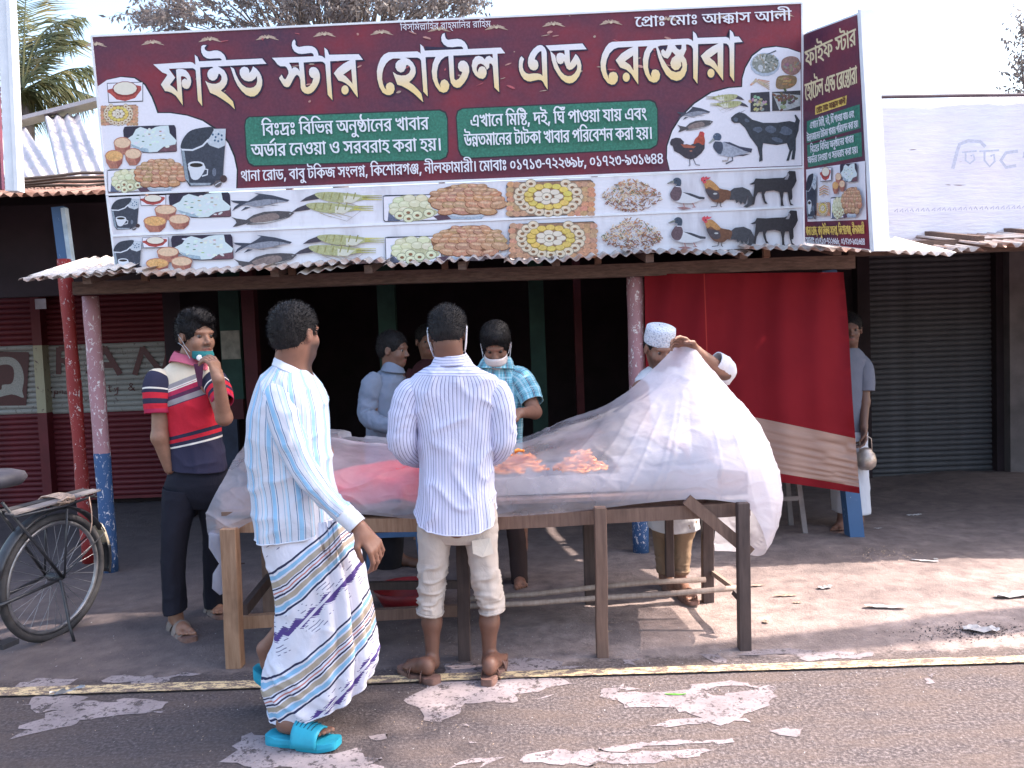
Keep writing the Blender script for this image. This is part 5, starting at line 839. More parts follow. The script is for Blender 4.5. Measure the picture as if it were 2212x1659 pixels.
def rooster_main(p):
    p.P([(675, 1120), (690, 1085), (740, 1068), (790, 1075), (830, 1115), (820, 1145), (860, 1140), (900, 1150), (960, 1120), (1060, 1100), (1055, 1190), (1020, 1240), (960, 1290), (900, 1310), (840, 1290), (780, 1245), (720, 1215), (705, 1160), (680, 1150)], (0.045, 0.035, 0.05))
    p.P([(935, 1140), (950, 1085), (985, 1050), (1005, 1010), (1045, 1040), (1060, 1110), (1040, 1150), (990, 1125)], (0.42, 0.07, 0.04), 3)
    p.P([(790, 1140), (870, 1145), (960, 1165), (940, 1185), (830, 1180)], (0.36, 0.10, 0.06)); p.E(905, 1215, 16, 8, (.4, .15, .1))
    p.P([(995, 1020), (1005, 1000), (1035, 1002), (1055, 1020), (1048, 1060), (1030, 1050)], (0.55, 0.06, 0.06))
    p.Ln([(890, 1300), (895, 1375), (880, 1378)], 9, (.12, .12, .16)); p.Ln([(930, 1300), (960, 1365), (1005, 1372)], 9, (.12, .12, .16))
def goat(p):
    K = (0.030, 0.026, 0.035)
    p.P([(918, 105), (945, 92), (955, 72), (1010, 74), (1060, 70), (1115, 68), (1140, 55), (1138, 40), (1150, 28), (1185, 30), (1188, 60), (1192, 85), (1180, 112), (1165, 135), (1168, 180), (1160, 215), (1175, 226), (1155, 226), (1145, 190), (1140, 150), (1118, 150), (1112, 190), (1115, 222), (1120, 230), (1100, 230), (1100, 190), (1092, 150), (1060, 140), (1015, 145), (1005, 165), (1012, 200), (1025, 218), (1008, 218), (993, 180), (990, 150), (970, 152), (955, 180), (948, 222), (932, 225), (940, 190), (945, 150), (950, 105), (930, 108)], K)
    p.P([(1130, 62), (1142, 38), (1150, 52), (1140, 78), (1122, 78)], (0.32, .30, .33)); p.Ln([(1160, 195), (1162, 212)], 8, (.55, .55, .58))
def goat_main(p):
    K = (0.040, 0.045, 0.062)
    p.P([(1350, 880), (1345, 850), (1390, 810), (1440, 785), (1500, 805), (1580, 870), (1700, 905), (1850, 905), (1990, 885), (2050, 900), (2060, 870), (2045, 820), (2060, 815), (2105, 880), (2095, 930), (2090, 990), (2060, 1080), (2060, 1200), (2045, 1310), (2010, 1310), (2025, 1200), (2010, 1230), (1985, 1320), (1955, 1325), (1990, 1210), (1960, 1130), (1850, 1150), (1700, 1130), (1690, 1200), (1695, 1320), (1655, 1335), (1660, 1270), (1635, 1170), (1600, 1120), (1555, 1060), (1500, 960), (1440, 905), (1380, 908)], K)
    for x, y, rx, ry in ((1640, 980, 50, 34), (1780, 975, 60, 40), (1950, 1000, 70, 50), (1520, 880, 30, 20), (1400, 870, 26, 22), (1860, 1090, 70, 26)): p.E(x, y, rx, ry, (0.10, 0.12, 0.17), 0.3, 10, .2)
    p.Ln([(1440, 795), (1505, 765)], 8, (.3, .3, .35), 3)
def plates(p):
    p.E(1722, 262, 165, 130, (0.42, 0.47, 0.56)); p.E(1724, 250, 148, 108, (0.26, 0.27, 0.24))
    for i in range(60): a = random.uniform(0, 6.3); q = random.random() ** .5 * 140; p.E(1724 + q * math.cos(a), 240 + .7 * q * math.sin(a), 15, 9, random.choice(((.45, .45, .42), (.12, .14, .12), (.36, .30, .22), (.55, .55, .55))), a, 7)
    p.E(1670, 295, 28, 30, (.5, .52, .55)); p.Ln([(1750, 150), (1845, 110)], 14, (.1, .12, .16))
    p.P([(1900, 250), (1920, 200), (2000, 170), (2080, 190), (2115, 260), (2100, 340), (2030, 380), (1950, 360), (1905, 310)], (0.30, 0.17, 0.15), 3)
    for i in range(14): p.E(random.uniform(1930, 2090), random.uniform(210, 350), 26, 14, v3((0.34, 0.20, 0.17), .35), random.uniform(0, 3), 8, .2)
    for k in range(5): p.Ln([(1560 + k * 14, 490 - k * 18), (1650, 440 + k * 8 - 10), (1770, 450 + k * 22)], 20, v3((0.55, 0.40, 0.28), .2), 10)
    p.P([(1840, 480), (1860, 400), (1950, 380), (2060, 395), (2065, 470), (2000, 520), (1900, 535), (1850, 520)], (0.26, 0.17, 0.09), 3)
    for i in range(10): p.E(random.uniform(1880, 2030), random.uniform(410, 500), 34, 10, v3((0.36, 0.24, 0.12), .35), random.uniform(-.5, .5), 8)
    p.P([(1562, 575), (1770, 562), (1778, 780), (1562, 785)], (0.045, 0.04, 0.055))
    for i in range(26): p.E(random.gauss(1660, 35), random.gauss(685, 45), 22, 15, v3((0.40, 0.36, 0.28), .4), random.uniform(0, 3), 8, .2)
    p.P([(1798, 565), (2112, 548), (2112, 768), (1800, 775)], (0.05, 0.045, 0.055)); p.P([(1800, 575), (2110, 600), (2105, 720), (1960, 765), (1880, 768)], (0.42, .44, .46))
    for i in range(40): p.E(random.gauss(1960, 60), random.gauss(650, 36), 24, 14, v3((0.15, 0.10, 0.07), .5), random.uniform(0, 3), 8, .2)
    p.E(1920, 730, 36, 22, (.30, .36, .22))
ar = Art(SP, 0.0030, 0.000012)
def row(dxL, dyL, dM, dN, dA):
    coffee(Pen(ar, shift(fL, dxL, dyL))); bowl(Pen(ar, shift(fL, dxL - 4, dyL))); rice(Pen(ar, shift(fL, dxL - 4, dyL))); jars(Pen(ar, shift(fL, dxL, dyL))); fish(Pen(ar, shift(fL, dxL, dyL)))
    prawn(Pen(ar, shift(A, *dA))); whitesweets(Pen(ar, shift(fM, *dM))); brownpile(Pen(ar, shift(fM, *dM))); sweettray(Pen(ar, shift(fM, *dM)))
    biryani(Pen(ar, shift(fN, *dN))); duck(Pen(ar, shift(fN, *dN))); rooster(Pen(ar, shift(fN, *dN))); goat(Pen(ar, shift(fN, *dN)))
row(0, 0, (0, 0), (0, 0), (0, 0)); row(34, 472, (13, 222), (4, 229), (17, 250))
a2 = Art(SP, 0.0022, 0.000012)
def at_(fn, s, f, d, *k): fn(Pen(a2, boxmap(s, f, d)), *k)
at_(bowl, (415, 220, 705, 335), A, (152, 486, 362, 602)); at_(sweettray, (690, 22, 1155, 222), A, (112, 612, 330, 740), False)
at_(rice, (735, 185, 1435, 475), A, (246, 735, 562, 900)); at_(jars, (450, 325, 975, 610), A, (140, 806, 356, 978))
at_(whitesweets, (30, 105, 330, 245), A, (150, 998, 370, 1130)); at_(brownpile, (278, 45, 678, 230), A, (312, 935, 612, 1122)); at_(coffee, (85, 250, 410, 610), A, (582, 748, 858, 1100))
a2.build('food_print', PRINT, board); a2 = Art(SP, 0.0022, 0.000012)
pq = Pen(a2, fQ); plates(pq); goat_main(pq); duck_main(pq); rooster_main(pq)
at_(fish, (1425, 195, 2140, 575), fQ, (750, 725, 1150, 1010)); at_(prawn, (1765, 1120, 1235, 1262), fQ, (1070, 580, 1540, 750))
a2.build('food_print', PRINT, board); ar.build('food_print', PRINT, board)

# ------------------------------------------------------------------ signboard at right angles to the street
sa, sb = D(1732, 300, 5.22), D(1867, 300, 4.6); sdv = (sb - sa); sdv.z = 0; sdv.normalize(); sn = V(sdv.y, -sdv.x, 0)
if sn.x > 0: sn = -sn
SS = Plane(sa, sn)
side = empty('side_signboard', (1.95, 4.9, 2.0), 'tall maroon sign in a white box frame, projecting beside the long board', 'signboard')
slab(SS, [(2557, 108), (2735, 40), (2777, 798), (2566, 774)], 0.10, 'box', WHITE_FRAME, side)
slab(SS, [(2559, 113), (2733, 48), (2773, 794), (2568, 770)], 0.004, 'print_panel', MAROON, side, 0.005)
# pale end face with its edge strips, hinges and screws
e0, e1 = SS.hit(2737, 36), SS.hit(2780, 802); bx = -sn * 0.100
m = MB(); f0 = e0 + sdv * .004 + sn * .006; f1 = e1 + sdv * .004 + sn * .006
m.add([f0, f1, f1 + bx, f0 + bx, f0 + sdv * .02, f1 + sdv * .02, f1 + bx + sdv * .02, f0 + bx + sdv * .02], [(0, 1, 2, 3), (7, 6, 5, 4), (0, 4, 5, 1), (2, 6, 7, 3), (0, 3, 7, 4), (1, 5, 6, 2)]); m.build('end_board', WHITE_FRAME, side)
for k in (0.1, 0.82):
    MB().beam(f0 + bx * k - sdv * .003 + V(0, 0, 0.01), f1 + bx * k - sdv * .003, 0.018, 0.012, up=-sdv).build('edge_strip', WHITE_FRAME, side)
dk = plain('dark_latch', (0.06, 0.04, 0.06), 0.5)
for t in (0.13, 0.49, 0.93):
    c = f0.lerp(f1, t) + bx * 0.28 - sdv * .008; MB().box((c.x - .011, c.y - .008, c.z - .035), (c.x + .011, c.y + .008, c.z + .035)).build('latch', dk, side, bevel=.003)
s1 = Art(SS, 0.0058, 0.00002); YL = (0.72, 0.50, 0.12)
s1.poly(mp(C, [(280, 622), (465, 560), (460, 615), (278, 675)]), YL)
s1.poly(mp(C, [(230, 712), (540, 612), (546, 752), (228, 842)]), GRN); s1.poly(mp(C, [(230, 852), (550, 775), (555, 918), (236, 983)]), GRN)
s1.poly(mp(C, [(225, 996), (572, 945), (580, 1290), (234, 1302)]), WH)
for key, q, em, c, b in (('side1', (222, 398, 520, 262), 82, CREAM, 1), ('side2', (222, 592, 528, 488), 84, CREAM, 1), ('pro', (288, 665, 458, 607), 28, (0.12, 0.03, 0.02), 0.4), ('g3', (250, 758, 512, 688), 34, LW, .4), ('g4', (234, 832, 538, 745), 34, LW, .4), ('g1', (256, 898, 512, 834), 34, LW, .4), ('g2', (242, 962, 538, 898), 34, LW, .4), ('ad1', (232, 1382, 578, 1372), 42, YL, .6), ('ad2', (232, 1432, 584, 1438), 33, LW, .4)):
    (x0, y0), (x1, y1) = C(q[0], q[1]), C(q[2], q[3]); s1.text(key, x0, y0, x1, y1, em, c, 2.5, b)
def at1(fn, s, d, *k): fn(Pen(s1, boxmap(s, C, d)), *k)
at1(coffee, (85, 250, 410, 610), (234, 1020, 298, 1290)); at1(bowl, (415, 220, 705, 335), (318, 985, 385, 1065)); at1(rice, (735, 185, 1435, 475), (436, 958, 538, 1070)); at1(jars, (450, 325, 975, 610), (392, 1015, 468, 1130))
at1(sweettray, (690, 22, 1155, 222), (300, 1185, 378, 1270), False); at1(whitesweets, (30, 105, 330, 245), (384, 1160, 470, 1285)); at1(brownpile, (278, 45, 678, 230), (450, 1100, 570, 1275))
pr = Pen(s1, C)
for k in range(4): pr.Ln([(322, 1110 + k * 12), (350, 1090 + k * 14), (376, 1100 + k * 15)], 9, v3((0.55, 0.36, 0.2), .2), 5)
s1.build('printing', PRINT, side)
# painted emblem and letters on the shutters' white band
PB = Plane((0, YS - .019, 0), (0, -1, 0)); pa = Art(PB, 0.0008, .0001); fK = lambda x, y: (x * .2532 * 1.47559, (596 + .2532 * y) * 1.47559)
DR = (0.060, 0.010, 0.014); WB = (0.27, 0.26, 0.25)
pa.poly(mp(fK, [(-300, 640), (245, 650), (250, 670), (225, 1105), (-300, 1110)]), DR)
pa.poly(mp(fK, smoothclosed([(-260, 1040), (-230, 800), (-120, 720), (40, 690), (130, 710), (185, 780), (205, 880), (190, 980), (200, 1040), (100, 1010), (-60, 1045)], 3)), WB)
pa.poly(mp(fK, smoothclosed([(-150, 1000), (-100, 860), (-40, 780), (50, 755), (110, 780), (120, 860), (95, 920), (20, 930), (10, 970), (-80, 985)], 3)), DR)
pa.poly(mp(fK, [(40, 1060), (110, 1012), (190, 1060)]), DR)
pa.build('painted_emblem', PRINT, shopL)
def block(parent, name, u, v, strokes, w, k=1.0):
    a = Art(PB, 0.0008, .0001)
    for st in strokes: a.line(mp(fK, [(u + x * k, v + y * k) for x, y in st]), w * 1.0, (0.075, 0.012, 0.016))
    a.build(name, PRINT, parent)
block(shopL, 'painted_letter', 500, 610, [[(0, 0), (0, 230)], [(0, 12), (110, 12), (135, 60), (110, 110), (0, 112)], [(50, 112), (150, 230)]], 17)
block(shopL, 'painted_letter', 840, 610, [[(-90, 230), (60, -5)], [(50, 0), (185, 230)], [(-40, 150), (130, 150)]], 19)
block(shopL, 'painted_letter', 1150, 610, [[(0, 235), (70, 0)], [(60, 0), (240, 230)], [(240, 235), (300, 0)]], 18)
block(shopL, 'painted_script', 400, 940, [[(0, 50), (25, 70), (40, 45), (20, 30), (45, 10)], [(60, 100), (70, 40), (95, 45), (90, 65), (70, 60)], [(115, 60), (110, 42), (135, 40), (135, 65)], [(160, 45), (150, 65), (185, 65), (185, 42)]], 3.2)
block(shopL, 'painted_script', 930, 920, [[(0, 10), (8, 70), (22, 66)], [(-8, 32), (25, 26)], [(45, 35), (55, 60), (75, 30)], [(78, 28), (70, 85), (45, 98)]], 3.2)
block(shopL, 'painted_script', 1090, 915, [[(60, 65), (15, 15), (25, 0), (42, 8), (30, 28), (5, 45), (18, 62), (48, 50), (55, 35)]], 3.2)
block(shopL, 'painted_script', 1215, 915, [[(50, 5), (20, 5), (5, 35), (20, 62), (50, 55)]], 3.6)
# leaning red post in front of it, blue post under the upper roof
MB().tube([D(138 + (192 - 138) * k / 14, 560 + (1215 - 560) * k / 14, 5.85) for k in range(15)], [.045 + .004 * math.sin(k * 1.3) for k in range(15)], 12).build('post', POST_R, shopL, smooth=True)
MB().beam(D(128, 448, 5.95), D(146, 590, 5.95), .085, .06, up=(0, 1, 0)).build('post', POST_B, shopL); MB().beam(D(139, 450, 5.93), D(157, 585, 5.93), .03, .05, up=(0, 1, 0)).build('post_batten', plain('pale_blue_batten', (.42, .52, .60), .5), shopL)
# upper rusty roof of the left shop, bamboo poles lying along it
z1 = D(40, 432, 5.75).z; wall(-7.2, 6.6, 1.98, -2.35, 6.7, z1 + .12, DARKW, shopL, 'gable_wall')
roof_sheets(shopL, -6.2, -2.35, 5.72, z1, 0.26, 2.6, TIN_RUST, 5, rag=.02, tilt=.012, amp=.016)
for k in range(4): p, q = D(-60, 392 + k * 3, 6.1), D(232, 372 + k * 6, 6.1); MB().tube([p.lerp(q, j / 5) + V(0, .04 * k, .008 * math.sin(j * 2 + k)) for j in range(6)], .012, 6).build('bamboo_pole', plain('dark_bamboo', (.10, .08, .07), .8), shopL)

# ------------------------------------------------------------------ tin-roofed house behind, left
hb = empty('tin_roofed_house', (-6, 12, 0), 'house with a pale corrugated tin roof, seen behind the left shop below the palm', 'house')
pa0, pa1 = D(-160, 322, 13.5), D(420, 175, 13.5); pb0 = D(-60, 415, 9.6); pb1 = D(420, 402, 9.6)
ux = (pb1 - pb0).normalized(); n_ = 5; uyv = (pa1 - pb1); L_ = uyv.length
for k in range(n_):
    o = pb0 + ux * ((pb1 - pb0).length / n_ * k); tilt_ = (pa0.lerp(pa1, (k + .5) / n_) - pb0.lerp(pb1, (k + .5) / n_))
    vs, fs = corr_sheet(o + V(0, 0, .006 * (k % 2)), ux, tilt_, (pb1 - pb0).length / n_ + .05, tilt_.length, pitch=.17, amp=.028, rows=3, wob=0, seed=k); solid(link('roof_sheet', mesh(vs, fs), TIN_NEW, hb), .002)
MB().beam(pa0 + V(0, 0, .05), pa1 + V(0, 0, .05), .3, .06).build('ridge_cap', TIN_NEW, hb)
wall(-9, 9.9, 0, -3.6, 13.3, 2.55, plain('mud_wall', (.25, .2, .17)), hb)

# ------------------------------------------------------------------ shop on the right
shopR = empty('closed_shop', (4.3, 8.2, 0), 'shop closed with a grey roller shutter under a tin roof, right of the red curtain', 'building')
xs0, xs1 = D(1872, 800, YS).x, D(2140, 800, YS).x
shutter(shopR, xs0, xs1, YS, 0.02, 2.25, 0.052, (SL_GRY, SL_GRY))
GREYC = plain('grey_plaster', (0.10, 0.085, 0.09), 0.9, .3, 4, .3, 30)
wall(xs0 - .12, YS - .1, 0, xs0, YS + .1, 2.3, DARKW, shopR, 'pillar'); wall(xs1, YS - .1, 0, xs1 + .07, YS + .1, 2.3, DARKW, shopR, 'pillar'); wall(xs1 + .07, YS - .2, 0, xs1 + .30, YS + .1, 2.3, GREYC, shopR, 'pillar')
wall(xs1 + .30, YS, 0, 8.5, YS + .1, 2.6, plain('dark_red_wall', (.07, .02, .025), .8), shopR); wall(3.42, YS + .1, 0, 8.5, YS + .2, 2.9, DARKW, shopR); wall(2.5, YS + .02, 0, xs0 - .12, YS + .1, 2.3, DARKW, shopR)
MB().beam((2.35, 5.75, 2.02), (8.4, 5.75, 1.98), .08, .09).build('beam', WOOD_D, shopR)
for k in range(10): MB().beam((2.6 + k * .6, 5.6, 2.04), (2.6 + k * .6, 8.2, 2.50), .05, .05).build('rafter', WOOD_D, shopR)
roof_sheets(shopR, 2.26, 8.3, 5.42, 1.985, 0.18, 2.9, TIN_OLD, 7, tilt=.003, rag=.02, amp=.016, wob=.02)
p = D(1945, 560, 5.2); vs, fs = corr_sheet((p.x - .17, 4.98, p.z + .02), (1, 0, -.06), (-.25, 1, .32), .40, .55, rows=4, wob=.01, seed=5, amp=.014); solid(link('bent_sheet', mesh(vs, fs), tin('bright_tin', (.70, .62, .58), (.5, .42, .36), .5, .1, .6), shopR))
# white banner board on its roof
PW = Plane((0, 6.3, 0), (0, -1, -.03)); bb = empty('blank_billboard', (4.2, 6.3, 2.1), 'weathered white cloth billboard with faint blue letters on the right shop roof', 'billboard')
rows_ = 16; cols_ = 40; vs = []; uvs = []
tl, tr, br, bl = (1880, 309), (2420, 300), (2420, 500), (1882, 536)
for j in range(rows_ + 1):
    for i in range(cols_ + 1):
        s_, t_ = i / cols_, j / rows_
        a = (tl[0] + (tr[0] - tl[0]) * s_, 211 + (204 - 211) * s_ + 3 * math.sin(s_ * 9)); b = (bl[0] + (br[0] - bl[0]) * s_, 532 - 22 * s_ * (1 if s_ < .6 else 1.3) + 3 * math.sin(s_ * 14))
        u, v = a[0] + (b[0] - a[0]) * t_, a[1] + (b[1] - a[1]) * t_; q = D(u, v, 6.3); q.y += .018 * math.sin(s_ * 21 + t_ * 4) * math.sin(t_ * 3.1) + .03 * (t_ < .06); vs.append(q); uvs.append((s_, t_))
fs = [(j * (cols_ + 1) + i, j * (cols_ + 1) + i + 1, (j + 1) * (cols_ + 1) + i + 1, (j + 1) * (cols_ + 1) + i) for j in range(rows_) for i in range(cols_)]
t = NT('worn_white_cloth'); pos = t.coord(); n1 = t.noise(t.mapv(pos, (1, 1, 3)), 5, 4); tear = t.noise(t.mapv(pos, (1, 1, 7)), 3.2, 3, .5, .4)
c = t.mix(t.ramp(n1, [(.3, 0.0), (.7, 1.0)]), (.72, .69, .77), (.80, .77, .83)); c = t.mix(t.ramp(tear, [(.71, 0.0), (.725, 1.0)]), c, (.16, .09, .10))
BAN = t.fin(c, .7, t.bump(t.noise(t.mapv(pos, (1, 1, 5)), 8, 4), .5, .02)); solid(link('cloth', mesh(vs, fs, True, uvs), BAN, bb), .003)
MB().tube([D(1880, 210, 6.27), D(2100, 206, 6.27), D(2420, 203, 6.27)], .014, 8).build('top_rail', plain('dark_pipe', (.10, .07, .09), .6), bb)
for u in (1900, 2160, 2400): p = D(u, 530, 6.4); MB().beam((p.x, 6.38, 2.1), (p.x, 6.38, D(u, 215, 6.38).z), .04, .04).build('upright', WOOD_D, bb)
pw = Art(PW, .05, .0001); FB = (.53, .54, .66)
for st, w_ in (([(1060, 998), (1085, 900), (1100, 855), (1150, 835), (1220, 840), (1250, 870)], 20), ([(1115, 903), (1200, 895)], 10), ([(1135, 905), (1135, 950), (1160, 968), (1188, 945), (1180, 915), (1165, 925)], 11), ([(1215, 897), (1330, 890)], 10), ([(1245, 900), (1245, 950), (1275, 985), (1305, 955), (1300, 915), (1280, 925)], 12), ([(1440, 895), (1370, 905), (1340, 950), (1370, 990), (1430, 980)], 19), ([(1520, 895), (1480, 905), (1475, 935)], 19)): pw.line(mp(C, st), w_ * .5427, FB)
pw.build('faint_lettering', PRINT, bb); pw = Art(PW, .05, .0001)
for k in range(26): x = 720 + k * 31; pw.line(mp(C, [(x, 1248 - k * .9), (x + random.uniform(6, 22), 1232 - k * .9), (x + 18, 1252 - k * .9)]), 3.5, (.50, .47, .60))
pw.build('faint_lettering', PRINT, bb)
# neighbour's tall sign frame at the far left edge
ns = empty('neighbour_signboard', (-3.0, 5.2, 2.5), 'tall white framed sign of the neighbour, cut off by the left edge of the view', 'signboard')
a, b = D(9, 0, 5.2), D(30, 418, 5.2)
for (u0, u1), nm, m_, dy in (((2, 20), 'frame_post', WHITE_FRAME, 0), ((20.5, 29), 'frame_post', WHITE_FRAME, -.02)):
    q0, q1 = D((u0 + u1) / 2 - 12, -260, 5.2 + dy), D((u0 + u1) / 2 + 14 + 3, 414, 5.2 + dy); MB().beam(q0, q1, Dr(u1 - u0, 5.2), .07, up=(0, 1, 0)).build(nm, m_, ns)
q0, q1 = D(-62, -260, 5.25), D(-32, 410, 5.25); MB().beam(q0, q1, Dr(78, 5.2), .03, up=(0, 1, 0)).build('print_panel', MAROON, ns)
# ------------------------------------------------------------------ vegetation
def leafmat(name, a, b, c):
    t = NT(name); n = t.noise(t.coord(), 3.0, 3); col_ = t.ramp(n, [(.3, a), (.5, b), (.72, c)]); t.fin(col_, .55, Specular_IOR_Level=.3)
    tr = t.node('ShaderNodeBsdfTranslucent', {'Color': col_}); mx = t.node('ShaderNodeMixShader', {0: .35}); t.l.new(t.b.outputs[0], mx.inputs[1]); t.l.new(tr.outputs[0], mx.inputs[2]); t.l.new(mx.outputs[0], t.out.inputs[0]); return t.m
PALM = leafmat('palm_leaf', (.055, .065, .035), (.10, .11, .05), (.23, .19, .09)); LEAF = leafmat('small_tree_leaf', (.10, .085, .10), (.17, .145, .145), (.26, .225, .21)); BARK = plain('bark', (.12, .095, .085), .9, .3, 10, .5, 30)
def frond(P, wl, droop, n=58, mb=None):
    P = catmull([(p.x, p.y, p.z) for p in P], n); m = MB()
    m.tube([Vector(p) for p in P[::4]], [.022 * (1 - .85 * k / len(P[::4])) for k in range(len(P[::4]))], 5)
    for i in range(3, n):
        d = Vector(P[min(i + 1, n - 1)] - P[i - 1]).normalized(); s_ = i / n; L = wl * (math.sin(math.pi * min(1, s_ * .92 + .12)) ** .6 + .15)
        side_ = d.cross(V(0, 0, 1)); side_ = side_.normalized() if side_.length > .2 else V(1, 0, 0)
        for sg in (-1, 1):
            a = Vector(P[i]); o = (side_ * sg * random.uniform(.7, 1) + d * random.uniform(.5, .9) + V(0, 0, -droop * random.uniform(.4, 1.2))).normalized()
            l = L * random.uniform(.75, 1.1); b = a + o * l * .5 + V(0, 0, .03); c = a + o * l + V(0, 0, -droop * l * random.uniform(.25, .6)); w = d * .021 * random.uniform(.7, 1.2)
            m.add([a - w * .5, a + w * .5, b + w, b - w, c], [(0, 1, 2, 3), (3, 2, 4)])
    return m
palm = empty('palm_tree', D(48, 300, 16), 'coconut palm with ragged arching fronds behind the pale tin roof', 'palm tree')
palm.location.z = 0
def dp(pts, Y): return [D(u, v, Y + k * .3) for k, (u, v) in enumerate(pts)]
for pts, w_, dr in (([(50, 190), (52, 90), (55, 10), (62, -60)], .85, .25), ([(48, 190), (75, 100), (115, 52), (178, 40)], .8, .5), ([(50, 190), (95, 120), (130, 92), (168, 88)], .7, .5), ([(50, 195), (110, 165), (160, 148), (212, 150)], .7, .6),
                    ([(50, 195), (90, 180), (150, 190), (205, 212)], .6, .8), ([(50, 195), (60, 215), (70, 245), (72, 275)], .5, .7), ([(48, 195), (85, 205), (120, 225), (140, 250)], .55, .8), ([(48, 190), (10, 120), (-40, 80), (-100, 80)], .8, .5), ([(48, 190), (0, 190), (-50, 220), (-90, 270)], .8, .6), ([(50, 195), (40, 230), (32, 260), (30, 290)], .5, .6), ([(50, 192), (70, 130), (90, 85), (130, 70)], .7, .4), ([(50, 190), (30, 110), (20, 50), (18, 0)], .7, .3)):
    frond(dp(pts, 15.6), w_, dr).build('frond', PALM, palm)
MB().tube([(palm.location.x + .1 * math.sin(k), 16, D(48, 195, 16).z * k / 8) for k in range(9)], [.22 - .008 * k for k in range(9)], 10).build('trunk', BARK, palm, smooth=True)
def leafy(name, label, regions, Y0, Y1, base, trunk_r, seed, size=.085, cat='tree'):
    rnd = random.Random(seed); root = empty(name, (base[0], base[1], 0), label, cat); cr = MB(); tw = MB()
    top = V(base[0], base[1], base[2]); tw.tube([(base[0], base[1], 0), (base[0] + .1, base[1], base[2] * .6), top], [trunk_r, trunk_r * .8, trunk_r * .55], 10)
    for (u0, u1, v0, v1, nb) in regions:
        for k in range(nb):
            u, v, Y = rnd.uniform(u0, u1), rnd.uniform(v0, v1), rnd.uniform(Y0, Y1); tip = D(u, v, Y)
            mid = top.lerp(tip, .55) + V(rnd.uniform(-.3, .3), 0, rnd.uniform(.1, .5)); pts = [Vector(q) for q in catmull([tuple(top), tuple(mid), tuple(tip)], 7)]
            if k % 3 == 0: tw.tube(pts, [.035, .028, .022, .016, .011, .007, .004], 5, cap=False)
            dirn = (pts[-1] - pts[-3]).normalized()
            for s_ in range(3):
                dd = (dirn + V(rnd.uniform(-.7, .7), rnd.uniform(-.5, .5), rnd.uniform(-.5, .4))).normalized(); L = rnd.uniform(.35, .75)
                q0 = tip - dirn * .1; q1 = q0 + dd * L + V(0, 0, -.12 * L); tw.tube([q0, q0.lerp(q1, .5) + V(0, 0, .03), q1], [.005, .004, .002], 3, cap=False)
                for j in range(13):
                    c = q0.lerp(q1, (j + 1) / 13); o = V(rnd.uniform(-1, 1), rnd.uniform(-.6, .6), rnd.uniform(-1.3, .15)).normalized(); l = size * rnd.uniform(.7, 1.4); w = o.cross(V(rnd.uniform(-1, 1), 1, rnd.uniform(-1, 1))).normalized() * l * .17
                    cr.add([c, c + o * l * .45 + w, c + o * l, c + o * l * .45 - w], [(0, 1, 2, 3)])
    cr.build('crown', LEAF, root)['kind'] = 'stuff'; tw.build('branches', BARK, root, smooth=True); return root
leafy('shade_tree', 'wide tree with thin drooping leaves rising behind the middle of the long sign', [(300, 420, 15, 50, 12), (350, 560, -90, 62, 44), (520, 760, -110, 55, 66), (720, 960, -130, 40, 96), (930, 1020, -60, 22, 22), (600, 1000, 5, 60, 34), (400, 900, -320, -80, 90)], 11.2, 13.6, (-2.5, 12.6, 4.4), .2, 3)
leafy('far_tree', 'small leafy tree far behind the white billboard at the right edge', [(2188, 2290, 150, 205, 26), (2200, 2330, 60, 160, 26)], 13.5, 15, (9.6, 14.5, 3.6), .1, 5)

rt = empty('added_shade_tree', (6.3, 4.6, 0), 'unseen tree added beyond the right edge of the view to shade the ground at left', 'tree'); m = MB(); rnd = random.Random(11)  # unseen tree, added so that its crown shades the left ground
for k in range(15000):
    q = V(rnd.gauss(0, .45), rnd.gauss(0, .48), rnd.gauss(0, .40)); c = V(5.95, 4.75, 9.0) + q * 1.0 + V(0, 0, .0)
    o = V(rnd.uniform(-1, 1), rnd.uniform(-1, 1), rnd.uniform(-1, .3)).normalized() * rnd.uniform(.09, .17); w = o.cross(V(rnd.uniform(-1, 1), rnd.uniform(-1, 1), 1)).normalized() * .035; m.add([c, c + o * .5 + w, c + o, c + o * .5 - w], [(0, 1, 2, 3)])
m.build('crown', LEAF, rt)['kind'] = 'stuff'; MB().tube([(6.3, 4.6, 0), (6.25, 4.65, 4), (6.0, 4.72, 8.6)], [.20, .15, .07], 10).build('trunk', BARK, rt, smooth=True)
# ------------------------------------------------------------------ red curtain
t = NT('red_cream_curtain'); uv = t.coord('UV'); s3 = t.sep(uv); wv = t.noise(t.mapv(uv, (120, 120, 1)), 3, 2); big = t.noise(uv, 3, 4)
red = t.mix(big, (.17, .011, .018), (.28, .020, .028)); cream = t.mix(t.noise(t.mapv(uv, (3, 30, 1)), 2.5, 4), (.36, .23, .19), (.50, .34, .29))
m1 = t.ramp(s3[1], [(.0, 1.0), (.001, 1.0)]); v_ = s3[1]
inb = t.math('MULTIPLY', t.math('GREATER_THAN', v_, .635), t.math('LESS_THAN', v_, .935)); c = t.mix(inb, red, cream)
seam = t.math('LESS_THAN', t.math('ABSOLUTE', t.math('SUBTRACT', s3[0], .30)), .0025); c = t.mix(t.math('MULTIPLY', seam, .5), c, (.6, .08, .06))
t.fin(c, .9, t.bump(wv, .25, .003), Specular_IOR_Level=.1); tr = t.node('ShaderNodeBsdfTranslucent', {'Color': c}); mx = t.node('ShaderNodeMixShader', {0: .28}); t.l.new(t.b.outputs[0], mx.inputs[1]); t.l.new(tr.outputs[0], mx.inputs[2]); t.l.new(mx.outputs[0], t.out.inputs[0]); CURT = t.m
nu, nv = 90, 90; vs = []; uvs = []
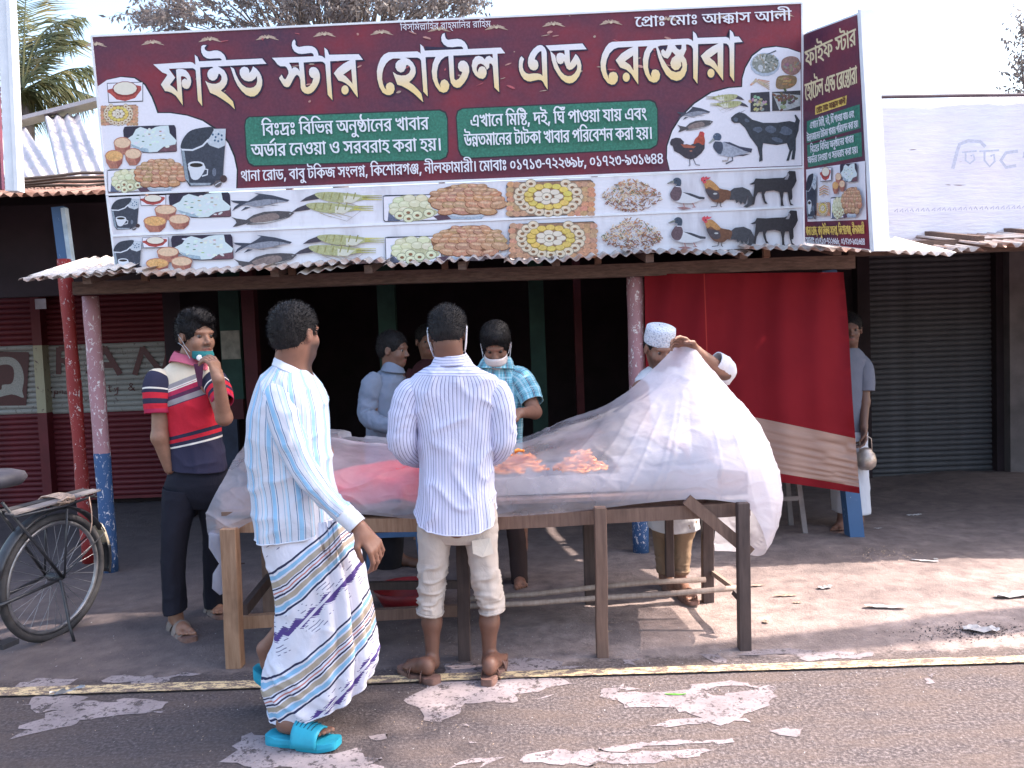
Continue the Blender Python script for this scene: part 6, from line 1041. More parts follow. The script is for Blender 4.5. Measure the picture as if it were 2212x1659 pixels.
for j in range(nv + 1):
    for i in range(nu + 1):
        s_, t_ = i / nu, j / nv
        left = (1392 + 6 * t_, 592 + (1010 - 592) * t_); right = catmull([(1822, 588), (1832, 700), (1842, 870), (1852, 1000), (1857, 1066)], 50)[min(49, int(t_ * 49.99))]
        u = left[0] + (right[0] - left[0]) * s_; v = left[1] + (right[1] - left[1]) * s_
        v += t_ * 20 * math.sin(s_ * 3.14) - 12 * t_ * math.sin(s_ * 3.14) * 2
        Y = 5.47 + .018 * math.sin(s_ * 33 + t_ * 2 + math.sin(t_ * 4)) * (1 - t_ * .5) + .022 * math.sin(s_ * 13 + 1 + t_) + .03 * math.sin(t_ * 3.1) * math.sin(s_ * 5)
        if .66 < t_ < .94: Y += .006 * math.sin(t_ * 150 + 3 * math.sin(s_ * 7)) * min(1, s_ * 1.6) * max(0, s_ - .2)
        vs.append(D(u, v, Y)); uvs.append((s_, t_))
fs = [(j * (nu + 1) + i, j * (nu + 1) + i + 1, (j + 1) * (nu + 1) + i + 1, (j + 1) * (nu + 1) + i) for j in range(nv) for i in range(nu)]
cu = link('curtain', mesh(vs, fs, True, uvs), CURT, loc=D(1610, 592, 5.47)); tag(cu, 'red cloth curtain with a cream band and red hem hanging right of the middle post', 'curtain')

# ------------------------------------------------------------------ table
def woodm(name, c, d, rough=.7):
    t = NT(name); co = t.coord(); n = t.noise(t.mapv(co, (14, 14, 1.6)), 4, 5, .6); n2 = t.noise(co, 5, 3)
    cc = t.mix(t.ramp(n, [(.35, 0.0), (.68, 1.0)]), c, d); cc = t.mix(t.ramp(n2, [(.55, 0.0), (.75, .6)]), cc, tuple(x * .5 for x in c)); return t.fin(cc, rough, t.bump(n, .35, .004))
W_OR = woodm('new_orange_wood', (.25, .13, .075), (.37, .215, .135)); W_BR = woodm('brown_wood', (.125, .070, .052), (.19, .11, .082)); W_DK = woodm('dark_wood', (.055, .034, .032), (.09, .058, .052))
W_PALE = woodm('pale_bamboo', (.30, .21, .17), (.42, .32, .26))
table = empty('table', (0, 4.15, 0), 'long rough wooden table on many legs with the plastic sheet over it', 'table')
def leg(uT, vT, uB, vB, w, Y, mat, name='leg', d=None):
    g = G(uB, vB) if Y is None else D(uB, vB, Y); a = V(g.x, g.y, 0) if Y is None else g
    tp = D(uT, vT, a.y); MB().beam(a, tp, Dr(w, a.y), d or Dr(w, a.y) * .9, up=(0, 1, 0), seg=4, jit=.002).build(name, mat, table, bevel=.003); return a
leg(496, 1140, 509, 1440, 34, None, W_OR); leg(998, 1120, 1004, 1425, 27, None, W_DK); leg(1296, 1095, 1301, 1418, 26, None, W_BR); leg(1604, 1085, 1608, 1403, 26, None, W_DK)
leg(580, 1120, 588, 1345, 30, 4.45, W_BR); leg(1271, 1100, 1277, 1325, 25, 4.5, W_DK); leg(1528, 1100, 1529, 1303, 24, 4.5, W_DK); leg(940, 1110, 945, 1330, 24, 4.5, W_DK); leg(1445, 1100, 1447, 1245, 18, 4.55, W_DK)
def bar(u0, v0, Y0, u1, v1, Y1, h, d, mat, name='rail', seg=6, bow=0): MB().beam(D(u0, v0, Y0), D(u1, v1, Y1), d, Dr(h, (Y0 + Y1) / 2), seg=seg, bow=bow, jit=.0015).build(name, mat, table)
bar(470, 1134, 3.86, 1000, 1132, 3.85, 30, .045, W_OR); bar(1000, 1132, 3.85, 1618, 1097, 3.85, 30, .045, W_BR)
bar(478, 1120, 3.9, 560, 1110, 4.5, 26, .04, W_BR, 'end_rail'); bar(1608, 1094, 3.87, 1530, 1092, 4.5, 26, .04, W_DK, 'end_rail'); bar(560, 1112, 4.5, 1540, 1085, 4.5, 24, .04, W_DK)
bar(1483, 1078, 3.80, 1621, 1194, 3.80, 25, .022, W_BR, 'brace', 1)
bar(524, 1343, 3.93, 600, 1338, 3.95, 28, .04, W_OR, 'stretcher', 1); bar(600, 1338, 3.95, 1000, 1318, 3.92, 24, .035, W_BR, 'stretcher'); bar(528, 1318, 3.93, 582, 1250, 4.4, 24, .03, W_DK, 'brace', 1); bar(570, 1268, 4.45, 1020, 1262, 4.45, 17, .03, W_DK, 'stretcher'); bar(1012, 1200, 3.9, 1046, 1120, 3.95, 22, .03, W_BR, 'brace', 1)
for pts in ([(1006, 1294, 4.2), (1150, 1284, 4.2), (1290, 1268, 4.22), (1400, 1258, 4.24), (1524, 1252, 4.26)], [(1006, 1310, 4.08), (1150, 1303, 4.08), (1290, 1292, 4.08), (1440, 1283, 4.08), (1592, 1270, 4.05)]):
    MB().tube([D(*p) for p in pts], .0145, 8).build('bamboo_pole', W_PALE, table, smooth=True)
bar(1538, 1236, 4.5, 1602, 1283, 4.0, 11, .02, W_PALE, 'stretcher', 1); bar(1585, 1278, 4.0, 1606, 1302, 3.95, 12, .02, W_DK, 'brace', 1)
for k in range(9):
    y0 = 3.86 + k * .078; a, b = D(484, 1112, y0), D(1612, 1086, y0); z = .725
    MB().beam((a.x, y0, .722), (b.x, y0, .728), .072, .018, jit=.001, seg=3).build('plank', W_BR, table)
# dark string round the left leg
MB().tube([D(509 + 19 * math.cos(a_ / 8 * 6.283), 1217, 3.86 + .03 * math.sin(a_ / 8 * 6.283)) for a_ in range(8)], .003, 4, closed=True).build('string', plain('dark_string', (.05, .03, .03)), table)

# ---- sweets and dishes under the sheet
STEEL = plain('dull_steel', (.50, .50, .52), .35, .1, 5, metal=.8); ORG = plain('orange_syrup_sweets', (.85, .25, .02), .35, .2, 20, spec=.6); REDC = plain('red_cloth', (.62, .030, .045), .8, .2, 6)
def tray(name, label, u, Y, w, d, h, mat=STEEL, z=.74):
    x = D(u, 1100, Y).x; root = empty(name, (x, Y, z), label, 'tray'); m = MB()
    m.box((x - w / 2, Y - d / 2, z), (x + w / 2, Y + d / 2, z + .006))
    m.build('base', mat, root); r = MB()
    for a, b in (((-1, -1), (1, -1)), ((1, -1), (1, 1)), ((1, 1), (-1, 1)), ((-1, 1), (-1, -1))): r.beam((x + a[0] * w / 2, Y + a[1] * d / 2, z + h / 2 + .003), (x + b[0] * w / 2, Y + b[1] * d / 2, z + h / 2 + .003), .006, h)
    r.build('rim', mat, root); return root, x
tr1, x1 = tray('steel_tray', 'wide steel tray under the plastic right of the man in pinstripes', 1200, 4.13, .62, .42, .085)
heap = empty('sweets_pile', (x1 - .12, 4.15, .75), 'piles of orange syrup sweets in the steel tray, blurred by the plastic', 'sweets')
for cx, n_ in ((x1 - .17, 60), (x1 + .13, 60)):
    m = MB()
    for k in range(n_):
        a = random.uniform(0, 6.28); q = random.random() ** .5 * .12; c = V(cx + q * math.cos(a), 4.10 + q * math.sin(a), .835 + (.12 - q) * 1.0 * random.random()); rr = random.uniform(.018, .028)
        m.tube([c + V(rr * math.cos(b / 7 * 6.283), rr * math.sin(b / 7 * 6.283), .006 * math.sin(b * 2 + k)) for b in range(7)], .0065, 5, closed=True)
    m.build('pile', ORG, heap, smooth=True)['kind'] = 'stuff'
tr2, x2 = tray('steel_tray', 'deep steel tray under the plastic near the right end of the table', 1430, 4.12, .46, .40, .11)
for k, (u, r_) in enumerate(((1370, .07), (1465, .085), (1540, .06))):
    c = D(u, 1080, 4.1); c.z = .755; o = MB().lathe(c, [(0, 0), (r_ * .6, 0), (r_, .05), (r_ * 1.05, .055), (r_ * .98, .05), (r_ * .58, .006), (0, .006)], 20).build('bowl', STEEL, None, smooth=True, loc=c); tag(o, ('small steel bowl in the left of the deep tray under plastic', 'larger steel bowl in the middle of the deep tray under plastic', 'steel bowl beside the deep tray at the table end')[k], 'bowl')
# folded red cloth over a box
n_ = 40; vs = []
bx = D(815, 1080, 4.1)
for j in range(n_ + 1):
    for i in range(n_ + 1):
        s_, t_ = i / n_ * 2 - 1, j / n_ * 2 - 1; h = .165 * max(0, 1 - abs(s_) ** 3) ** .5 * max(0, 1 - abs(t_) ** 4) ** .5; vs.append(V(bx.x + s_ * .36, 4.13 + t_ * .25, .74 + h * (.8 + .2 * s_) + .012 * math.sin(s_ * 9 + t_ * 14))) 
fs = [(j * (n_ + 1) + i, j * (n_ + 1) + i + 1, (j + 1) * (n_ + 1) + i + 1, (j + 1) * (n_ + 1) + i) for j in range(n_) for i in range(n_)]
rc = link('red_cloth', mesh(vs, fs), REDC, loc=bx); tag(rc, 'red cloth covering a heap under the plastic between the two front men', 'cloth')

# ------------------------------------------------------------------ plastic sheet
t = NT('milky_plastic'); pos = t.coord(); cr = t.node('ShaderNodeTexVoronoi', {'Vector': t.mapv(pos, (5, 5, 9)), 'Scale': 2.6, 'Randomness': 1.0}, feature='DISTANCE_TO_EDGE').outputs[0]
wn1 = t.noise(t.mapv(pos, (1, 1, 1)), 16, 5, .65, 1.6); wn2 = t.noise(pos, 5, 4, .6, .8)
hgt = t.math('ADD', t.math('MULTIPLY', wn1, .6), t.math('MULTIPLY', wn2, 1.2)); hgt = t.math('ADD', hgt, t.math('MULTIPLY', t.math('MINIMUM', cr, .05), 1.0)); nb = t.bump(hgt, .24, .02)
t.fin((.82, .78, .88), .20, nb, Specular_IOR_Level=.9)
tl_ = t.node('ShaderNodeBsdfTranslucent', {'Color': (.86, .82, .90, 1), 'Normal': nb}); tp = t.node('ShaderNodeBsdfTransparent', {'Color': (.95, .93, .97, 1)})
mx = t.node('ShaderNodeMixShader', {0: .45}); t.l.new(t.b.outputs[0], mx.inputs[1]); t.l.new(tl_.outputs[0], mx.inputs[2])
wp = t.sep(t.node('ShaderNodeNewGeometry').outputs['Position']); zone = t.ramp(t.math('ADD', t.math('MULTIPLY', wp[0], .3), .5), [(.12, .62), (.30, .62), (.45, .74), (.63, .68), (.76, .34)]); al = t.math('MULTIPLY', zone, t.ramp(t.noise(pos, 4, 4), [(.3, .75), (.7, 1.15)])); m2 = t.node('ShaderNodeMixShader', {0: al}); t.l.new(mx.outputs[0], m2.inputs[1]); t.l.new(tp.outputs[0], m2.inputs[2]); t.l.new(m2.outputs[0], t.out.inputs[0]); PLAST = t.m
cols_ = [
 [(450, 1156, 3.84), (447, 1108, 3.85), (480, 1040, 3.93), (528, 967, 4.22), (545, 960, 4.58)],
 [(490, 1155, 3.82), (495, 1112, 3.82), (520, 1045, 3.90), (560, 975, 4.15), (590, 950, 4.6)],
 [(565, 1120, 3.81), (565, 1085, 3.81), (572, 1035, 3.86), (600, 970, 4.15), (625, 942, 4.62)],
 [(700, 1113, 3.81), (700, 1075, 3.81), (703, 1020, 3.88), (712, 968, 4.15), (705, 932, 4.66)],
 [(785, 1111, 3.81), (785, 1075, 3.82), (788, 1020, 3.92), (800, 972, 4.2), (800, 944, 4.68)],
 [(905, 1121, 3.81), (905, 1080, 3.82), (905, 1025, 3.93), (900, 975, 4.2), (890, 948, 4.68)],
 [(1075, 1117, 3.81), (1075, 1075, 3.82), (1080, 1020, 3.93), (1090, 970, 4.2), (1110, 948, 4.62)],
 [(1200, 1109, 3.81), (1200, 1060, 3.82), (1203, 990, 3.95), (1208, 940, 4.2), (1215, 908, 4.55)],
 [(1300, 1098, 3.81), (1305, 1040, 3.82), (1312, 955, 3.98), (1320, 905, 4.2), (1325, 870, 4.5)],
 [(1400, 1086, 3.81), (1410, 1015, 3.82), (1418, 925, 4.0), (1420, 860, 4.22), (1408, 802, 4.48)],
 [(1490, 1079, 3.80), (1505, 1000, 3.80), (1500, 900, 3.98), (1488, 815, 4.22), (1466, 742, 4.42)],
 [(1560, 1082, 3.79), (1585, 1000, 3.80), (1570, 895, 4.0), (1530, 810, 4.22), (1490, 738, 4.40)],
 [(1620, 1100, 3.79), (1645, 1015, 3.82), (1618, 900, 4.02), (1548, 815, 4.24), (1498, 748, 4.42)],
 [(1655, 1175, 3.80), (1686, 1060, 3.88), (1653, 945, 4.1), (1578, 850, 4.3), (1499, 765, 4.44)],
 [(1640, 1200, 3.95), (1678, 1110, 4.05), (1648, 990, 4.25), (1572, 885, 4.4), (1496, 778, 4.50)],
 [(1590, 1192, 4.25), (1610, 1110, 4.3), (1600, 990, 4.4), (1540, 890, 4.5), (1484, 785, 4.54)],
 [(1545, 1190, 4.45), (1548, 1110, 4.48), (1545, 1000, 4.5), (1510, 890, 4.55), (1470, 780, 4.58)]]
Cc = np.array([[tuple(D(*p)) for p in c_] for c_ in cols_])
NU, NV = 420, 150
A_ = np.stack([catmull(Cc[:, k], NU) for k in range(5)], 1); S_ = np.stack([catmull(A_[i], NV) for i in range(NU)])       # NU x NV x 3
u_, v_ = np.meshgrid(np.linspace(0, 1, NU), np.linspace(0, 1, NV), indexing='ij'); P0 = S_.reshape(-1, 3)
dU = np.gradient(S_, axis=0); dV = np.gradient(S_, axis=1); Nn = np.cross(dU, dV); Nn /= np.linalg.norm(Nn, axis=2, keepdims=True) + 1e-9
peak = np.array(tuple(D(1490, 745, 4.42))); ang = np.arctan2(P0[:, 2] - peak[2], P0[:, 0] - peak[0]); dist = np.linalg.norm(P0 - peak, axis=1)
q1 = np.stack([ang * 9, dist * 1.2, dist * 0], 1); w1 = 1 - np.abs(noise(q1, 5)); w1 = w1 ** 5
q2 = np.stack([P0[:, 0] * 5 + P0[:, 2] * 8, P0[:, 2] * 9 - P0[:, 0] * 3, P0[:, 1] * 5], 1); w2 = (1 - np.abs(noise(q2, 8))) ** 5; w3 = (1 - np.abs(noise(q2 * 2.3 + 7, 9))) ** 4; w4 = fbm(P0 * 3.0, 12, 2)
left_w = np.clip((0.25 - P0[:, 0]) / .4, 0, 1)
dsp = (w1 * .008 * np.clip(dist, .05, 1) + w2 * (.005 + .008 * left_w) + w3 * .0030 + w4 * .006) * np.clip(dist / .35, .1, 1)
edge_ = np.minimum(1, v_.ravel() * 14 + .3)
P1 = P0 - Nn.reshape(-1, 3) * (dsp * edge_ * np.sign(Nn.reshape(-1, 3)[:, 1]) * -1)[:, None] * -1
idx = np.arange(NU * NV).reshape(NU, NV); Fp = np.stack([idx[:-1, :-1].ravel(), idx[1:, :-1].ravel(), idx[1:, 1:].ravel(), idx[:-1, 1:].ravel()], 1)
pl = link('plastic_sheet', mesh(P1, Fp), PLAST, loc=D(1106, 1110, 4.1)); tag(pl, 'large sheet of milky clear plastic over the table, its right side being lifted', 'plastic sheet')
tm = MB(); tm.tube([D(470, 1150, 3.86), D(466, 1180, 3.86), D(478, 1217, 3.86), D(470, 1240, 3.86), D(470, 1268, 3.86), D(478, 1284, 3.86)], [.040, .032, .010, .022, .026, .008], 12)
o = tm.build('tied_tail', PLAST, None, smooth=True); o.data.transform(Matrix.Translation(-Vector(pl.location))); o.parent = pl

# ------------------------------------------------------------------ bicycle
BK = plain('worn_black_enamel', (.035, .035, .042), .4, .4, 20, .1, 40, spec=.5); TY = plain('dusty_tyre', (.060, .055, .058), .85, .3, 20, .4, 60); RIMM = plain('dull_rim_steel', (.30, .29, .31), .4, .3, 20, metal=.7); TAPE = plain('pale_tape', (.60, .50, .38), .6, .2, 20, .3, 40)
gw = G(138, 1382); wc = V(D(110, 1244, gw.y + .02).x, gw.y + .02, 0)
bike = empty('bicycle', (wc.x, wc.y, 0), 'old black bicycle cut off by the left edge, rear wheel and carrier showing', 'bicycle')
bike.rotation_euler = (R(4), 0, R(73))
WR = .335
def bl(m, name, mat, parent=None, smooth=True):
    me = mesh(m.v, m.f, smooth); o = bpy.data.objects.new(name, me); col.objects.link(o); o.parent = parent or bike; me.materials.append(mat); return o
def wheel(cx):
    w = bpy.data.objects.new('wheel', None); col.objects.link(w); w.parent = bike; w.location = (cx, 0, WR)
    circ = lambda r, n=48: [(r * math.cos(k / n * 6.2832), 0, r * math.sin(k / n * 6.2832)) for k in range(n)]
    bl(MB().tube(circ(WR - .020), .020, 10, closed=True), 'tyre', TY, w); bl(MB().tube(circ(WR - .050), .011, 8, closed=True), 'rim', RIMM, w)
    h = MB().tube([(0, -.05, 0), (0, -.03, 0), (0, .03, 0), (0, .05, 0)], [.012, .025, .025, .012], 12); bl(h, 'hub', BK, w)
    m = MB()
    for k in range(32):
        a = k / 32 * 6.2832; s_ = 1 if k % 2 else -1; b = a + (.55 if (k // 2) % 2 else -.55); m.tube([(.022 * math.cos(b), s_ * .028, .022 * math.sin(b)), ((WR - .055) * math.cos(a), 0, (WR - .055) * math.sin(a))], .0016, 4, cap=False)
    bl(m, 'spokes', RIMM, w); return w
wheel(0); wheel(-1.12)
T_ = lambda *a, r=.013: MB().tube(a, r, 8)
for s_ in (-1, 1):
    bl(MB().tube([(0, s_ * .055, WR), (-.46, s_ * .03, .29)], .009, 6), 'chain_stay', BK); bl(MB().tube([(0, s_ * .055, WR), (-.33, s_ * .03, .80)], .008, 6), 'seat_stay', BK)
    bl(MB().tube([(0, s_ * .065, WR), (.02, s_ * .07, .70)], .006, 6), 'carrier_strut', BK); bl(MB().tube([(0, s_ * .06, WR + .01), (.30, s_ * .04, .50)], .004, 5), 'guard_stay', BK)
bl(T_((-.46, 0, .29), (-.36, 0, .88), r=.016), 'seat_tube', BK); bl(T_((-.46, 0, .29), (-1.0, 0, .74), r=.016), 'down_tube', BK); bl(T_((-.35, 0, .80), (-.98, 0, .84), r=.014), 'top_tube', BK); bl(T_((-1.0, 0, .70), (-.96, 0, 1.0), r=.016), 'head_tube', BK)
for s_ in (-1, 1): bl(MB().tube([(-.985, s_ * .05, .72), (-1.05, s_ * .05, .5), (-1.12, s_ * .05, WR)], .010, 6), 'fork_blade', BK)
bl(MB().tube([(-.72, -.27, 1.0), (-.90, -.25, 1.04), (-.97, -.1, 1.06), (-.97, .1, 1.06), (-.90, .25, 1.04), (-.72, .27, 1.0)], .011, 8), 'handlebar', RIMM)
sm = MB(); sm.lathe((-.33, 0, .90), [(0, .05), (.06, .052), (.10, .035), (.11, .01), (.09, -.02), (0, -.02)], 16, Matrix.Diagonal((1.35, .95, 1)).to_3x3()); sm.tube([(-.42, 0, .93), (-.52, 0, .93), (-.58, 0, .915)], [.05, .03, .022], 10); bl(sm, 'saddle', plain('worn_saddle', (.07, .065, .08), .5))
bl(MB().lathe((-.46, -.05, .29), [(0, -.004), (.09, -.004), (.09, .004), (0, .004)], 24, Matrix.Rotation(R(90), 3, 'X')), 'chainring', BK); bl(MB().tube([(-.46, -.07, .29), (-.40, -.08, .14)], .009, 6), 'crank', BK); bl(MB().tube([(-.46, .07, .29), (-.52, .08, .44)], .009, 6), 'crank', BK)
for x, z, y in ((-.40, .14, -.12), (-.52, .44, .12)): bl(MB().box((x - .045, y - .03, z - .012), (x + .045, y + .03, z + .012)), 'pedal', BK, smooth=False)
# carrier, mudguard with tape, cord
cm = MB()
for s_ in (-1, 1): cm.tube([(-.30, s_ * .07, .725), (.0, s_ * .075, .72), (.20, s_ * .07, .735), (.25, s_ * .03, .74)], .0065, 6)
for x in (-.2, -.05, .1, .22): cm.tube([(x, -.07, .723), (x, .07, .723)], .005, 5)
bl(cm, 'carrier', BK); bl(MB().beam((-.30, -.04, .737), (.26, -.03, .752), .06, .008, seg=4), 'carrier_board', plain('grey_board', (.22, .19, .19), .8), smooth=False); bl(MB().beam((-.28, .03, .74), (.25, .035, .75), .05, .008), 'carrier_board', plain('dark_board', (.06, .055, .06), .8), smooth=False)
ROPE = plain('pale_rope', (.52, .36, .28), .8, .3, 60, .4, 90); rm = MB()
for k in range(7): rm.tube([(-.02 + .014 * k + .006 * math.sin(j * 2 + k), .078 * math.cos(j / 10 * 6.283), .742 + .026 * math.sin(j / 10 * 6.283)) for j in range(10)], .0045, 5, closed=True)
rm.tube([(.05, -.085, .75), (.0, -.09, .765), (-.05, -.08, .75), (.02, -.08, .735), (.06, -.07, .755)], .007, 6); bl(rm, 'rope_lashing', ROPE)
bl(MB().tube([(.16, -.075, .735), (.165, -.085, .66), (.17, -.083, .60), (.165, -.08, .56), (.155, -.085, .54)], .0032, 5), 'cord', ROPE)
def guard(a0, a1, mat, name, r=WR + .022, w=.034, n=16, dp_=.45):
    m = MB(); vs = []; fs = []
    for k in range(n + 1):
        a = R(a0 + (a1 - a0) * k / n)
        for j in range(7): b = R(-80 + 160 * j / 6); rr = r + w * dp_ * (math.cos(b) - (.5 if dp_ > 1 else 0)); vs.append((rr * math.cos(a), w * math.sin(b), WR + rr * math.sin(a)))
    for k in range(n):
        for j in range(6): fs.append((k * 7 + j, k * 7 + j + 1, (k + 1) * 7 + j + 1, (k + 1) * 7 + j))
    m.add(vs, fs); return solid(bl(m, name, mat), .002)
guard(28, 165, BK, 'mudguard'); guard(14, 34, TAPE, 'taped_wrap', WR + .030, .030, 8, 1.4); guard(-12, 15, plain('black_plastic_wrap', (.03, .03, .035), .25, .3, 20, .6, 30, spec=.7), 'plastic_wrap', WR + .028, .036, 8, 1.4)
bl(MB().tube([(-.03, -.07, WR), (-.06, -.16, .10), (-.06, -.19, .02)], .008, 6), 'kickstand', BK)

# ------------------------------------------------------------------ stool and bench behind
def stool(name, label, u, vb, w, d, h, mat):
    g = G(u, vb); root = empty(name, (g.x, g.y, 0), label, 'stool')
    MB().box((g.x - w / 2, g.y - d / 2, h - .03), (g.x + w / 2, g.y + d / 2, h)).build('seat', mat, root)
    for sx in (-1, 1):
        for sy in (-1, 1): MB().beam((g.x + sx * w * .52, g.y + sy * d * .5, 0), (g.x + sx * w * .40, g.y + sy * d * .4, h - .03), .035, .03, up=(0, 1, 0)).build('leg', mat, root)
    MB().beam((g.x - w * .46, g.y - d * .45, h * .55), (g.x + w * .46, g.y - d * .45, h * .55), .02, .03).build('rung', mat, root)
stool('wooden_stool', 'grey wooden stool on splayed legs behind the red curtain hem', 1672, 1150, .34, .3, .50, plain('grey_worn_wood', (.20, .17, .17), .8)); stool('blue_bench', 'blue painted bench in the shade behind the table', 862, 1226, .34, .3, .46, plain('blue_bench_paint', (.06, .12, .24), .6))
bs = G(882, 1312); o = MB().lathe((bs.x, bs.y, .012), [(0, 0), (.13, 0), (.19, .11), (.195, .11), (.14, .008), (0, .008)], 24).build('basin', plain('dark_red_plastic', (.16, .01, .015), .4), None, smooth=True, loc=(bs.x, bs.y, .012)); tag(o, 'dark red plastic basin on the ground under the table', 'basin')
# ------------------------------------------------------------------ litter
PAP = plain('dirty_paper', (.40, .37, .37), .8, .15, 20, .2, 40); DLEAF = plain('dry_leaf', (.36, .26, .20), .8, .3, 20); CHAR = plain('charred_scraps', (.03, .025, .03), .9, .5, 30)
def scrap(name, label, cat, u, v, l, w, mat, rot, curl=.07, z0=.004):
    g = G(u, v); n_ = 8; vs = []; rnd = random.Random(int(u * 7 + v))
    zc = float(ground_z(np.array([[g.x, g.y, 0.0]]))[0]) + z0
    for j in range(4):
        for i in range(n_ + 1):
            s_, q = i / n_ * 2 - 1, j / 3 * 2 - 1; ww = w * (1 - .55 * abs(s_) ** 2) * (1 + rnd.uniform(-.15, .15)); x, y = s_ * l / 2, q * ww / 2
            vs.append(V(g.x + x * math.cos(rot) - y * math.sin(rot), g.y + x * math.sin(rot) + y * math.cos(rot), zc + curl * l * (s_ ** 2) * .35 + rnd.uniform(0, .2) * w))
    fs = [(j * (n_ + 1) + i, j * (n_ + 1) + i + 1, (j + 1) * (n_ + 1) + i + 1, (j + 1) * (n_ + 1) + i) for j in range(3) for i in range(n_)]
    o = solid(link(name, mesh(vs, fs, False), mat, loc=(g.x, g.y, zc)), .001); tag(o, label, cat); return o
for a in (('paper_scrap', 'long torn white paper on the sunlit earth right of the table', 'litter', 1912, 1322, .20, .05, PAP, -.25), ('paper_scrap', 'grey paper strip on the shaded earth right of the blue post', 'litter', 1998, 1217, .15, .035, PAP, -.4), ('paper_scrap', 'tiny paper ball beside the grey paper strip', 'litter', 2021, 1213, .03, .03, PAP, 0), ('paper_scrap', 'pale scrap far back in front of the grey shutter', 'litter', 1974, 1113, .12, .035, PAP, .1), ('paper_scrap', 'tiny pale scrap just right of the blue post', 'litter', 1896, 1146, .06, .025, PAP, .1),
          ('paper_wrapper', 'crumpled white wrapper at the right edge of the view', 'litter', 2188, 1295, .20, .09, PAP, .1), ('paper_wrapper', 'crumpled white bag lying among black ashes at right', 'litter', 2118, 1366, .16, .08, PAP, -.2), ('foil_wrapper', 'crumpled silver wrapper on the yellow line at left', 'litter', 146, 1496, .14, .06, STEEL, .5),
          ('dry_leaf', 'curled brown leaf near the back edge of the sunlit earth', 'leaf', 1696, 1291, .12, .03, DLEAF, -.05), ('dry_leaf', 'dry bent leaf standing on the earth right of the table leg', 'leaf', 1654, 1348, .045, .03, DLEAF, 1.3), ('dry_leaf', 'small dry leaf beside the curled brown one', 'leaf', 1722, 1306, .05, .02, DLEAF, 0), ('wood_chip', 'flat pale wood chip right of the table end', 'wood chip', 1634, 1269, .10, .03, W_PALE, .05), ('paper_scrap', 'crumpled paper tuft on the edge of the shade right of the table', 'litter', 1782, 1277, .09, .05, PAP, .3),
          ('green_sprig', 'thin green leaf lying on the pale cement patch', 'leaf', 1459, 1502, .085, .012, plain('fresh_green', (.12, .32, .05), .5), -.1), ('dry_leaf', 'bleached leaf on the earth under the table middle', 'leaf', 1311, 1372, .05, .02, DLEAF, .2)): scrap(*a)
def debris(name, label, u, v, n_, sx, sy, mat, size):
    g = G(u, v); m = MB(); rnd = random.Random(n_)
    for k in range(n_):
        x, y = g.x + rnd.gauss(0, sx), g.y + rnd.gauss(0, sy); s_ = rnd.uniform(.3, 1) * size; a = rnd.uniform(0, 3.14); dx, dy = math.cos(a) * s_, math.sin(a) * s_; z = float(ground_z(np.array([[x, y, 0.0]]))[0])
        m.add([(x - dx, y - dy, z + .001), (x + dy * .4, y - dx * .4, z + .002), (x + dx, y + dy, z + .004), (x - dy * .4, y + dx * .4, z + s_ * .5)], [(0, 1, 2), (0, 2, 3), (0, 3, 1), (1, 3, 2)])
    o = m.build(name, mat, None, loc=(g.x, g.y, 0)); tag(o, label, 'debris', kind='stuff')
debris('ash', 'black ashes and burnt scraps on the road shoulder at right', 2110, 1368, 520, .17, .05, CHAR, .009); debris('rubble', 'dark crumbled earth and roots at the foot of the blue post', 1900, 1205, 170, .13, .10, DLEAF, .011); debris('grit', 'small pale stones scattered over the road shoulder', 1500, 1400, 700, 1.6, .5, PAP, .006); debris('gravel', 'small dark stones scattered over the roadside', 900, 1450, 900, 1.8, .5, DLEAF, .006)
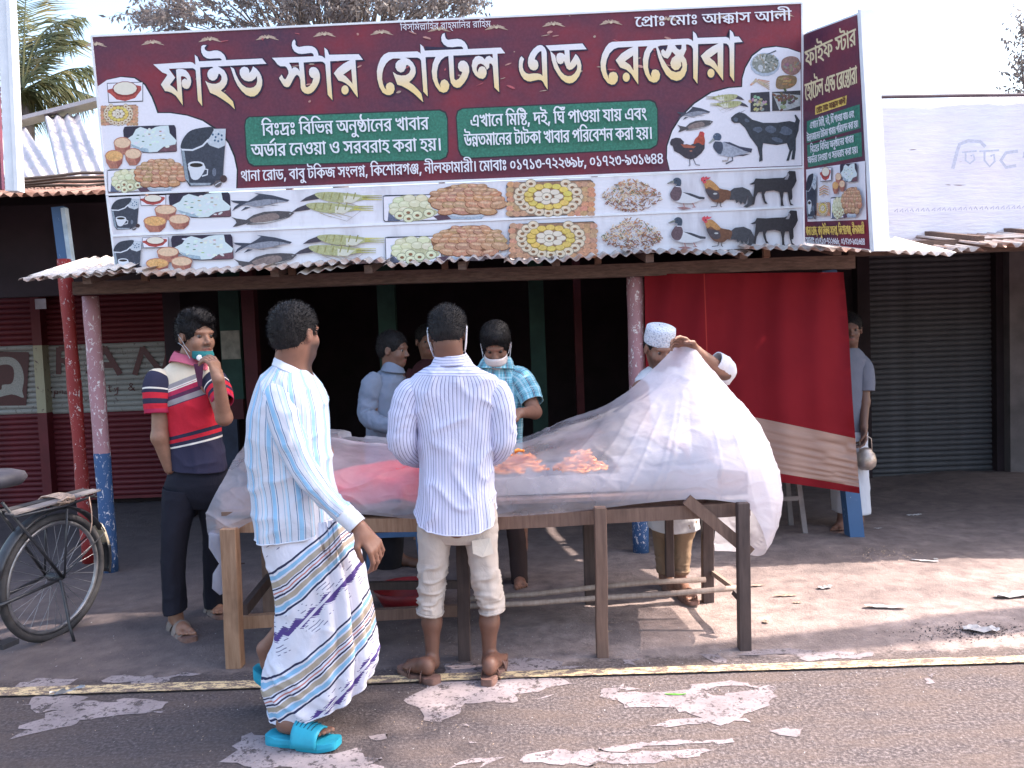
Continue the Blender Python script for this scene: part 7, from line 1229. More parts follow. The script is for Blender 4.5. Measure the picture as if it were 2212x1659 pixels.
# ------------------------------------------------------------------ figures: continuous skin surfaces from blended limbs
class Body:
    def __init__(s): s.p = []
    def cone(s, a, b, r1, r2, k=.02, op=0): s.p.append(('c', np.array(a, float), np.array(b, float), r1, r2, k, op)); return s
    def ell(s, c, r, M=None, k=.02, op=0): s.p.append(('e', np.array(c, float), np.array(r, float), np.eye(3) if M is None else np.array(M, float), 0, k, op)); return s
    @staticmethod
    def d1(q, P):
        if q[0] == 'c':
            _, a, b, r1, r2, k, op = q; ba = b - a; L = max(np.dot(ba, ba), 1e-9); t = np.clip(((P - a) @ ba) / L, 0, 1)
            return np.linalg.norm(P - a - t[:, None] * ba, axis=1) - (r1 + (r2 - r1) * t)
        _, c, r, M, _, k, op = q; v = (P - c) @ M; k0 = np.linalg.norm(v / r, axis=1); k1 = np.linalg.norm(v / (r * r), axis=1); return k0 * (k0 - 1) / np.maximum(k1, 1e-6)
    def ev(s, P, sel=None):
        acc = np.full(len(P), 1.0)
        for i, q in enumerate(s.p):
            if sel is not None and i not in sel: continue
            d = s.d1(q, P); k, op = q[5], q[6]
            if op == 0: h = np.maximum(k - np.abs(acc - d), 0) / k; acc = np.minimum(acc, d) - h * h * k * .25
            else: d = -d; h = np.maximum(k - np.abs(acc - d), 0) / k; acc = np.maximum(acc, d) + h * h * k * .25
        return acc
    def mesh(s, res=.006, noise_fn=None):
        lo = np.full(3, 1e9); hi = -lo
        for q in s.p:
            if q[6]: continue
            if q[0] == 'c':
                for c, r in ((q[1], q[3]), (q[2], q[4])): lo = np.minimum(lo, c - r); hi = np.maximum(hi, c + r)
            else: m = q[2].max(); lo = np.minimum(lo, q[1] - m); hi = np.maximum(hi, q[1] + m)
        lo -= 3 * res + .01; hi += 3 * res + .01; B = 8; n = np.ceil((hi - lo) / res / B).astype(int) * B + 1
        val = np.full(n, 1.0, dtype=np.float32); half = B * res * .5 * 1.7321
        nb = (n - 1) // B; gi = np.stack(np.meshgrid(*[np.arange(k) for k in nb], indexing='ij'), -1).reshape(-1, 3)
        cen = lo + (gi + .5) * B * res; D_ = np.stack([s.d1(q, cen) for q in s.p], 1); pos = np.array([q[6] == 0 for q in s.p])
        near = (D_[:, pos].min(1) < half + .03) & (D_[:, pos].min(1) > -half - .05)
        loc = np.stack(np.meshgrid(*[np.arange(B + 1)] * 3, indexing='ij'), -1).reshape(-1, 3)
        for b in np.nonzero(near)[0]:
            sel = set(np.nonzero(D_[b] < half + .035)[0].tolist())
            if not sel: continue
            o = gi[b] * B; P = lo + (o + loc) * res; v = s.ev(P, sel)
            if noise_fn is not None: v = v + noise_fn(P)
            val[o[0]:o[0] + B + 1, o[1]:o[1] + B + 1, o[2]:o[2] + B + 1] = v.reshape(B + 1, B + 1, B + 1)
        # fill deep inside blocks
        deep = D_[:, pos].min(1) <= -half - .05
        for b in np.nonzero(deep)[0]: o = gi[b] * B; val[o[0]:o[0] + B + 1, o[1]:o[1] + B + 1, o[2]:o[2] + B + 1] = np.minimum(val[o[0]:o[0] + B + 1, o[1]:o[1] + B + 1, o[2]:o[2] + B + 1], -1)
        return surfnet(val, lo, res)
def surfnet(val, lo, res):
    ins = val < 0; nx, ny, nz = val.shape; acc = np.zeros((nx - 1, ny - 1, nz - 1, 3), np.float32); cnt = np.zeros((nx - 1, ny - 1, nz - 1), np.float32)
    C_ = [(i, j, k) for i in (0, 1) for j in (0, 1) for k in (0, 1)]
    sl = lambda i, n_: slice(i, n_ - 1 + i)
    for ax in range(3):
        for c in C_:
            if c[ax]: continue
            d = list(c); d[ax] = 1
            a = val[sl(c[0], nx), sl(c[1], ny), sl(c[2], nz)]; b = val[sl(d[0], nx), sl(d[1], ny), sl(d[2], nz)]; m = (a < 0) != (b < 0)
            w = np.nonzero(m); t = a[w] / (a[w] - b[w]); p = np.tile(np.array(c, np.float32), (len(t), 1)); p[:, ax] += t; acc[w] += p; cnt[w] += 1
    act = cnt > 0; w = np.nonzero(act); idx = np.full(act.shape, -1, np.int64); idx[w] = np.arange(len(w[0]))
    V_ = lo + (np.stack(w, 1) + acc[w] / cnt[w][:, None]) * res; Fs = []
    for ax in range(3):
        b1, b2 = (ax + 1) % 3, (ax + 2) % 3; s0 = [slice(1, -1)] * 3; s0[ax] = slice(0, -1); s1 = list(s0); s1[ax] = slice(1, None)
        a = ins[tuple(s0)]; b = ins[tuple(s1)]; w = np.nonzero(a != b)
        if not len(w[0]): continue
        base = np.stack(w, 1); base[:, b1] += 1; base[:, b2] += 1
        q = []
        for db1, db2 in ((-1, -1), (0, -1), (0, 0), (-1, 0)):
            g = base.copy(); g[:, b1] += db1; g[:, b2] += db2; q.append(idx[g[:, 0], g[:, 1], g[:, 2]])
        q = np.stack(q, 1); fl = ~a[w]; q[fl] = q[fl][:, ::-1]; q = q[(q >= 0).all(1)]; Fs.append(q)
    return V_, np.vstack(Fs)

def frame(fwd, up=(0, 0, 1), roll=0.0):
    "columns: right, forward, up of a head"
    f = Vector(fwd).normalized(); u = Vector(up); r = f.cross(u).normalized(); u = r.cross(f).normalized()
    if roll: q = Matrix.Rotation(roll, 3, f); r = q @ r; u = q @ u
    return np.array([[r.x, f.x, u.x], [r.y, f.y, u.y], [r.z, f.z, u.z]])
def add_head(b, C, M, s=1.0, beard=0.0):
    W = lambda x, y, z: np.array(C, float) + M @ (np.array([x, y, z]) * s); r = lambda *a: np.array(a) * s
    b.ell(W(0, -.012, .032), r(.075, .094, .088), M, .02).ell(W(0, .022, -.035), r(.058, .066, .078), M, .03).ell(W(0, .045, -.082), r(.040, .040, .030), M, .03)
    b.ell(W(.036, .058, -.03), r(.024, .022, .026), M, .02).ell(W(-.036, .058, -.03), r(.024, .022, .026), M, .02)
    b.ell(W(0, .074, .024), r(.050, .018, .012), M, .015)
    b.ell(W(.030, .092, .004), r(.015, .014, .011), M, .008, 1).ell(W(-.030, .092, .004), r(.015, .014, .011), M, .008, 1)
    b.cone(W(0, .084, .008), W(0, .103, -.026), .0075 * s, .0115 * s, .010).ell(W(.013, .092, -.030), r(.008, .010, .008), M, .006).ell(W(-.013, .092, -.030), r(.008, .010, .008), M, .006)
    b.ell(W(0, .084, -.056), r(.023, .012, .0065), M, .005).ell(W(0, .082, -.068), r(.020, .012, .007), M, .005).ell(W(0, .098, -.0615), r(.022, .010, .0018), M, .003, 1)
    for sx in (-1, 1):
        b.ell(W(sx * .078, -.006, -.006), r(.009, .019, .031), M, .006).ell(W(sx * .088, -.001, -.004), r(.006, .010, .017), M, .004, 1)
    return W
def eyes(C, M, s, parent, bc):
    W = lambda x, y, z: Vector(np.array(C, float) + M @ (np.array([x, y, z]) * s))
    for sx in (-1, 1):
        m = MB(); c = W(sx * .030, .0725, .003); fw = Vector(M[:, 1]); up = Vector(M[:, 2]); rt = Vector(M[:, 0]); vs = []; fs = []; n = 10; cl = []
        for j in range(7):
            ph = j / 6 * R(100)
            for i in range(n): th = i / n * 6.2832; vs.append(c + (fw * math.cos(ph) + (rt * math.cos(th) + up * math.sin(th)) * math.sin(ph)) * .0115 * s); cl.append((.02, .01, .008) if ph < R(52) else (.26, .21, .20))
        for j in range(6):
            for i in range(n): fs.append((j * n + i, j * n + (i + 1) % n, (j + 1) * n + (i + 1) % n, (j + 1) * n + i))
        m.add(vs, fs); m.build('eye', EYE, parent, smooth=True, colr=[(*q, 1) for q in cl])
        bm_ = MB(); bm_.tube([W(sx * (.012 + .010 * k), .0865 - .0022 * k * k, .0235 + (.005 * math.sin(k / 3.2 * 2.4))) for k in range(4)], [.0028 * s, .0042 * s, .0038 * s, .002 * s], 6); bm_.build('eyebrow', HAIRM, parent, smooth=True)
def add_hand(b, w, d, nrm, thumb, L=.185, curl=(.5, .6, .7, .8), spread=.12, tc=.5, bend=1.0, r0=.027):
    "w wrist, d direction of the palm, nrm out of the palm's inner side, thumb: side of the thumb"
    w = Vector(w); d = Vector(d).normalized(); nrm = (Vector(nrm) - d * Vector(nrm).dot(d)).normalized(); side_ = d.cross(nrm).normalized()
    if side_.dot(Vector(thumb)) < 0: side_ = -side_
    pl_ = L * .50
    b.cone(w, w + d * pl_ * .35, r0, r0 * .9, .015)
    for k in range(4):
        o = side_ * (.030 - .020 * k); kn = w + d * pl_ * (1.0 - .045 * abs(k - 1)) + o * 1.05 + nrm * (-.003); b.cone(w + d * pl_ * .2 + o * .6, kn, .0135, .0105, .016)
        ax = side_; dd = (d + side_ * spread * (1.5 - k) * .5).normalized(); nn = nrm; p = kn; ln = (.042, .048, .045, .036)[k] * L / .185; c_ = curl[k]
        for sg in range(3):
            ang = c_ * (0.9, 1.1, .7)[sg] * bend; nd = (dd * math.cos(ang) + nn * math.sin(ang)).normalized(); nn = (nn * math.cos(ang) - dd * math.sin(ang)).normalized(); dd = nd
            q = p + dd * ln * (1, .72, .58)[sg]; b.cone(p, q, (.0100, .0090, .0082)[sg], (.0090, .0082, .0070)[sg], .004); p = q
    t0 = w + d * pl_ * .22 + side_ * .022; t1 = t0 + (d * .62 + side_ * .62 + nrm * .3).normalized() * .042; t2 = t1 + (d * .9 + side_ * .1 * (1 - tc) + nrm * tc).normalized() * .034; t3 = t2 + (d * (1 - tc * .3) + nrm * tc * 1.1 - side_ * .15).normalized() * .026
    b.cone(t0, t1, .015, .0115, .012).cone(t1, t2, .0115, .0095, .005).cone(t2, t3, .0095, .0078, .004)
def add_foot(b, ankle, heel, toe, side_=1):
    "bare foot on its sole: heel and toe on the ground"
    a, h, t_ = Vector(ankle), Vector(heel), Vector(toe); d = (t_ - h); L = d.length; d.normalize(); up = V(0, 0, 1); s_ = d.cross(up).normalized() * side_
    b.cone(a, h + d * .035 + up * .045, .026, .028, .03).cone(h + d * .028 + up * .024, h + d * .06 + up * .024, .025, .026, .02).cone(h + d * .06 + up * .040, h + d * L * .62 + up * .026, .028, .025, .03).cone(h + d * L * .5 + up * .02 + s_ * .012, h + d * L * .78 + up * .018 + s_ * .02, .022, .018, .02).cone(h + d * L * .5 + up * .02 - s_ * .015, h + d * L * .74 + up * .016 - s_ * .025, .02, .015, .02)
    for k in range(5):
        p = h + d * L * (.80 - .018 * k) + s_ * (.030 - .0165 * k) + up * .014; b.cone(p - d * .02, p + d * (.034 - .004 * k), .0125 - .0012 * k, .0105 - .0013 * k, .003)
t = NT('skin'); _a = t.node('ShaderNodeVertexColor', layer_name='Col'); _n = t.noise(t.coord(), 40, 4); cc = t.mix(t.ramp(_n, [(.35, .0), (.7, .25)]), _a.outputs[0], (.11, .05, .035))
SKIN = t.fin(cc, .5, t.bump(t.noise(t.coord(), 160, 3), .18, .002), Specular_IOR_Level=.4, Subsurface_Weight=.12, Subsurface_Radius=(.012, .005, .003)); 
t = NT('eyeball'); _a = t.node('ShaderNodeVertexColor', layer_name='Col'); EYE = t.fin(_a.outputs[0], .25)
t = NT('black_hair'); co = t.coord(); st_ = t.noise(t.mapv(co, (1, 1, .35)), 170, 4, .7); HAIRM = t.fin(t.ramp(st_, [(.35, (.005, .004, .005)), (.7, (.022, .018, .020))]), .6, t.bump(st_, .9, .006), Specular_IOR_Level=.22)
def skin_obj(b, parent, tone=(.27, .135, .085), res=.006, head=None, beard=0.0, lipc=(.24, .08, .07)):
    V_, F_ = b.mesh(res); c = np.tile(np.array(tone), (len(V_), 1))
    if head is not None:
        C, M, s = head; L = ((V_ - np.array(C)) @ M) / s
        lip = np.exp(-((L[:, 0] / .022) ** 4 + ((L[:, 1] - .088) / .014) ** 4 + ((L[:, 2] + .062) / .010) ** 4)); c = c * (1 - lip[:, None]) + np.array(lipc) * lip[:, None]
        if beard: w_ = np.clip((-.025 - L[:, 2]) / .02, 0, 1) * np.clip((L[:, 1] + .01) / .03, 0, 1) * (L[:, 2] > -.16) * beard * (1 - lip); c = c * (1 - w_[:, None]) + np.array((.03, .02, .018)) * w_[:, None]
        mo = np.exp(-((L[:, 0] / .026) ** 4 + ((L[:, 1] - .09) / .018) ** 4 + ((L[:, 2] + .046) / .007) ** 4)) * .8; c = c * (1 - mo[:, None]) + np.array((.03, .018, .016)) * mo[:, None]
    o = link('body', mesh(V_, F_, True, None, 'body', c), SKIN, parent); return o
def hair_obj(parent, C, M, s, style='short', amt=.011):
    b = Body(); W = lambda x, y, z: np.array(C, float) + M @ (np.array([x, y, z]) * s); r = lambda *a: np.array(a) * s
    e = {'short': 0, 'crop': -.004, 'quiff': .004, 'flop': .006}[style]
    b.ell(W(0, -.016, .036), r(.083 + e, .100 + e, .093 + e), M, .02).ell(W(0, -.055, -.015), r(.066, .050, .055), M, .03)
    if style == 'quiff':
        b.ell(W(.01, .045, .105), r(.055, .045, .030), M, .03).ell(W(0, -.01, .105), r(.065, .07, .035), M, .03).ell(W(-.01, .080, .085), r(.045, .020, .022), M, .02)
    if style == 'flop': b.ell(W(-.015, .050, .088), r(.055, .045, .032), M, .03).ell(W(.0, .0, .100), r(.070, .08, .036), M, .03)
    
    b.ell(W(0, .115, -.045), r(.100, .068, .112), M, .012, 1)                       # the face
    b.ell(W(0, .02, -.115), r(.12, .12, .085), M, .008, 1)                          # below the ears
    b.ell(W(.085, .012, -.020), r(.022, .034, .042), M, .006, 1).ell(W(-.085, .012, -.020), r(.022, .034, .042), M, .006, 1)
    def nf(P):
        q = (P - np.array(C)) @ M; return fbm(q * np.array([90, 60, 60]), 4, 2) * .0022 + fbm(q * 28, 6, 2) * .0025
    V_, F_ = b.mesh(.0052, nf); o = link('hair', mesh(V_, F_), HAIRM, parent)
    rnd = random.Random(int(C[0] * 1000)); m = MB(); vv = V_[rnd.sample(range(len(V_)), min(len(V_), 3600))]
    for p in vv:
        q = (p - np.array(C)) @ M / s
        if q[2] < -.01 and style != 'flop' and rnd.random() < .6: continue
        nrm = Vector(M @ np.array([q[0], q[1] + .016, q[2] - .03])).normalized(); d = (nrm * rnd.uniform(.5, 1.0) + Vector(M[:, 1]) * (.9 if style in ('quiff', 'flop') else .2) + Vector((rnd.uniform(-.5, .5), rnd.uniform(-.5, .5), rnd.uniform(-.5, .3)))).normalized(); L = rnd.uniform(.006, .017) * (1.9 if style == 'quiff' else .9 if style == 'crop' else 1.7 if style == 'flop' else 1.2); sd_ = d.cross(nrm + V(.01, 0, 0)).normalized() * .0016
        a = Vector(p) - nrm * .003; m.add([a - sd_, a + sd_, a + d * L], [(0, 1, 2)])
    h = m.build('strands', HAIRM, None); h.data.transform(Matrix.Translation(-wpos(parent))); h.parent = o; h['kind'] = 'stuff'; return o

# ------------------------------------------------------------------ clothes: rings swept from hem to hem
def loft(rings, nseg=72, nrow=90, pw=2.25, fold=None, uoff=0.0):
    K = []
    for r in rings:
        uL, vL, uR, vR, Y, dep = r[:6]; tz = r[6] if len(r) > 6 else 0; yw = r[7] if len(r) > 7 else 0
        a, b = D(uL, vL, Y + yw), D(uR, vR, Y - yw); K.append([*a, *b, dep, tz])
    Q = catmull(K, nrow); Lp, Rp, dep, tz = Q[:, :3], Q[:, 3:6], Q[:, 6], Q[:, 7]; C = (Lp + Rp) / 2; A_ = (Rp - Lp) / 2; Bh = np.stack([-A_[:, 1], A_[:, 0], np.zeros(nrow)], 1); Bh /= np.linalg.norm(Bh, axis=1, keepdims=True); B_ = Bh * dep[:, None] / 2; B_[:, 2] += tz
    th = np.linspace(0, 2 * math.pi, nseg + 1) + math.pi / 2; ct, st_ = np.cos(th), np.sin(th); cx = np.sign(ct) * np.abs(ct) ** (2 / pw); sx = np.sign(st_) * np.abs(st_) ** (2 / pw)
    P = C[:, None] + A_[:, None] * cx[None, :, None] + B_[:, None] * sx[None, :, None]
    nr = A_[:, None] / np.linalg.norm(A_, axis=1)[:, None, None] ** 2 * ct[None, :, None] + Bh[:, None] / (dep / 2)[:, None, None] * st_[None, :, None]; nr /= np.linalg.norm(nr, axis=2, keepdims=True)
    s_ = np.linspace(0, 1, nrow)[:, None] * np.ones((1, nseg + 1)); T_2 = np.ones((nrow, 1)) * th[None, :]
    if fold is not None:
        f = fold(s_, T_2, P); f[:, -1] = f[:, 0]; P = P + nr * f[..., None]
    per = np.linalg.norm(np.diff(P, axis=1), axis=2).mean(0); U = np.concatenate([[0], np.cumsum(per)]); Ln = np.concatenate([[0], np.cumsum(np.linalg.norm(np.diff(C, axis=0), axis=1))])
    uv = np.stack([np.ones((nrow, 1)) * U[None, :] + uoff, Ln[:, None] * np.ones((1, nseg + 1))], -1)
    i = np.arange(nrow * (nseg + 1)).reshape(nrow, nseg + 1); Fc = np.stack([i[:-1, :-1].ravel(), i[1:, :-1].ravel(), i[1:, 1:].ravel(), i[:-1, 1:].ravel()], 1)
    return P.reshape(-1, 3), Fc, uv.reshape(-1, 2), P
def sleeve(path, nseg=32, nrow=46, fold=None, uoff=0.0, flat=1.0):
    "path: u, v, Y, radius"
    K = [[*D(p[0], p[1], p[2]), p[3]] for p in path]; Q = catmull(K, nrow); C = Q[:, :3]; r = Q[:, 3]; T_ = np.gradient(C, axis=0); T_ /= np.linalg.norm(T_, axis=1, keepdims=True)
    ref = np.array([0, 1.0, 0.05]); x = np.cross(T_, ref); x /= np.linalg.norm(x, axis=1, keepdims=True); y = np.cross(x, T_)
    th = np.linspace(0, 2 * math.pi, nseg + 1) - math.pi / 2 * 0; nr = x[:, None] * np.cos(th)[None, :, None] + y[:, None] * np.sin(th)[None, :, None]; P = C[:, None] + nr * r[:, None, None] * np.array([1, 1, 1])
    s_ = np.linspace(0, 1, nrow)[:, None] * np.ones((1, nseg + 1)); T2 = np.ones((nrow, 1)) * th[None, :]
    f = fold(s_, T2, P) if fold is not None else np.zeros(s_.shape); f[:, -1] = f[:, 0]; P = P + nr * f[..., None]
    Ln = np.concatenate([[0], np.cumsum(np.linalg.norm(np.diff(C, axis=0), axis=1))]); uv = np.stack([th[None, :] * r.mean() + uoff + np.zeros((nrow, 1)), Ln[:, None] + np.zeros((1, nseg + 1))], -1)
    i = np.arange(nrow * (nseg + 1)).reshape(nrow, nseg + 1); Fc = np.stack([i[:-1, :-1].ravel(), i[1:, :-1].ravel(), i[1:, 1:].ravel(), i[:-1, 1:].ravel()], 1)
    return P.reshape(-1, 3), Fc, uv.reshape(-1, 2), P
def join(*parts):
    vs = []; fs = []; us = []; n = 0
    for p in parts: vs.append(p[0]); fs.append(p[1] + n); us.append(p[2]); n += len(p[0])
    return np.vstack(vs), np.vstack(fs), np.vstack(us)
def cloth(name, parts, mat, parent, th=.003):
    v, f, u = join(*parts); o = link(name, mesh(v, f, True, u, name), mat, parent); solid(o, th); return o
def folds(vert=0.004, horiz=0.003, rough=.003, seed=0, bottom=1.0, freq=7, hf=26):
    def fn(s_, th, P):
        q = P.reshape(-1, 3); sh_ = s_.shape
        a = np.stack([np.cos(th).ravel() * 1.6 * freq / 7, np.sin(th).ravel() * 1.6 * freq / 7, s_.ravel() * 1.3], 1); v = (1 - np.abs(noise(a * 1.7, seed))) ** 2 - .4
        b_ = np.stack([np.cos(th).ravel() * 1.1, np.sin(th).ravel() * 1.1, s_.ravel() * hf * .45 + np.cos(th).ravel() * 1.2], 1); h = (1 - np.abs(noise(b_, seed + 3))) ** 2 - .4
        d_ = np.stack([q[:, 0] * 11 + q[:, 2] * 7, q[:, 2] * 10 - q[:, 0] * 4, q[:, 1] * 8], 1); dg = (1 - np.abs(noise(d_, seed + 5))) ** 4 - .3
        return (v * vert * (.3 + .7 * s_.ravel() ** bottom) + h * horiz + dg * rough).reshape(sh_)
    return fn
def cuff_hem(P, row, r, name, mat, parent): return MB().tube([Vector(p) for p in P[row][:-1]], r, 6, closed=True).build(name, mat, parent, smooth=True)
def fabric(t, c, rough=.85, wr=.35, scale=9, **kw):
    co = t.coord(); n = t.noise(t.mapv(co, (1.2, 1.2, .8)), scale, 4, .6, .7); fine = t.noise(co, 300, 2); return t.fin(c, rough, t.bump(t.math('ADD', n, t.math('MULTIPLY', fine, .06)), wr, .02), Specular_IOR_Level=.15, **kw)
def plaincloth(name, c, **kw): t = NT(name); n = t.noise(t.coord(), 6, 4); return fabric(t, t.mix(n, tuple(x * .8 for x in c), tuple(min(1, x * 1.15) for x in c)), **kw)
def stripe(t, x, period, at, w):
    "1 inside a line of width w at offset at of every period"
    f = t.math('FRACT', t.math('DIVIDE', x, period)); d = t.math('ABSOLUTE', t.math('SUBTRACT', f, at / period)); return t.math('LESS_THAN', d, w / period / 2)
def disk_sole(name, heel, toe, w, h, mat, parent, lift=0.0, heel_lift=0.0, waist=.78):
    h0, t0 = Vector(heel), Vector(toe); d = t0 - h0; d.z = 0; L = d.length; d.normalize(); s_ = V(d.y, -d.x, 0); N = 26; vs = []
    def ol(a):
        x = (1 - math.cos(a)) / 2; ww = w / 2 * (math.sin(a)) ** .38 if 0 < a < math.pi else 0; ww *= (.84 + .16 * math.cos(2 * math.pi * (x - .0)) if x < .5 else 1.0) * (1 if x > .45 else .92); return x, ww
    pts = [(ol(math.pi * k / N)[0], ol(math.pi * k / N)[1]) for k in range(N + 1)] ; loop = [(x, y) for x, y in pts] + [(x, -y) for x, y in pts[-2:0:-1]]
    n = len(loop)
    for z in (0, h * .5, h):
        for x, y in loop:
            e = 1.0 if z == h * .5 else .94; c = h0 + d * (x * (L + .045) - .028) + s_ * y * e; zz = z + heel_lift * (1 - x) ** 1.4 + .012 * max(0, x - .8) * 5 * h / .03; vs.append(V(c.x, c.y, lift + zz + (h * .35 if z == h and x < .12 else 0)))
    fs = [(k * n + i, k * n + (i + 1) % n, (k + 1) * n + (i + 1) % n, (k + 1) * n + i) for k in (0, 1) for i in range(n)] + [tuple(range(n))[::-1], tuple(range(2 * n, 3 * n))]
    return MB().add(vs, fs).build(name, mat, parent, smooth=False, bevel=0)
def strap(heel, toe, x0, x1, w, hgt, mat, parent, name='strap', lift=0.0, heel_lift=0.0, th=.004, nx=8, base=.0):
    h0, t0 = Vector(heel), Vector(toe); d = t0 - h0; d.z = 0; L = d.length; d.normalize(); s_ = V(d.y, -d.x, 0); vs = []; na = 14
    for i in range(nx + 1):
        x = x0 + (x1 - x0) * i / nx
        for j in range(na + 1):
            a = math.pi * j / na; ww = w * (1 - .10 * (i / nx)); hh = hgt * (1 - .35 * (i / nx)); c = h0 + d * L * x + s_ * ww / 2 * math.cos(a); vs.append(V(c.x, c.y, lift + base + heel_lift * (1 - x) ** 1.4 + hh * math.sin(a) ** .75))
    fs = [(i * (na + 1) + j, i * (na + 1) + j + 1, (i + 1) * (na + 1) + j + 1, (i + 1) * (na + 1) + j) for i in range(nx) for j in range(na)]
    o = link(name, mesh(vs, fs), mat, parent); solid(o, th); return o
def person(u, v, Y, label, group=None):
    p = D(u, v, Y); return empty('person', (p.x, Y, 0), label, 'person', group)
v3t = lambda p: (p.x, p.y, p.z)
# ================================================================== man in pinstripes, seen from behind
P3 = person(988, 1470, 3.66, 'man seen from behind in blue pinstriped shirt and rolled-up beige trousers, white mask loops')
t = NT('pinstripe_shirting'); s3 = t.sep(t.coord('UV')); a = stripe(t, s3[0], .0142, .007, .0022); b = stripe(t, s3[0], .0142, .0115, .0012)
c = t.mix(t.math('MULTIPLY', b, .5), (.64, .63, .80), (.36, .38, .58)); c = t.mix(a, c, (.10, .11, .24)); big = t.noise(t.coord(), 4, 3); PIN = fabric(t, c, .8, .45, 8)
rg = [(940, 782, 1010, 780, 3.60, .13), (918, 797, 1040, 797, 3.60, .17), (893, 812, 1070, 814, 3.60, .20), (877, 838, 1086, 842, 3.61, .22), (886, 882, 1080, 886, 3.62, .23), (901, 940, 1072, 940, 3.63, .235), (906, 1010, 1064, 1010, 3.64, .235), (906, 1060, 1066, 1060, 3.64, .25, .01), (901, 1096, 1072, 1100, 3.64, .26, .04), (901, 1106, 1072, 1108, 3.64, .265, .075)]
torso = loft(rg, 96, 130, 2.3, folds(.011, .004, .014, 3, .8, 8, 10))
uv = torso[2].reshape(130, 97, 2); yoke = 26; sw = uv[:yoke].copy(); uv[:yoke, :, 0] = sw[:, :, 1]; uv[:yoke, :, 1] = sw[:, :, 0]
slL = sleeve([(905, 832, 3.60, .050), (890, 850, 3.60, .070), (878, 885, 3.60, .070), (870, 925, 3.60, .068), (872, 958, 3.62, .066), (890, 982, 3.73, .054), (915, 990, 3.88, .042)], 40, 70, folds(.004, .006, .006, 5))
slR = sleeve([(1060, 834, 3.60, .050), (1073, 852, 3.60, .068), (1082, 890, 3.60, .064), (1086, 930, 3.60, .060), (1084, 958, 3.62, .058), (1070, 980, 3.73, .050), (1048, 988, 3.88, .042)], 40, 70, folds(.004, .006, .006, 6))
cloth('shirt', [torso, slL, slR], PIN, P3)
MB().tube([Vector(p) for p in torso[3][yoke][3:94]], .0022, 5).build('yoke_seam', plaincloth('seam_thread', (.55, .55, .75)), P3, smooth=True); cuff_hem(torso[3], 129, .003, 'hem', plaincloth('hem_cloth', (.64, .64, .80)), P3)
col_ = loft([(944, 764, 1006, 762, 3.585, .120, .012), (938, 772, 1012, 770, 3.59, .135, .01), (930, 790, 1022, 786, 3.60, .165, .004)], 48, 14, 2.1, folds(.002, .001, .001, 4)); uvc = col_[2]; uvc[:, 0], uvc[:, 1] = uvc[:, 1].copy(), uvc[:, 0].copy(); cloth('collar', [col_], PIN, P3)
KH = plaincloth('beige_trouser_cloth', (.50, .42, .38), wr=.5)
def wr_(seed, lo=.34, amp=.015, fr=17): 
    def fn(s_, th, P):
        k = np.clip((s_ - lo) / .12, 0, 1) * np.clip((1.0 - s_) / .06, 0.25, 1); a = np.stack([np.cos(th).ravel() * 1.0, np.sin(th).ravel() * 1.0, s_.ravel() * fr + .9 * np.cos(th).ravel() + .5 * np.sin(2 * th).ravel()], 1); h = ((1 - np.abs(noise(a, seed))) ** 1.6 - .4).reshape(s_.shape)
        return h * amp * k + folds(.004, .002, .003, seed)(s_, th, P)
    return fn
hip = loft([(906, 1085, 1070, 1085, 3.66, .19), (903, 1120, 1074, 1120, 3.66, .22), (903, 1150, 1075, 1150, 3.67, .22), (915, 1168, 1062, 1168, 3.67, .17)], 60, 40, 2.3, folds(.004, .003, .003, 8))
lgL = loft([(903, 1138, 990, 1142, 3.66, .20), (903, 1160, 980, 1160, 3.66, .19), (904, 1190, 971, 1190, 3.66, .18), (905, 1233, 966, 1233, 3.66, .17), (903, 1270, 959, 1272, 3.66, .16), (902, 1300, 956, 1303, 3.66, .155), (902, 1320, 955, 1328, 3.66, .15)], 60, 110, 2.1, wr_(9))
lgR = loft([(988, 1142, 1075, 1138, 3.67, .20), (999, 1162, 1075, 1160, 3.67, .19), (1011, 1195, 1075, 1192, 3.67, .18), (1019, 1244, 1079, 1240, 3.67, .17), (1028, 1283, 1084, 1280, 3.67, .16), (1034, 1305, 1087, 1300, 3.67, .155), (1035, 1322, 1087, 1316, 3.67, .15)], 60, 110, 2.1, wr_(10))
cloth('trousers', [hip, lgL, lgR], KH, P3)
p0 = D(1050, 1180, 3.56); MB().add([D(1019, 1168, 3.565), D(1060, 1162, 3.575), D(1066, 1196, 3.575), D(1042, 1204, 3.56), D(1022, 1196, 3.56)], [(0, 1, 2, 3, 4)]).build('back_pocket', plaincloth('pocket_cloth', (.62, .53, .46)), P3); solid(P3.children[-1], .004)
for par in (lgL, lgR): cuff_hem(par[3], 106, .006, 'rolled_cuff', KH, P3)
hC, hM = v3t(D(967, 722, 3.60)), frame((.02, 1, -.42)); b = Body(); W = add_head(b, hC, hM, .98)
b.cone(W(0, -.02, -.05), v3t(D(975, 800, 3.62)), .056, .064, .03).ell(v3t(D(982, 850, 3.63)), (.15, .08, .10)).cone(v3t(D(982, 860, 3.63)), v3t(D(987, 1120, 3.66)), .11, .12, .08)
for sgn, sh_, el, wr in ((-1, (897, 848, 3.61), (872, 955, 3.62), (925, 992, 3.92)), (1, (1067, 850, 3.61), (1084, 955, 3.62), (1040, 988, 3.92))):
    b.cone(v3t(D(982, 850, 3.62)), v3t(D(*sh_)), .07, .036, .03).cone(v3t(D(*sh_)), v3t(D(*el)), .046, .038, .02).cone(v3t(D(*el)), v3t(D(*wr)), .038, .025, .02); add_hand(b, v3t(D(*wr)), (-sgn * .5, .7, .1), (-sgn, -.2, -.2), (0, 0, 1), curl=(.4, .5, .5, .6))
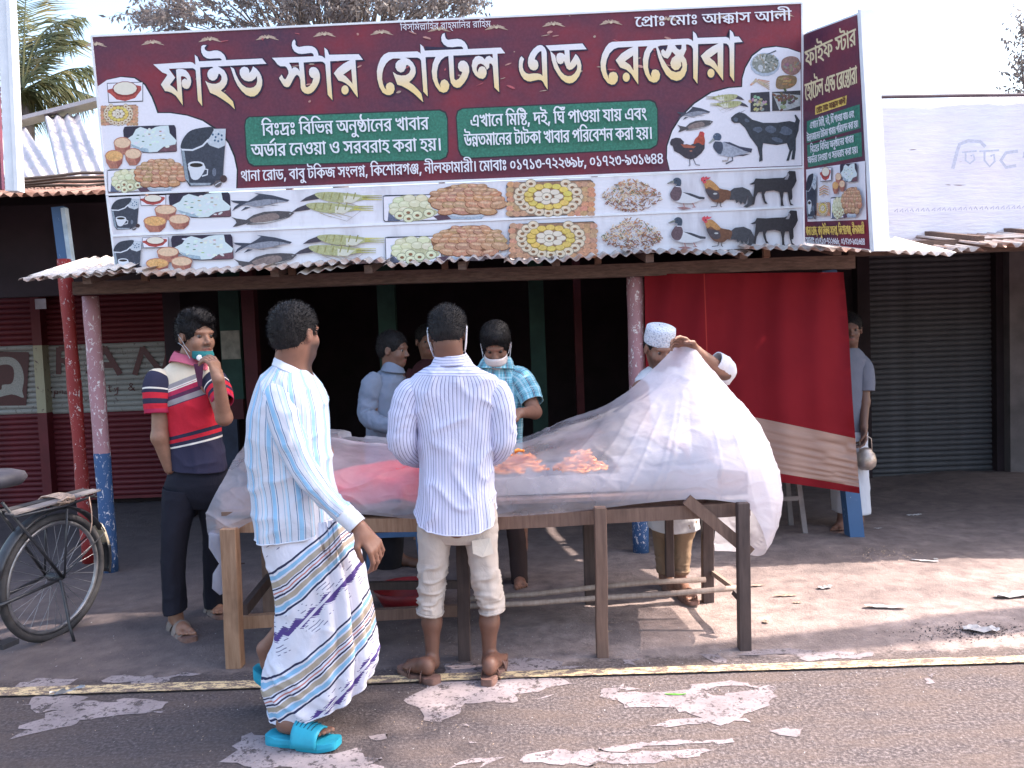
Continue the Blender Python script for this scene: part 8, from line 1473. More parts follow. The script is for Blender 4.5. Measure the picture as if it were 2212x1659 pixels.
for sx, kn, an, he, to in ((1, (932, 1290, 3.66), (934, 1432, 3.64), G(936, 1476), G(872, 1452)), (-1, (1058, 1290, 3.67), (1056, 1430, 3.66), G(1055, 1479), G(1082, 1432))):
    hp = (942, 1130, 3.68) if sx > 0 else (1036, 1130, 3.68); calf = ((kn[0] * .62 + an[0] * .38), (kn[1] * .62 + an[1] * .38), 3.655)
    b.cone(v3t(D(*hp)), v3t(D(*kn)), .055, .040, .03).cone(v3t(D(*kn)), v3t(D(*calf)), .040, .041, .02).cone(v3t(D(*calf)), v3t(D(*an)), .041, .0265, .03); dz = V(0, 0, .030); add_foot(b, v3t(D(*an)), he + dz, to + dz, 1)
skin_obj(b, P3, (.18, .085, .060), .006, (hC, hM, .98)); hair_obj(P3, hC, hM, .98, 'short')
WMASK = plaincloth('white_elastic', (.72, .70, .74)); SAND = plain('brown_sandal_leather', (.20, .11, .09), .6, .3, 30, .3, 60)
for sx in (-1, 1):
    MB().tube([W(sx * .074, .060, -.05), W(sx * .080, .03, -.03), W(sx * .084, .004, .010), W(sx * .086, -.014, .030), W(sx * .087, -.026, .010), W(sx * .083, -.020, -.035), W(sx * .075, .02, -.065), W(sx * .068, .058, -.08)], .0034, 6).build('mask_loop', WMASK, P3, smooth=True)
for he, to in ((G(936, 1476), G(872, 1452)), (G(1055, 1479), G(1082, 1432))):
    disk_sole('sandal_sole', he, to, .092, .024, SAND, P3)
    for k in range(5): strap(he, to, .52 + k * .075, .555 + k * .075, .098 - .005 * k, .075 - .008 * k, SAND, P3, 'sandal_strap')
    strap(he, to, .18, .24, .082, .075, SAND, P3, 'sandal_strap')

# ================================================================== man in striped shirt and lungi, walking
P2 = person(650, 1590, 3.1, 'walking man in pale blue striped shirt and patterned white lungi, turquoise slippers, looking away')
t = NT('blue_striped_shirting'); s3 = t.sep(t.coord('UV')); x = s3[0]; base = t.mix(t.noise(t.coord(), 5, 3), (.56, .56, .65), (.66, .65, .73))
c = base
for at, w, cc in ((.020, .014, (.30, .50, .72)), (.009, .0022, (.05, .16, .30)), (.031, .0022, (.05, .16, .30)), (.050, .0018, (.22, .38, .50)), (.061, .0065, (.46, .60, .76)), (.0665, .0016, (.08, .20, .32))): c = t.mix(stripe(t, x, .078, at, w), c, cc)
BLS = fabric(t, c, .8, .5, 8)
rg = [(598, 782, 655, 790, 3.12, .13), (584, 797, 668, 803, 3.12, .22), (566, 822, 684, 826, 3.12, .32), (553, 862, 699, 860, 3.12, .36), (545, 915, 706, 895, 3.12, .36), (543, 965, 708, 940, 3.12, .35), (545, 1015, 712, 995, 3.13, .34), (551, 1065, 718, 1050, 3.14, .34), (556, 1115, 724, 1098, 3.14, .35), (561, 1152, 724, 1130, 3.15, .36, .015)]
tor = loft(rg, 96, 130, 2.3, folds(.012, .003, .008, 21, .7, 8, 9), .035)
sl = sleeve([(600, 832, 3.04, .040), (601, 850, 3.01, .064), (612, 890, 2.985, .066), (625, 935, 2.975, .060), (648, 996, 2.97, .050), (680, 1044, 2.96, .045), (714, 1084, 2.95, .041), (742, 1108, 2.945, .036)], 44, 90, folds(.004, .006, .006, 22), .02)
sl2 = sleeve([(640, 830, 3.22, .05), (660, 860, 3.27, .065), (690, 920, 3.3, .055), (722, 985, 3.28, .048), (745, 1040, 3.25, .042)], 24, 30, folds(.003, .004, .004, 24))
cloth('shirt', [tor, sl], BLS, P2); cuff_hem(tor[3], 129, .003, 'hem', plaincloth('white_hem', (.66, .66, .74)), P2)
WHC = plaincloth('white_collar_cloth', (.70, .70, .78))
cloth('collar', [loft([(600, 762, 652, 786, 3.12, .125, .0), (596, 770, 662, 800, 3.115, .15, -.004), (590, 788, 676, 822, 3.11, .19, -.01)], 48, 16, 2.1, folds(.003, .001, .002, 25))], WHC, P2)
cf = sleeve([(738, 1104, 2.945, .0385), (756, 1120, 2.94, .0385), (772, 1136, 2.935, .0375)], 32, 16, folds(.001, .001, .001, 26)); cloth('cuff', [cf], WHC, P2, .004)
pkt = [tor[3][i][k] for i, k in ((30, 66), (30, 78), (50, 78), (50, 66))]
# lungi
t = NT('lungi_cloth'); pos = t.node('ShaderNodeNewGeometry').outputs['Position']; sp = t.sep(pos); k_ = 1780 / 3.1
xp = t.math('ADD', t.math('MULTIPLY', sp[0], k_), 1106 - 595.0); yp = t.math('SUBTRACT', 755 + 1.48 * k_, t.math('MULTIPLY', sp[2], k_))
w = t.math('ADD', yp, t.math('MULTIPLY', xp, .60)); w = t.math('ADD', w, t.math('MULTIPLY', t.math('MULTIPLY', xp, xp), .0013)); w = t.math('ADD', w, t.math('MULTIPLY', t.math('SUBTRACT', t.noise(pos, 5, 3), .5), 26))
WHL, DK_, BL_, TN_, RD_ = (.70, .66, .74), (.035, .035, .08), (.26, .46, .66), (.42, .34, .27), (.50, .18, .16)
seq = [(0, WHL), (30, DK_), (35, WHL), (40, BL_), (50, WHL), (54, TN_), (68, WHL), (71, DK_), (75, WHL), (80, RD_), (83, WHL), (88, DK_), (92, WHL), (96, TN_), (108, WHL), (112, BL_), (122, WHL), (126, DK_), (131, WHL)]
fr = t.math('MULTIPLY', t.math('FRACT', t.math('DIVIDE', t.math('SUBTRACT', w, 1186), 226)), 1.0)
c = t.ramp(fr, [(p / 226, q) for p, q in seq], 'CONSTANT')
ik = t.math('SUBTRACT', t.math('MULTIPLY', fr, 226), 176); zz = t.math('MULTIPLY', t.math('ABSOLUTE', t.math('SUBTRACT', t.math('FRACT', t.math('DIVIDE', xp, 34)), .5)), 20); zz2 = t.math('MULTIPLY', t.math('SUBTRACT', t.math('FRACT', t.math('DIVIDE', yp, 6)), .5), 6)
ik = t.math('ADD', t.math('ADD', ik, zz), zz2); m_ = t.math('MULTIPLY', t.math('GREATER_THAN', ik, -6), t.math('LESS_THAN', ik, 14)); gap = t.math('GREATER_THAN', t.math('FRACT', t.math('DIVIDE', t.math('ADD', xp, yp), 46)), .18); c = t.mix(t.math('MULTIPLY', m_, gap), c, (.10, .06, .22))
dash = t.math('MULTIPLY', t.math('LESS_THAN', t.math('FRACT', t.math('DIVIDE', w, 9)), .22), t.math('GREATER_THAN', t.noise(t.mapv(pos, (14, 14, 40)), 1.0, 2), .60)); inw = t.math('GREATER_THAN', fr, .60); c = t.mix(t.math('MULTIPLY', dash, inw), c, (.12, .11, .20))
LUN = fabric(t, c, .85, .5, 7)
def lfold(s_, th, P):
    g = np.exp(-((th - (math.pi / 2 + math.pi * 1.22)) / .55) ** 2); pleat = np.abs(np.sin(th * 9 + 1.5 * s_)) * .045 * g * np.clip(s_ * 2.5, .15, 1)
    low = np.clip((s_ - .55) / .3, 0, 1); P2_ = P.reshape(-1, 3); a = np.stack([P2_[:, 0] * 3.0, P2_[:, 1] * 3, P2_[:, 2] * 16 + P2_[:, 0] * 9], 1); hz = (((1 - np.abs(noise(a, 31))) ** 2 - .4) * .014).reshape(s_.shape) * low * (np.cos(th) < .3)
    return pleat + hz + folds(.014, .003, .006, 30, .6, 7, 8)(s_, th, P)
lg = [(570, 1136, 726, 1112, 3.14, .29), (569, 1156, 742, 1136, 3.14, .31), (574, 1180, 760, 1162, 3.14, .33), (584, 1212, 774, 1195, 3.14, .34), (597, 1262, 786, 1240, 3.15, .35), (604, 1315, 796, 1292, 3.16, .36), (600, 1370, 804, 1340, 3.17, .37), (588, 1405, 811, 1372, 3.18, .38), (577, 1440, 815, 1396, 3.18, .38, .02), (576, 1476, 815, 1406, 3.18, .37, .05), (588, 1508, 806, 1420, 3.18, .35, .085)]
lt = loft(lg, 120, 150, 2.3, lfold); cloth('lungi', [lt], LUN, P2); cuff_hem(lt[3], 149, .0035, 'hem', plaincloth('lungi_hem', (.66, .62, .70)), P2)
for k, (u, v, u2, v2) in enumerate(((700, 1128, 712, 1215), (712, 1124, 727, 1240), (722, 1122, 741, 1225), (692, 1130, 700, 1190))):
    MB().tube([D(u, v, 2.985), D((u + u2) / 2, (v + v2) / 2, 2.965), D(u2, v2, 2.985)], [.008, .013, .004], 8).build('gathered_pleat', LUN, P2, smooth=True)
hC, hM = v3t(D(639, 722, 3.10)), frame((.50, .86, -.02)); b = Body(); W = add_head(b, hC, hM, .95)
b.cone(W(0, -.02, -.05), v3t(D(628, 800, 3.12)), .058, .066, .03).ell(v3t(D(630, 850, 3.13)), (.08, .14, .09)).cone(v3t(D(630, 860, 3.13)), v3t(D(640, 1120, 3.14)), .10, .11, .08)
b.cone(v3t(D(625, 850, 3.1)), v3t(D(604, 862, 3.02)), .06, .04, .03).cone(v3t(D(602, 850, 3.01)), v3t(D(646, 992, 2.97)), .044, .034, .02).cone(v3t(D(646, 992, 2.97)), v3t(D(712, 1084, 2.95)), .034, .029, .02).cone(v3t(D(712, 1084, 2.95)), v3t(D(774, 1138, 2.935)), .029, .024, .02)
add_hand(b, v3t(D(776, 1140, 2.935)), (.42, .02, -.62), (-.55, .5, -.45), (.2, -.9, .1), L=.19, curl=(.50, .55, .55, .5), spread=.08, tc=.4)
b.cone(v3t(D(640, 840, 3.2)), v3t(D(665, 860, 3.27)), .06, .045, .03).cone(v3t(D(665, 860, 3.27)), v3t(D(700, 980, 3.3)), .042, .034, .02).cone(v3t(D(700, 980, 3.3)), v3t(D(705, 1060, 3.24)), .034, .024, .02)
f1h, f1t = G(600, 1598), G(716, 1612); f1h.z = f1t.z = .034
b.cone(v3t(D(625, 1130, 3.1)), v3t(D(660, 1340, 3.12)), .08, .055, .03).cone(v3t(D(660, 1340, 3.12)), v3t(D(636, 1470, 3.10)), .050, .048, .03).cone(v3t(D(636, 1470, 3.1)), v3t(D(622, 1556, 3.09)), .046, .034, .02); add_foot(b, v3t(D(624, 1552, 3.09)), f1h, f1t, -1)
f2t = G(662, 1533); f2h = Vector((f2t.x - .175, f2t.y + .03, .17)); f2t.z = .03
b.cone(v3t(D(620, 1130, 3.2)), v3t(D(640, 1330, 3.3)), .08, .055, .03).cone(v3t(D(640, 1330, 3.3)), v3t(f2h + V(.01, 0, .08)), .048, .030, .03).cone(v3t(f2h + V(.01, 0, .08)), v3t(f2h + V(.02, 0, .03)), .032, .034, .02).cone(v3t(f2h + V(.03, 0, .01)), v3t(f2t + V(-.02, 0, .01)), .034, .022, .02)
skin_obj(b, P2, (.245, .115, .080), .0055, (hC, hM, .95), .85); hair_obj(P2, hC, hM, .95, 'short'); eyes(hC, hM, .95, P2, None)
CY = plain('turquoise_rubber', (.025, .30, .42), .45, .12, 20, .08, 60); 
a_, c_ = G(594, 1603), G(724, 1617); disk_sole('slipper_sole', a_, c_, .106, .028, CY, P2); strap(a_, c_, .40, .80, .112, .080, CY, P2, 'slipper_strap', th=.007, base=.015)
for k in range(5):
    x_ = .45 + k * .06; s_ = V((c_ - a_).y, -(c_ - a_).x, 0).normalized(); L = (c_ - a_).length; d_ = (c_ - a_).normalized(); pts = []
    for j in range(5): aa = R(55 + j * 16); ww = .112 * (1 - .1 * (x_ - .4) / .4); hh = .080 * (1 - .35 * (x_ - .4) / .4); q = a_ + d_ * L * (x_ + .012 * j) + s_ * ww / 2 * math.cos(aa); pts.append(V(q.x, q.y, .018 + hh * math.sin(aa) ** .75 + .006))
    MB().tube(pts, .0022, 4).build('groove', plain('dark_groove', (.004, .05, .08), .7), P2)
for x_ in (.30, .47): q = a_ + d_ * L * x_ - s_ * .055 * .99; MB().lathe(q + V(0, 0, .03), [(0, -.002), (.008, -.002), (.008, .002), (0, .002)], 10, Matrix.Rotation(R(90), 3, 'X') @ Matrix.Diagonal((1.6, .7, 1)).to_3x3()).build('vent_hole', plain('vent_dark', (.01, .04, .06)), P2)
h_, t_ = V(f2h.x - .01, f2h.y, 0), V(f2t.x + .03, f2t.y - .005, 0); disk_sole('slipper_sole', h_, t_, .105, .034, CY, P2, 0, .135); strap(h_, t_, .45, .80, .11, .085, CY, P2, 'slipper_strap', 0, .135, .007, base=.015)

# ================================================================== man in the striped polo shirt
P1 = person(395, 1380, 4.38, 'young man in red and navy striped polo, hand at his lowered green mask, dark trousers')
t = NT('striped_polo'); pos = t.node('ShaderNodeNewGeometry').outputs['Position']; sp = t.sep(pos); k_ = 1780 / 4.32
xz = t.math('DIVIDE', t.math('SUBTRACT', t.math('ADD', t.math('MULTIPLY', sp[0], k_), 1106.0), 284.6), .237); yz = t.math('DIVIDE', t.math('SUBTRACT', 737 + 27.0 + 1.48 * k_ - 623.5, t.math('MULTIPLY', sp[2], k_)), .237)
sl_ = t.math('SUBTRACT', .36, t.math('MULTIPLY', t.math('SUBTRACT', yz, 900), .00034)); w = t.math('ADD', yz, t.math('MULTIPLY', t.math('SUBTRACT', xz, 600), sl_))
CR, GR_, WT, CM, PU, RE, NV_ = (.74, .60, .46), (.30, .26, .27), (.74, .66, .60), (.42, .03, .08), (.10, .03, .07), (.56, .025, .045), (.035, .032, .06)
def at_y(y): return max(0.0, min(1.0, (y - 600) / 1100))
c = t.ramp(t.math('DIVIDE', t.math('SUBTRACT', w, 600), 1100), [(0, CR), (at_y(785), GR_), (at_y(832), WT), (at_y(842), CM), (at_y(848), WT), (at_y(862), CM), (at_y(905), PU), (at_y(942), GR_), (at_y(992), PU), (at_y(1000), RE), (at_y(1288), NV_), (at_y(1322), RE), (at_y(1358), NV_), (at_y(1392), WT), (at_y(1408), NV_)], 'CONSTANT')
POLO = fabric(t, c, .9, .4, 8)
tor = loft([(375, 778, 440, 788, 4.36, .14), (358, 794, 455, 800, 4.36, .18), (342, 812, 466, 818, 4.36, .21), (340, 845, 468, 845, 4.36, .23), (352, 875, 470, 875, 4.36, .24), (362, 908, 473, 900, 4.37, .24), (366, 950, 476, 948, 4.38, .24), (372, 985, 484, 985, 4.38, .25), (376, 1008, 489, 1014, 4.38, .26, .01)], 80, 110, 2.3, folds(.008, .003, .007, 41, .8, 7, 9))
cloth('polo_shirt', [tor], POLO, P1)
t = NT('polo_sleeve'); s3 = t.sep(t.coord('UV')); c = t.ramp(t.math('DIVIDE', s3[1], .20), [(0, CR), (.16, NV_), (.46, WT), (.50, NV_), (.58, RE), (.72, NV_), (.84, RE), (.97, CM)], 'CONSTANT'); SLP = fabric(t, c, .9, .3, 8)
cloth('sleeve', [sleeve([(356, 808, 4.33, .050), (345, 826, 4.30, .078), (341, 860, 4.28, .074), (341, 893, 4.27, .066)], 36, 40, folds(.003, .002, .003, 42))], SLP, P1)
cloth('sleeve', [sleeve([(452, 810, 4.34, .045), (464, 826, 4.31, .066), (476, 850, 4.26, .060), (482, 868, 4.22, .054)], 36, 36, folds(.003, .002, .003, 43))], SLP, P1)
PK = plaincloth('pink_collar_knit', (.52, .12, .18)); cloth('collar', [loft([(379, 758, 436, 772, 4.35, .13, .0), (374, 768, 444, 784, 4.345, .155, -.01), (368, 786, 452, 804, 4.34, .19, -.03)], 48, 14, 2.1, folds(.002, .001, .001, 44))], PK, P1)
MB().add([D(418, 786, 4.245), D(440, 786, 4.235), D(436, 835, 4.235), D(428, 835, 4.235)], [(0, 1, 2, 3)]).build('placket', plaincloth('dark_placket', (.10, .03, .06)), P1); solid(P1.children[-1], .004)
NVT = plaincloth('dark_trouser_cloth', (.018, .017, .026), wr=.4)
cloth('trousers', [loft([(378, 995, 484, 1000, 4.39, .20), (364, 1030, 492, 1036, 4.39, .24), (356, 1062, 493, 1066, 4.40, .24), (358, 1090, 488, 1096, 4.42, .2)], 48, 30, 2.3, folds(.004, .003, .003, 45)),
    loft([(354, 1050, 430, 1060, 4.36, .20), (352, 1100, 420, 1105, 4.35, .19), (352, 1140, 407, 1145, 4.33, .17), (351, 1213, 398, 1213, 4.31, .155), (354, 1275, 397, 1275, 4.30, .15), (358, 1322, 400, 1318, 4.29, .17)], 48, 90, 2.1, wr_(46, .7, .006, 9)),
    loft([(420, 1058, 493, 1056, 4.42, .20), (432, 1110, 490, 1108, 4.46, .18), (440, 1150, 487, 1150, 4.50, .165), (441, 1213, 484, 1213, 4.54, .155), (443, 1270, 483, 1270, 4.57, .15), (445, 1308, 484, 1306, 4.58, .16)], 48, 80, 2.1, wr_(47, .7, .006, 9))], NVT, P1)
hC, hM = v3t(D(424, 727, 4.33)), frame((.80, -.60, -.06)); b = Body(); W = add_head(b, hC, hM, 1.06)
b.cone(W(0, -.02, -.05), v3t(D(405, 800, 4.37)), .056, .068, .03).ell(v3t(D(405, 850, 4.37)), (.13, .08, .10)).cone(v3t(D(405, 860, 4.37)), v3t(D(425, 1020, 4.39)), .10, .10, .08)
b.cone(v3t(D(380, 842, 4.36)), v3t(D(348, 848, 4.30)), .06, .04, .03).cone(v3t(D(348, 848, 4.30)), v3t(D(345, 945, 4.27)), .046, .040, .02).cone(v3t(D(345, 945, 4.27)), v3t(D(367, 1012, 4.31)), .042, .030, .02); add_hand(b, v3t(D(371, 1018, 4.35)), (.25, .75, -.7), (1, .2, 0), (0, -1, .2), curl=(.15, .2, .2, .2), tc=.1)
b.cone(v3t(D(430, 830, 4.35)), v3t(D(463, 835, 4.30)), .06, .048, .03).cone(v3t(D(463, 835, 4.30)), v3t(D(484, 902, 4.16)), .045, .040, .02).cone(v3t(D(484, 902, 4.16)), v3t(D(472, 820, 4.06)), .039, .027, .02)
add_hand(b, v3t(D(471, 818, 4.06)), (-.32, .22, 1.0), (-.9, .3, -.4), (-.1, .9, -.2), L=.17, curl=(.42, .62, .70, .78), spread=.1, tc=.3)
fl_, ft_ = G(374, 1358), G(412, 1392); fr_, fq_ = G(455, 1322), G(482, 1342)
for he, to, kn, an in ((fl_, ft_, (378, 1190, 4.3), (380, 1330, 4.30)), (fr_, fq_, (462, 1170, 4.5), (463, 1298, 4.60))):
    b.cone(v3t(D(kn[0] + 8, 1080, 4.4)), v3t(D(*kn)), .055, .038, .03).cone(v3t(D(*kn)), v3t(D(*an)), .038, .030, .03); add_foot(b, v3t(D(*an)), he + V(0, 0, .028), to + V(0, 0, .028), -1)
    disk_sole('sandal_sole', he, to, .10, .028, SAND, P1)
    for x0, x1 in ((.20, .32), (.50, .62), (.70, .80)): strap(he, to, x0, x1, .10, .085 if x0 < .6 else .058, plain('grey_sandal_strap', (.22, .17, .15), .7, .2, 20), P1, 'sandal_strap')
skin_obj(b, P1, (.30, .150, .100), .0055, (hC, hM, 1.06), .12); hair_obj(P1, hC, hM, 1.06, 'quiff'); eyes(hC, hM, 1.06, P1, None)
# lowered mask
vs = []; uvm = []
for j in range(9):
    for i in range(15):
        s_, q = i / 14 * 2 - 1, j / 8; a = s_ * 1.15; rr = .070 + .014 * math.sin(math.pi * q) * (1 - s_ * s_); vs.append(W(rr * math.sin(a) * .86, .012 + rr * math.cos(a) * 1.18, -.068 - .052 * q * (1 - .35 * s_ * s_)))
TEAL = plaincloth('teal_mask_cloth', (.03, .17, .18)); o = link('face_mask', mesh(vs, [(j * 15 + i, j * 15 + i + 1, (j + 1) * 15 + i + 1, (j + 1) * 15 + i) for j in range(8) for i in range(14)]), TEAL, P1); solid(o, .004)
vc = Vector(W(.040, .088, -.100)); vd = (vc - Vector(W(0, .01, -.09))).normalized(); q_ = vd.to_track_quat('Z', 'Y').to_matrix(); vm = MB().lathe(vc, [(0, .006), (.010, .006), (.012, .003), (.015, .003), (.016, -.004), (0, -.004)], 18, q_).build('mask_valve', plain('white_valve', (.72, .70, .70), .4), None, smooth=False); vm.data.transform(Matrix.Translation(-wpos(o))); vm.parent = o
for sx in (-1, 1):
    for z_ in (-.072, -.105): MB().tube([W(sx * .062, .040, z_), W(sx * .074, .018, z_ * .6), W(sx * .083, .004, -.012 if z_ > -.09 else -.04), W(sx * .086, -.020, .010 if z_ > -.09 else -.03)], .0016, 5).build('mask_loop', plaincloth('grey_elastic', (.45, .45, .48)), P1)

# ================================================================== man in blue plaid shirt, masked, behind the table
P4 = person(1080, 1310, 4.98, 'man in turquoise plaid shirt and pale face mask, looking down behind the table')
t = NT('turquoise_plaid'); s3 = t.sep(t.coord('UV')); c = t.mix(t.noise(t.coord(), 6, 3), (.16, .42, .52), (.24, .52, .62))
for ax in (0, 1):
    for at, w_, cc in ((.012, .010, (.50, .68, .74)), (.030, .003, (.55, .72, .78)), (.048, .012, (.018, .03, .08)), (.048, .002, (.6, .7, .75)), (.060, .003, (.02, .04, .10))): 
        if ax and w_ > .009 and cc[0] < .1: w_ = .005
        c = t.mix(t.math('MULTIPLY', stripe(t, s3[ax], .075, at, w_), .85 if not ax else .55), c, cc)
PLD = fabric(t, c, .85, .4, 8)
cloth('shirt', [loft([(1044, 782, 1104, 784, 4.95, .14), (1024, 796, 1122, 798, 4.95, .19), (1008, 818, 1134, 818, 4.95, .22), (1008, 860, 1134, 858, 4.95, .24), (1012, 910, 1130, 908, 4.94, .25), (1016, 960, 1127, 960, 4.94, .26), (1016, 1010, 1128, 1010, 4.95, .27)], 60, 80, 2.3, folds(.008, .003, .006, 51)),
    sleeve([(1108, 806, 4.93, .05), (1126, 820, 4.90, .072), (1141, 846, 4.87, .072), (1150, 870, 4.83, .068)], 36, 34, folds(.004, .004, .004, 52)), sleeve([(1035, 806, 4.93, .05), (1018, 820, 4.90, .072), (1008, 846, 4.87, .070), (1004, 872, 4.83, .066)], 36, 34, folds(.004, .004, .004, 53))], PLD, P4)
cloth('collar', [loft([(1046, 770, 1102, 770, 4.93, .13), (1038, 780, 1108, 780, 4.92, .16), (1030, 796, 1112, 798, 4.91, .20, -.01)], 40, 12)], PLD, P4)
cloth('trousers', [loft([(1018, 1000, 1128, 1000, 4.95, .24), (1018, 1060, 1130, 1060, 4.95, .24), (1030, 1100, 1120, 1100, 4.96, .2)], 40, 20), loft([(1018, 1060, 1074, 1060, 4.96, .18), (1026, 1160, 1066, 1160, 4.96, .15), (1030, 1270, 1062, 1270, 4.97, .14)], 32, 30), loft([(1074, 1060, 1130, 1060, 4.96, .18), (1096, 1160, 1136, 1160, 4.96, .15), (1106, 1270, 1140, 1270, 4.94, .14)], 32, 30, 2.2, folds(.003, .004, .003, 54))], plaincloth('brown_trouser_cloth', (.055, .036, .036)), P4)
hC, hM = v3t(D(1071, 745, 4.88)), frame((-.06, -1, -.66)); b = Body(); W = add_head(b, hC, hM, 1.04)
b.cone(W(0, -.03, -.05), v3t(D(1074, 800, 4.96)), .054, .064, .03).ell(v3t(D(1072, 850, 4.96)), (.14, .08, .1)).cone(v3t(D(1072, 860, 4.96)), v3t(D(1074, 1040, 4.96)), .10, .10, .08)
for sgn, sh_, el, wr in ((1, (1130, 826, 4.9), (1155, 890, 4.80), (1124, 892, 4.62)), (-1, (1014, 826, 4.9), (1000, 890, 4.80), (1050, 905, 4.62))):
    b.cone(v3t(D(1072, 830, 4.95)), v3t(D(*sh_)), .07, .05, .03).cone(v3t(D(*sh_)), v3t(D(*el)), .046, .040, .02).cone(v3t(D(*el)), v3t(D(*wr)), .040, .027, .02); add_hand(b, v3t(D(*wr)), (-sgn * .8, -.35, -.12), (-sgn * .2, .2, -1), (0, -.8, .5), curl=(.4, .5, .6, .7))
for u in (1046, 1121): b.cone(v3t(D(u, 1180, 4.97)), v3t(D(u, 1290, 4.97)), .05, .03, .02); g = G(u, 1312); b.cone(v3t(D(u, 1100, 4.97)), v3t(D(u, 1180, 4.97)), .06, .05, .02); add_foot(b, (g.x, 4.97, .09), (g.x, 5.0, .012), (g.x + .02, 4.76, .012), 1)
b.cone(v3t(D(1074, 1020, 4.96)), v3t(D(1046, 1110, 4.97)), .08, .06, .05).cone(v3t(D(1074, 1020, 4.96)), v3t(D(1121, 1110, 4.97)), .08, .06, .05)
skin_obj(b, P4, (.26, .125, .085), .006, (hC, hM, 1.04)); hair_obj(P4, hC, hM, 1.04, 'flop'); eyes(hC, hM, 1.04, P4, None)
def worn_mask(W, mat, parent, s=1.0):
    vs = []
    for j in range(13):
        for i in range(17):
            s_, q = i / 16 * 2 - 1, j / 12; a = s_ * 1.25; rr = .074 + .024 * math.sin(math.pi * min(1, q * 1.1 + .14)) * (1 - s_ * s_) + .0015 * math.sin(q * 19); vs.append(W(rr * math.sin(a) * .93, .024 + rr * math.cos(a) * (1.14 - .10 * q), -.016 - .095 * q * (1 - .28 * s_ * s_) - .012 * abs(s_)))
    o = link('face_mask', mesh(vs, [(j * 17 + i, j * 17 + i + 1, (j + 1) * 17 + i + 1, (j + 1) * 17 + i) for j in range(12) for i in range(16)]), mat, parent); solid(o, .003)
    for sx in (-1, 1): MB().tube([W(sx * .072, .045, -.03), W(sx * .080, .02, -.01), W(sx * .087, -.004, .016), W(sx * .088, -.02, -.01), W(sx * .078, .02, -.06), W(sx * .068, .045, -.085)], .002, 5).build('mask_loop', WMASK, parent)
worn_mask(W, plaincloth('pinkish_white_mask', (.66, .56, .54)), P4)

# ================================================================== man in grey shirt in the shade
P5 = person(840, 1250, 5.35, 'man in grey long-sleeved shirt turned sideways in the shade behind the table')
GSH = plaincloth('grey_shirting', (.19, .22, .30), wr=.5)
cloth('shirt', [loft([(832, 792, 868, 794, 5.38, .13), (815, 806, 872, 806, 5.38, .22), (798, 828, 874, 826, 5.38, .32), (792, 865, 876, 862, 5.38, .33), (792, 910, 876, 908, 5.38, .32), (792, 945, 876, 945, 5.38, .32), (792, 1000, 878, 1000, 5.38, .33)], 60, 70, 2.3, folds(.008, .004, .008, 61)),
    sleeve([(812, 815, 5.28, .045), (804, 830, 5.24, .066), (795, 865, 5.22, .062), (794, 895, 5.2, .060), (812, 912, 5.16, .056), (840, 918, 5.12, .048), (862, 922, 5.10, .042)], 36, 60, folds(.004, .009, .007, 62, 1, 7, 34))], GSH, P5)
cloth('collar', [loft([(834, 778, 866, 782, 5.37, .12), (828, 788, 870, 792, 5.36, .15), (822, 800, 876, 806, 5.35, .19)], 36, 12)], GSH, P5)
cloth('trousers', [loft([(794, 985, 878, 985, 5.4, .26), (796, 1060, 880, 1060, 5.4, .25), (812, 1250, 866, 1250, 5.42, .18)], 36, 40, 2.2, folds())], plaincloth('black_trouser_cloth', (.02, .018, .022)), P5)
hC, hM = v3t(D(850, 756, 5.36)), frame((.93, -.30, -.12)); b = Body(); W = add_head(b, hC, hM, 1.0)
b.cone(W(0, -.02, -.05), v3t(D(848, 808, 5.38)), .054, .062, .03).cone(v3t(D(845, 830, 5.38)), v3t(D(838, 1000, 5.4)), .09, .10, .06).cone(v3t(D(838, 1000, 5.4)), v3t(D(838, 1260, 5.42)), .09, .05, .04)
b.cone(v3t(D(840, 822, 5.34)), v3t(D(810, 842, 5.25)), .05, .035, .03).cone(v3t(D(810, 842, 5.25)), v3t(D(800, 900, 5.2)), .042, .036, .02).cone(v3t(D(800, 900, 5.2)), v3t(D(868, 924, 5.08)), .036, .026, .02); add_hand(b, v3t(D(870, 925, 5.08)), (1, -.2, -.1), (0, .3, -1), (0, -1, 0))
g = V(hC[0], 5.42, 0); add_foot(b, (g.x - .03, 5.42, .09), (g.x - .06, 5.44, .012), (g.x + .17, 5.36, .012)); skin_obj(b, P5, (.17, .085, .06), .007, (hC, hM, 1.0)); hair_obj(P5, hC, hM, 1.0, 'short'); eyes(hC, hM, 1.0, P5, None)

# ================================================================== figure deep in the shade
P6 = person(925, 1190, 6.3, 'man standing in the deep shade of the room, just left of the pinstriped man')
cloth('shirt', [loft([(912, 775, 950, 775, 6.3, .15), (893, 792, 968, 792, 6.3, .2), (884, 830, 978, 830, 6.3, .23), (888, 900, 974, 900, 6.3, .24), (888, 1000, 976, 1000, 6.3, .25)], 48, 50, 2.3, folds()), sleeve([(895, 800, 6.3, .05), (886, 830, 6.28, .06), (884, 880, 6.25, .055)], 24, 24), sleeve([(966, 800, 6.3, .05), (976, 830, 6.28, .06), (978, 880, 6.25, .055)], 24, 24)], plaincloth('dark_red_shirt', (.06, .02, .025)), P6)
cloth('trousers', [loft([(890, 990, 974, 990, 6.3, .24), (896, 1080, 970, 1080, 6.3, .22), (904, 1190, 960, 1190, 6.3, .18)], 36, 30)], plaincloth('black_cloth', (.02, .018, .02)), P6)
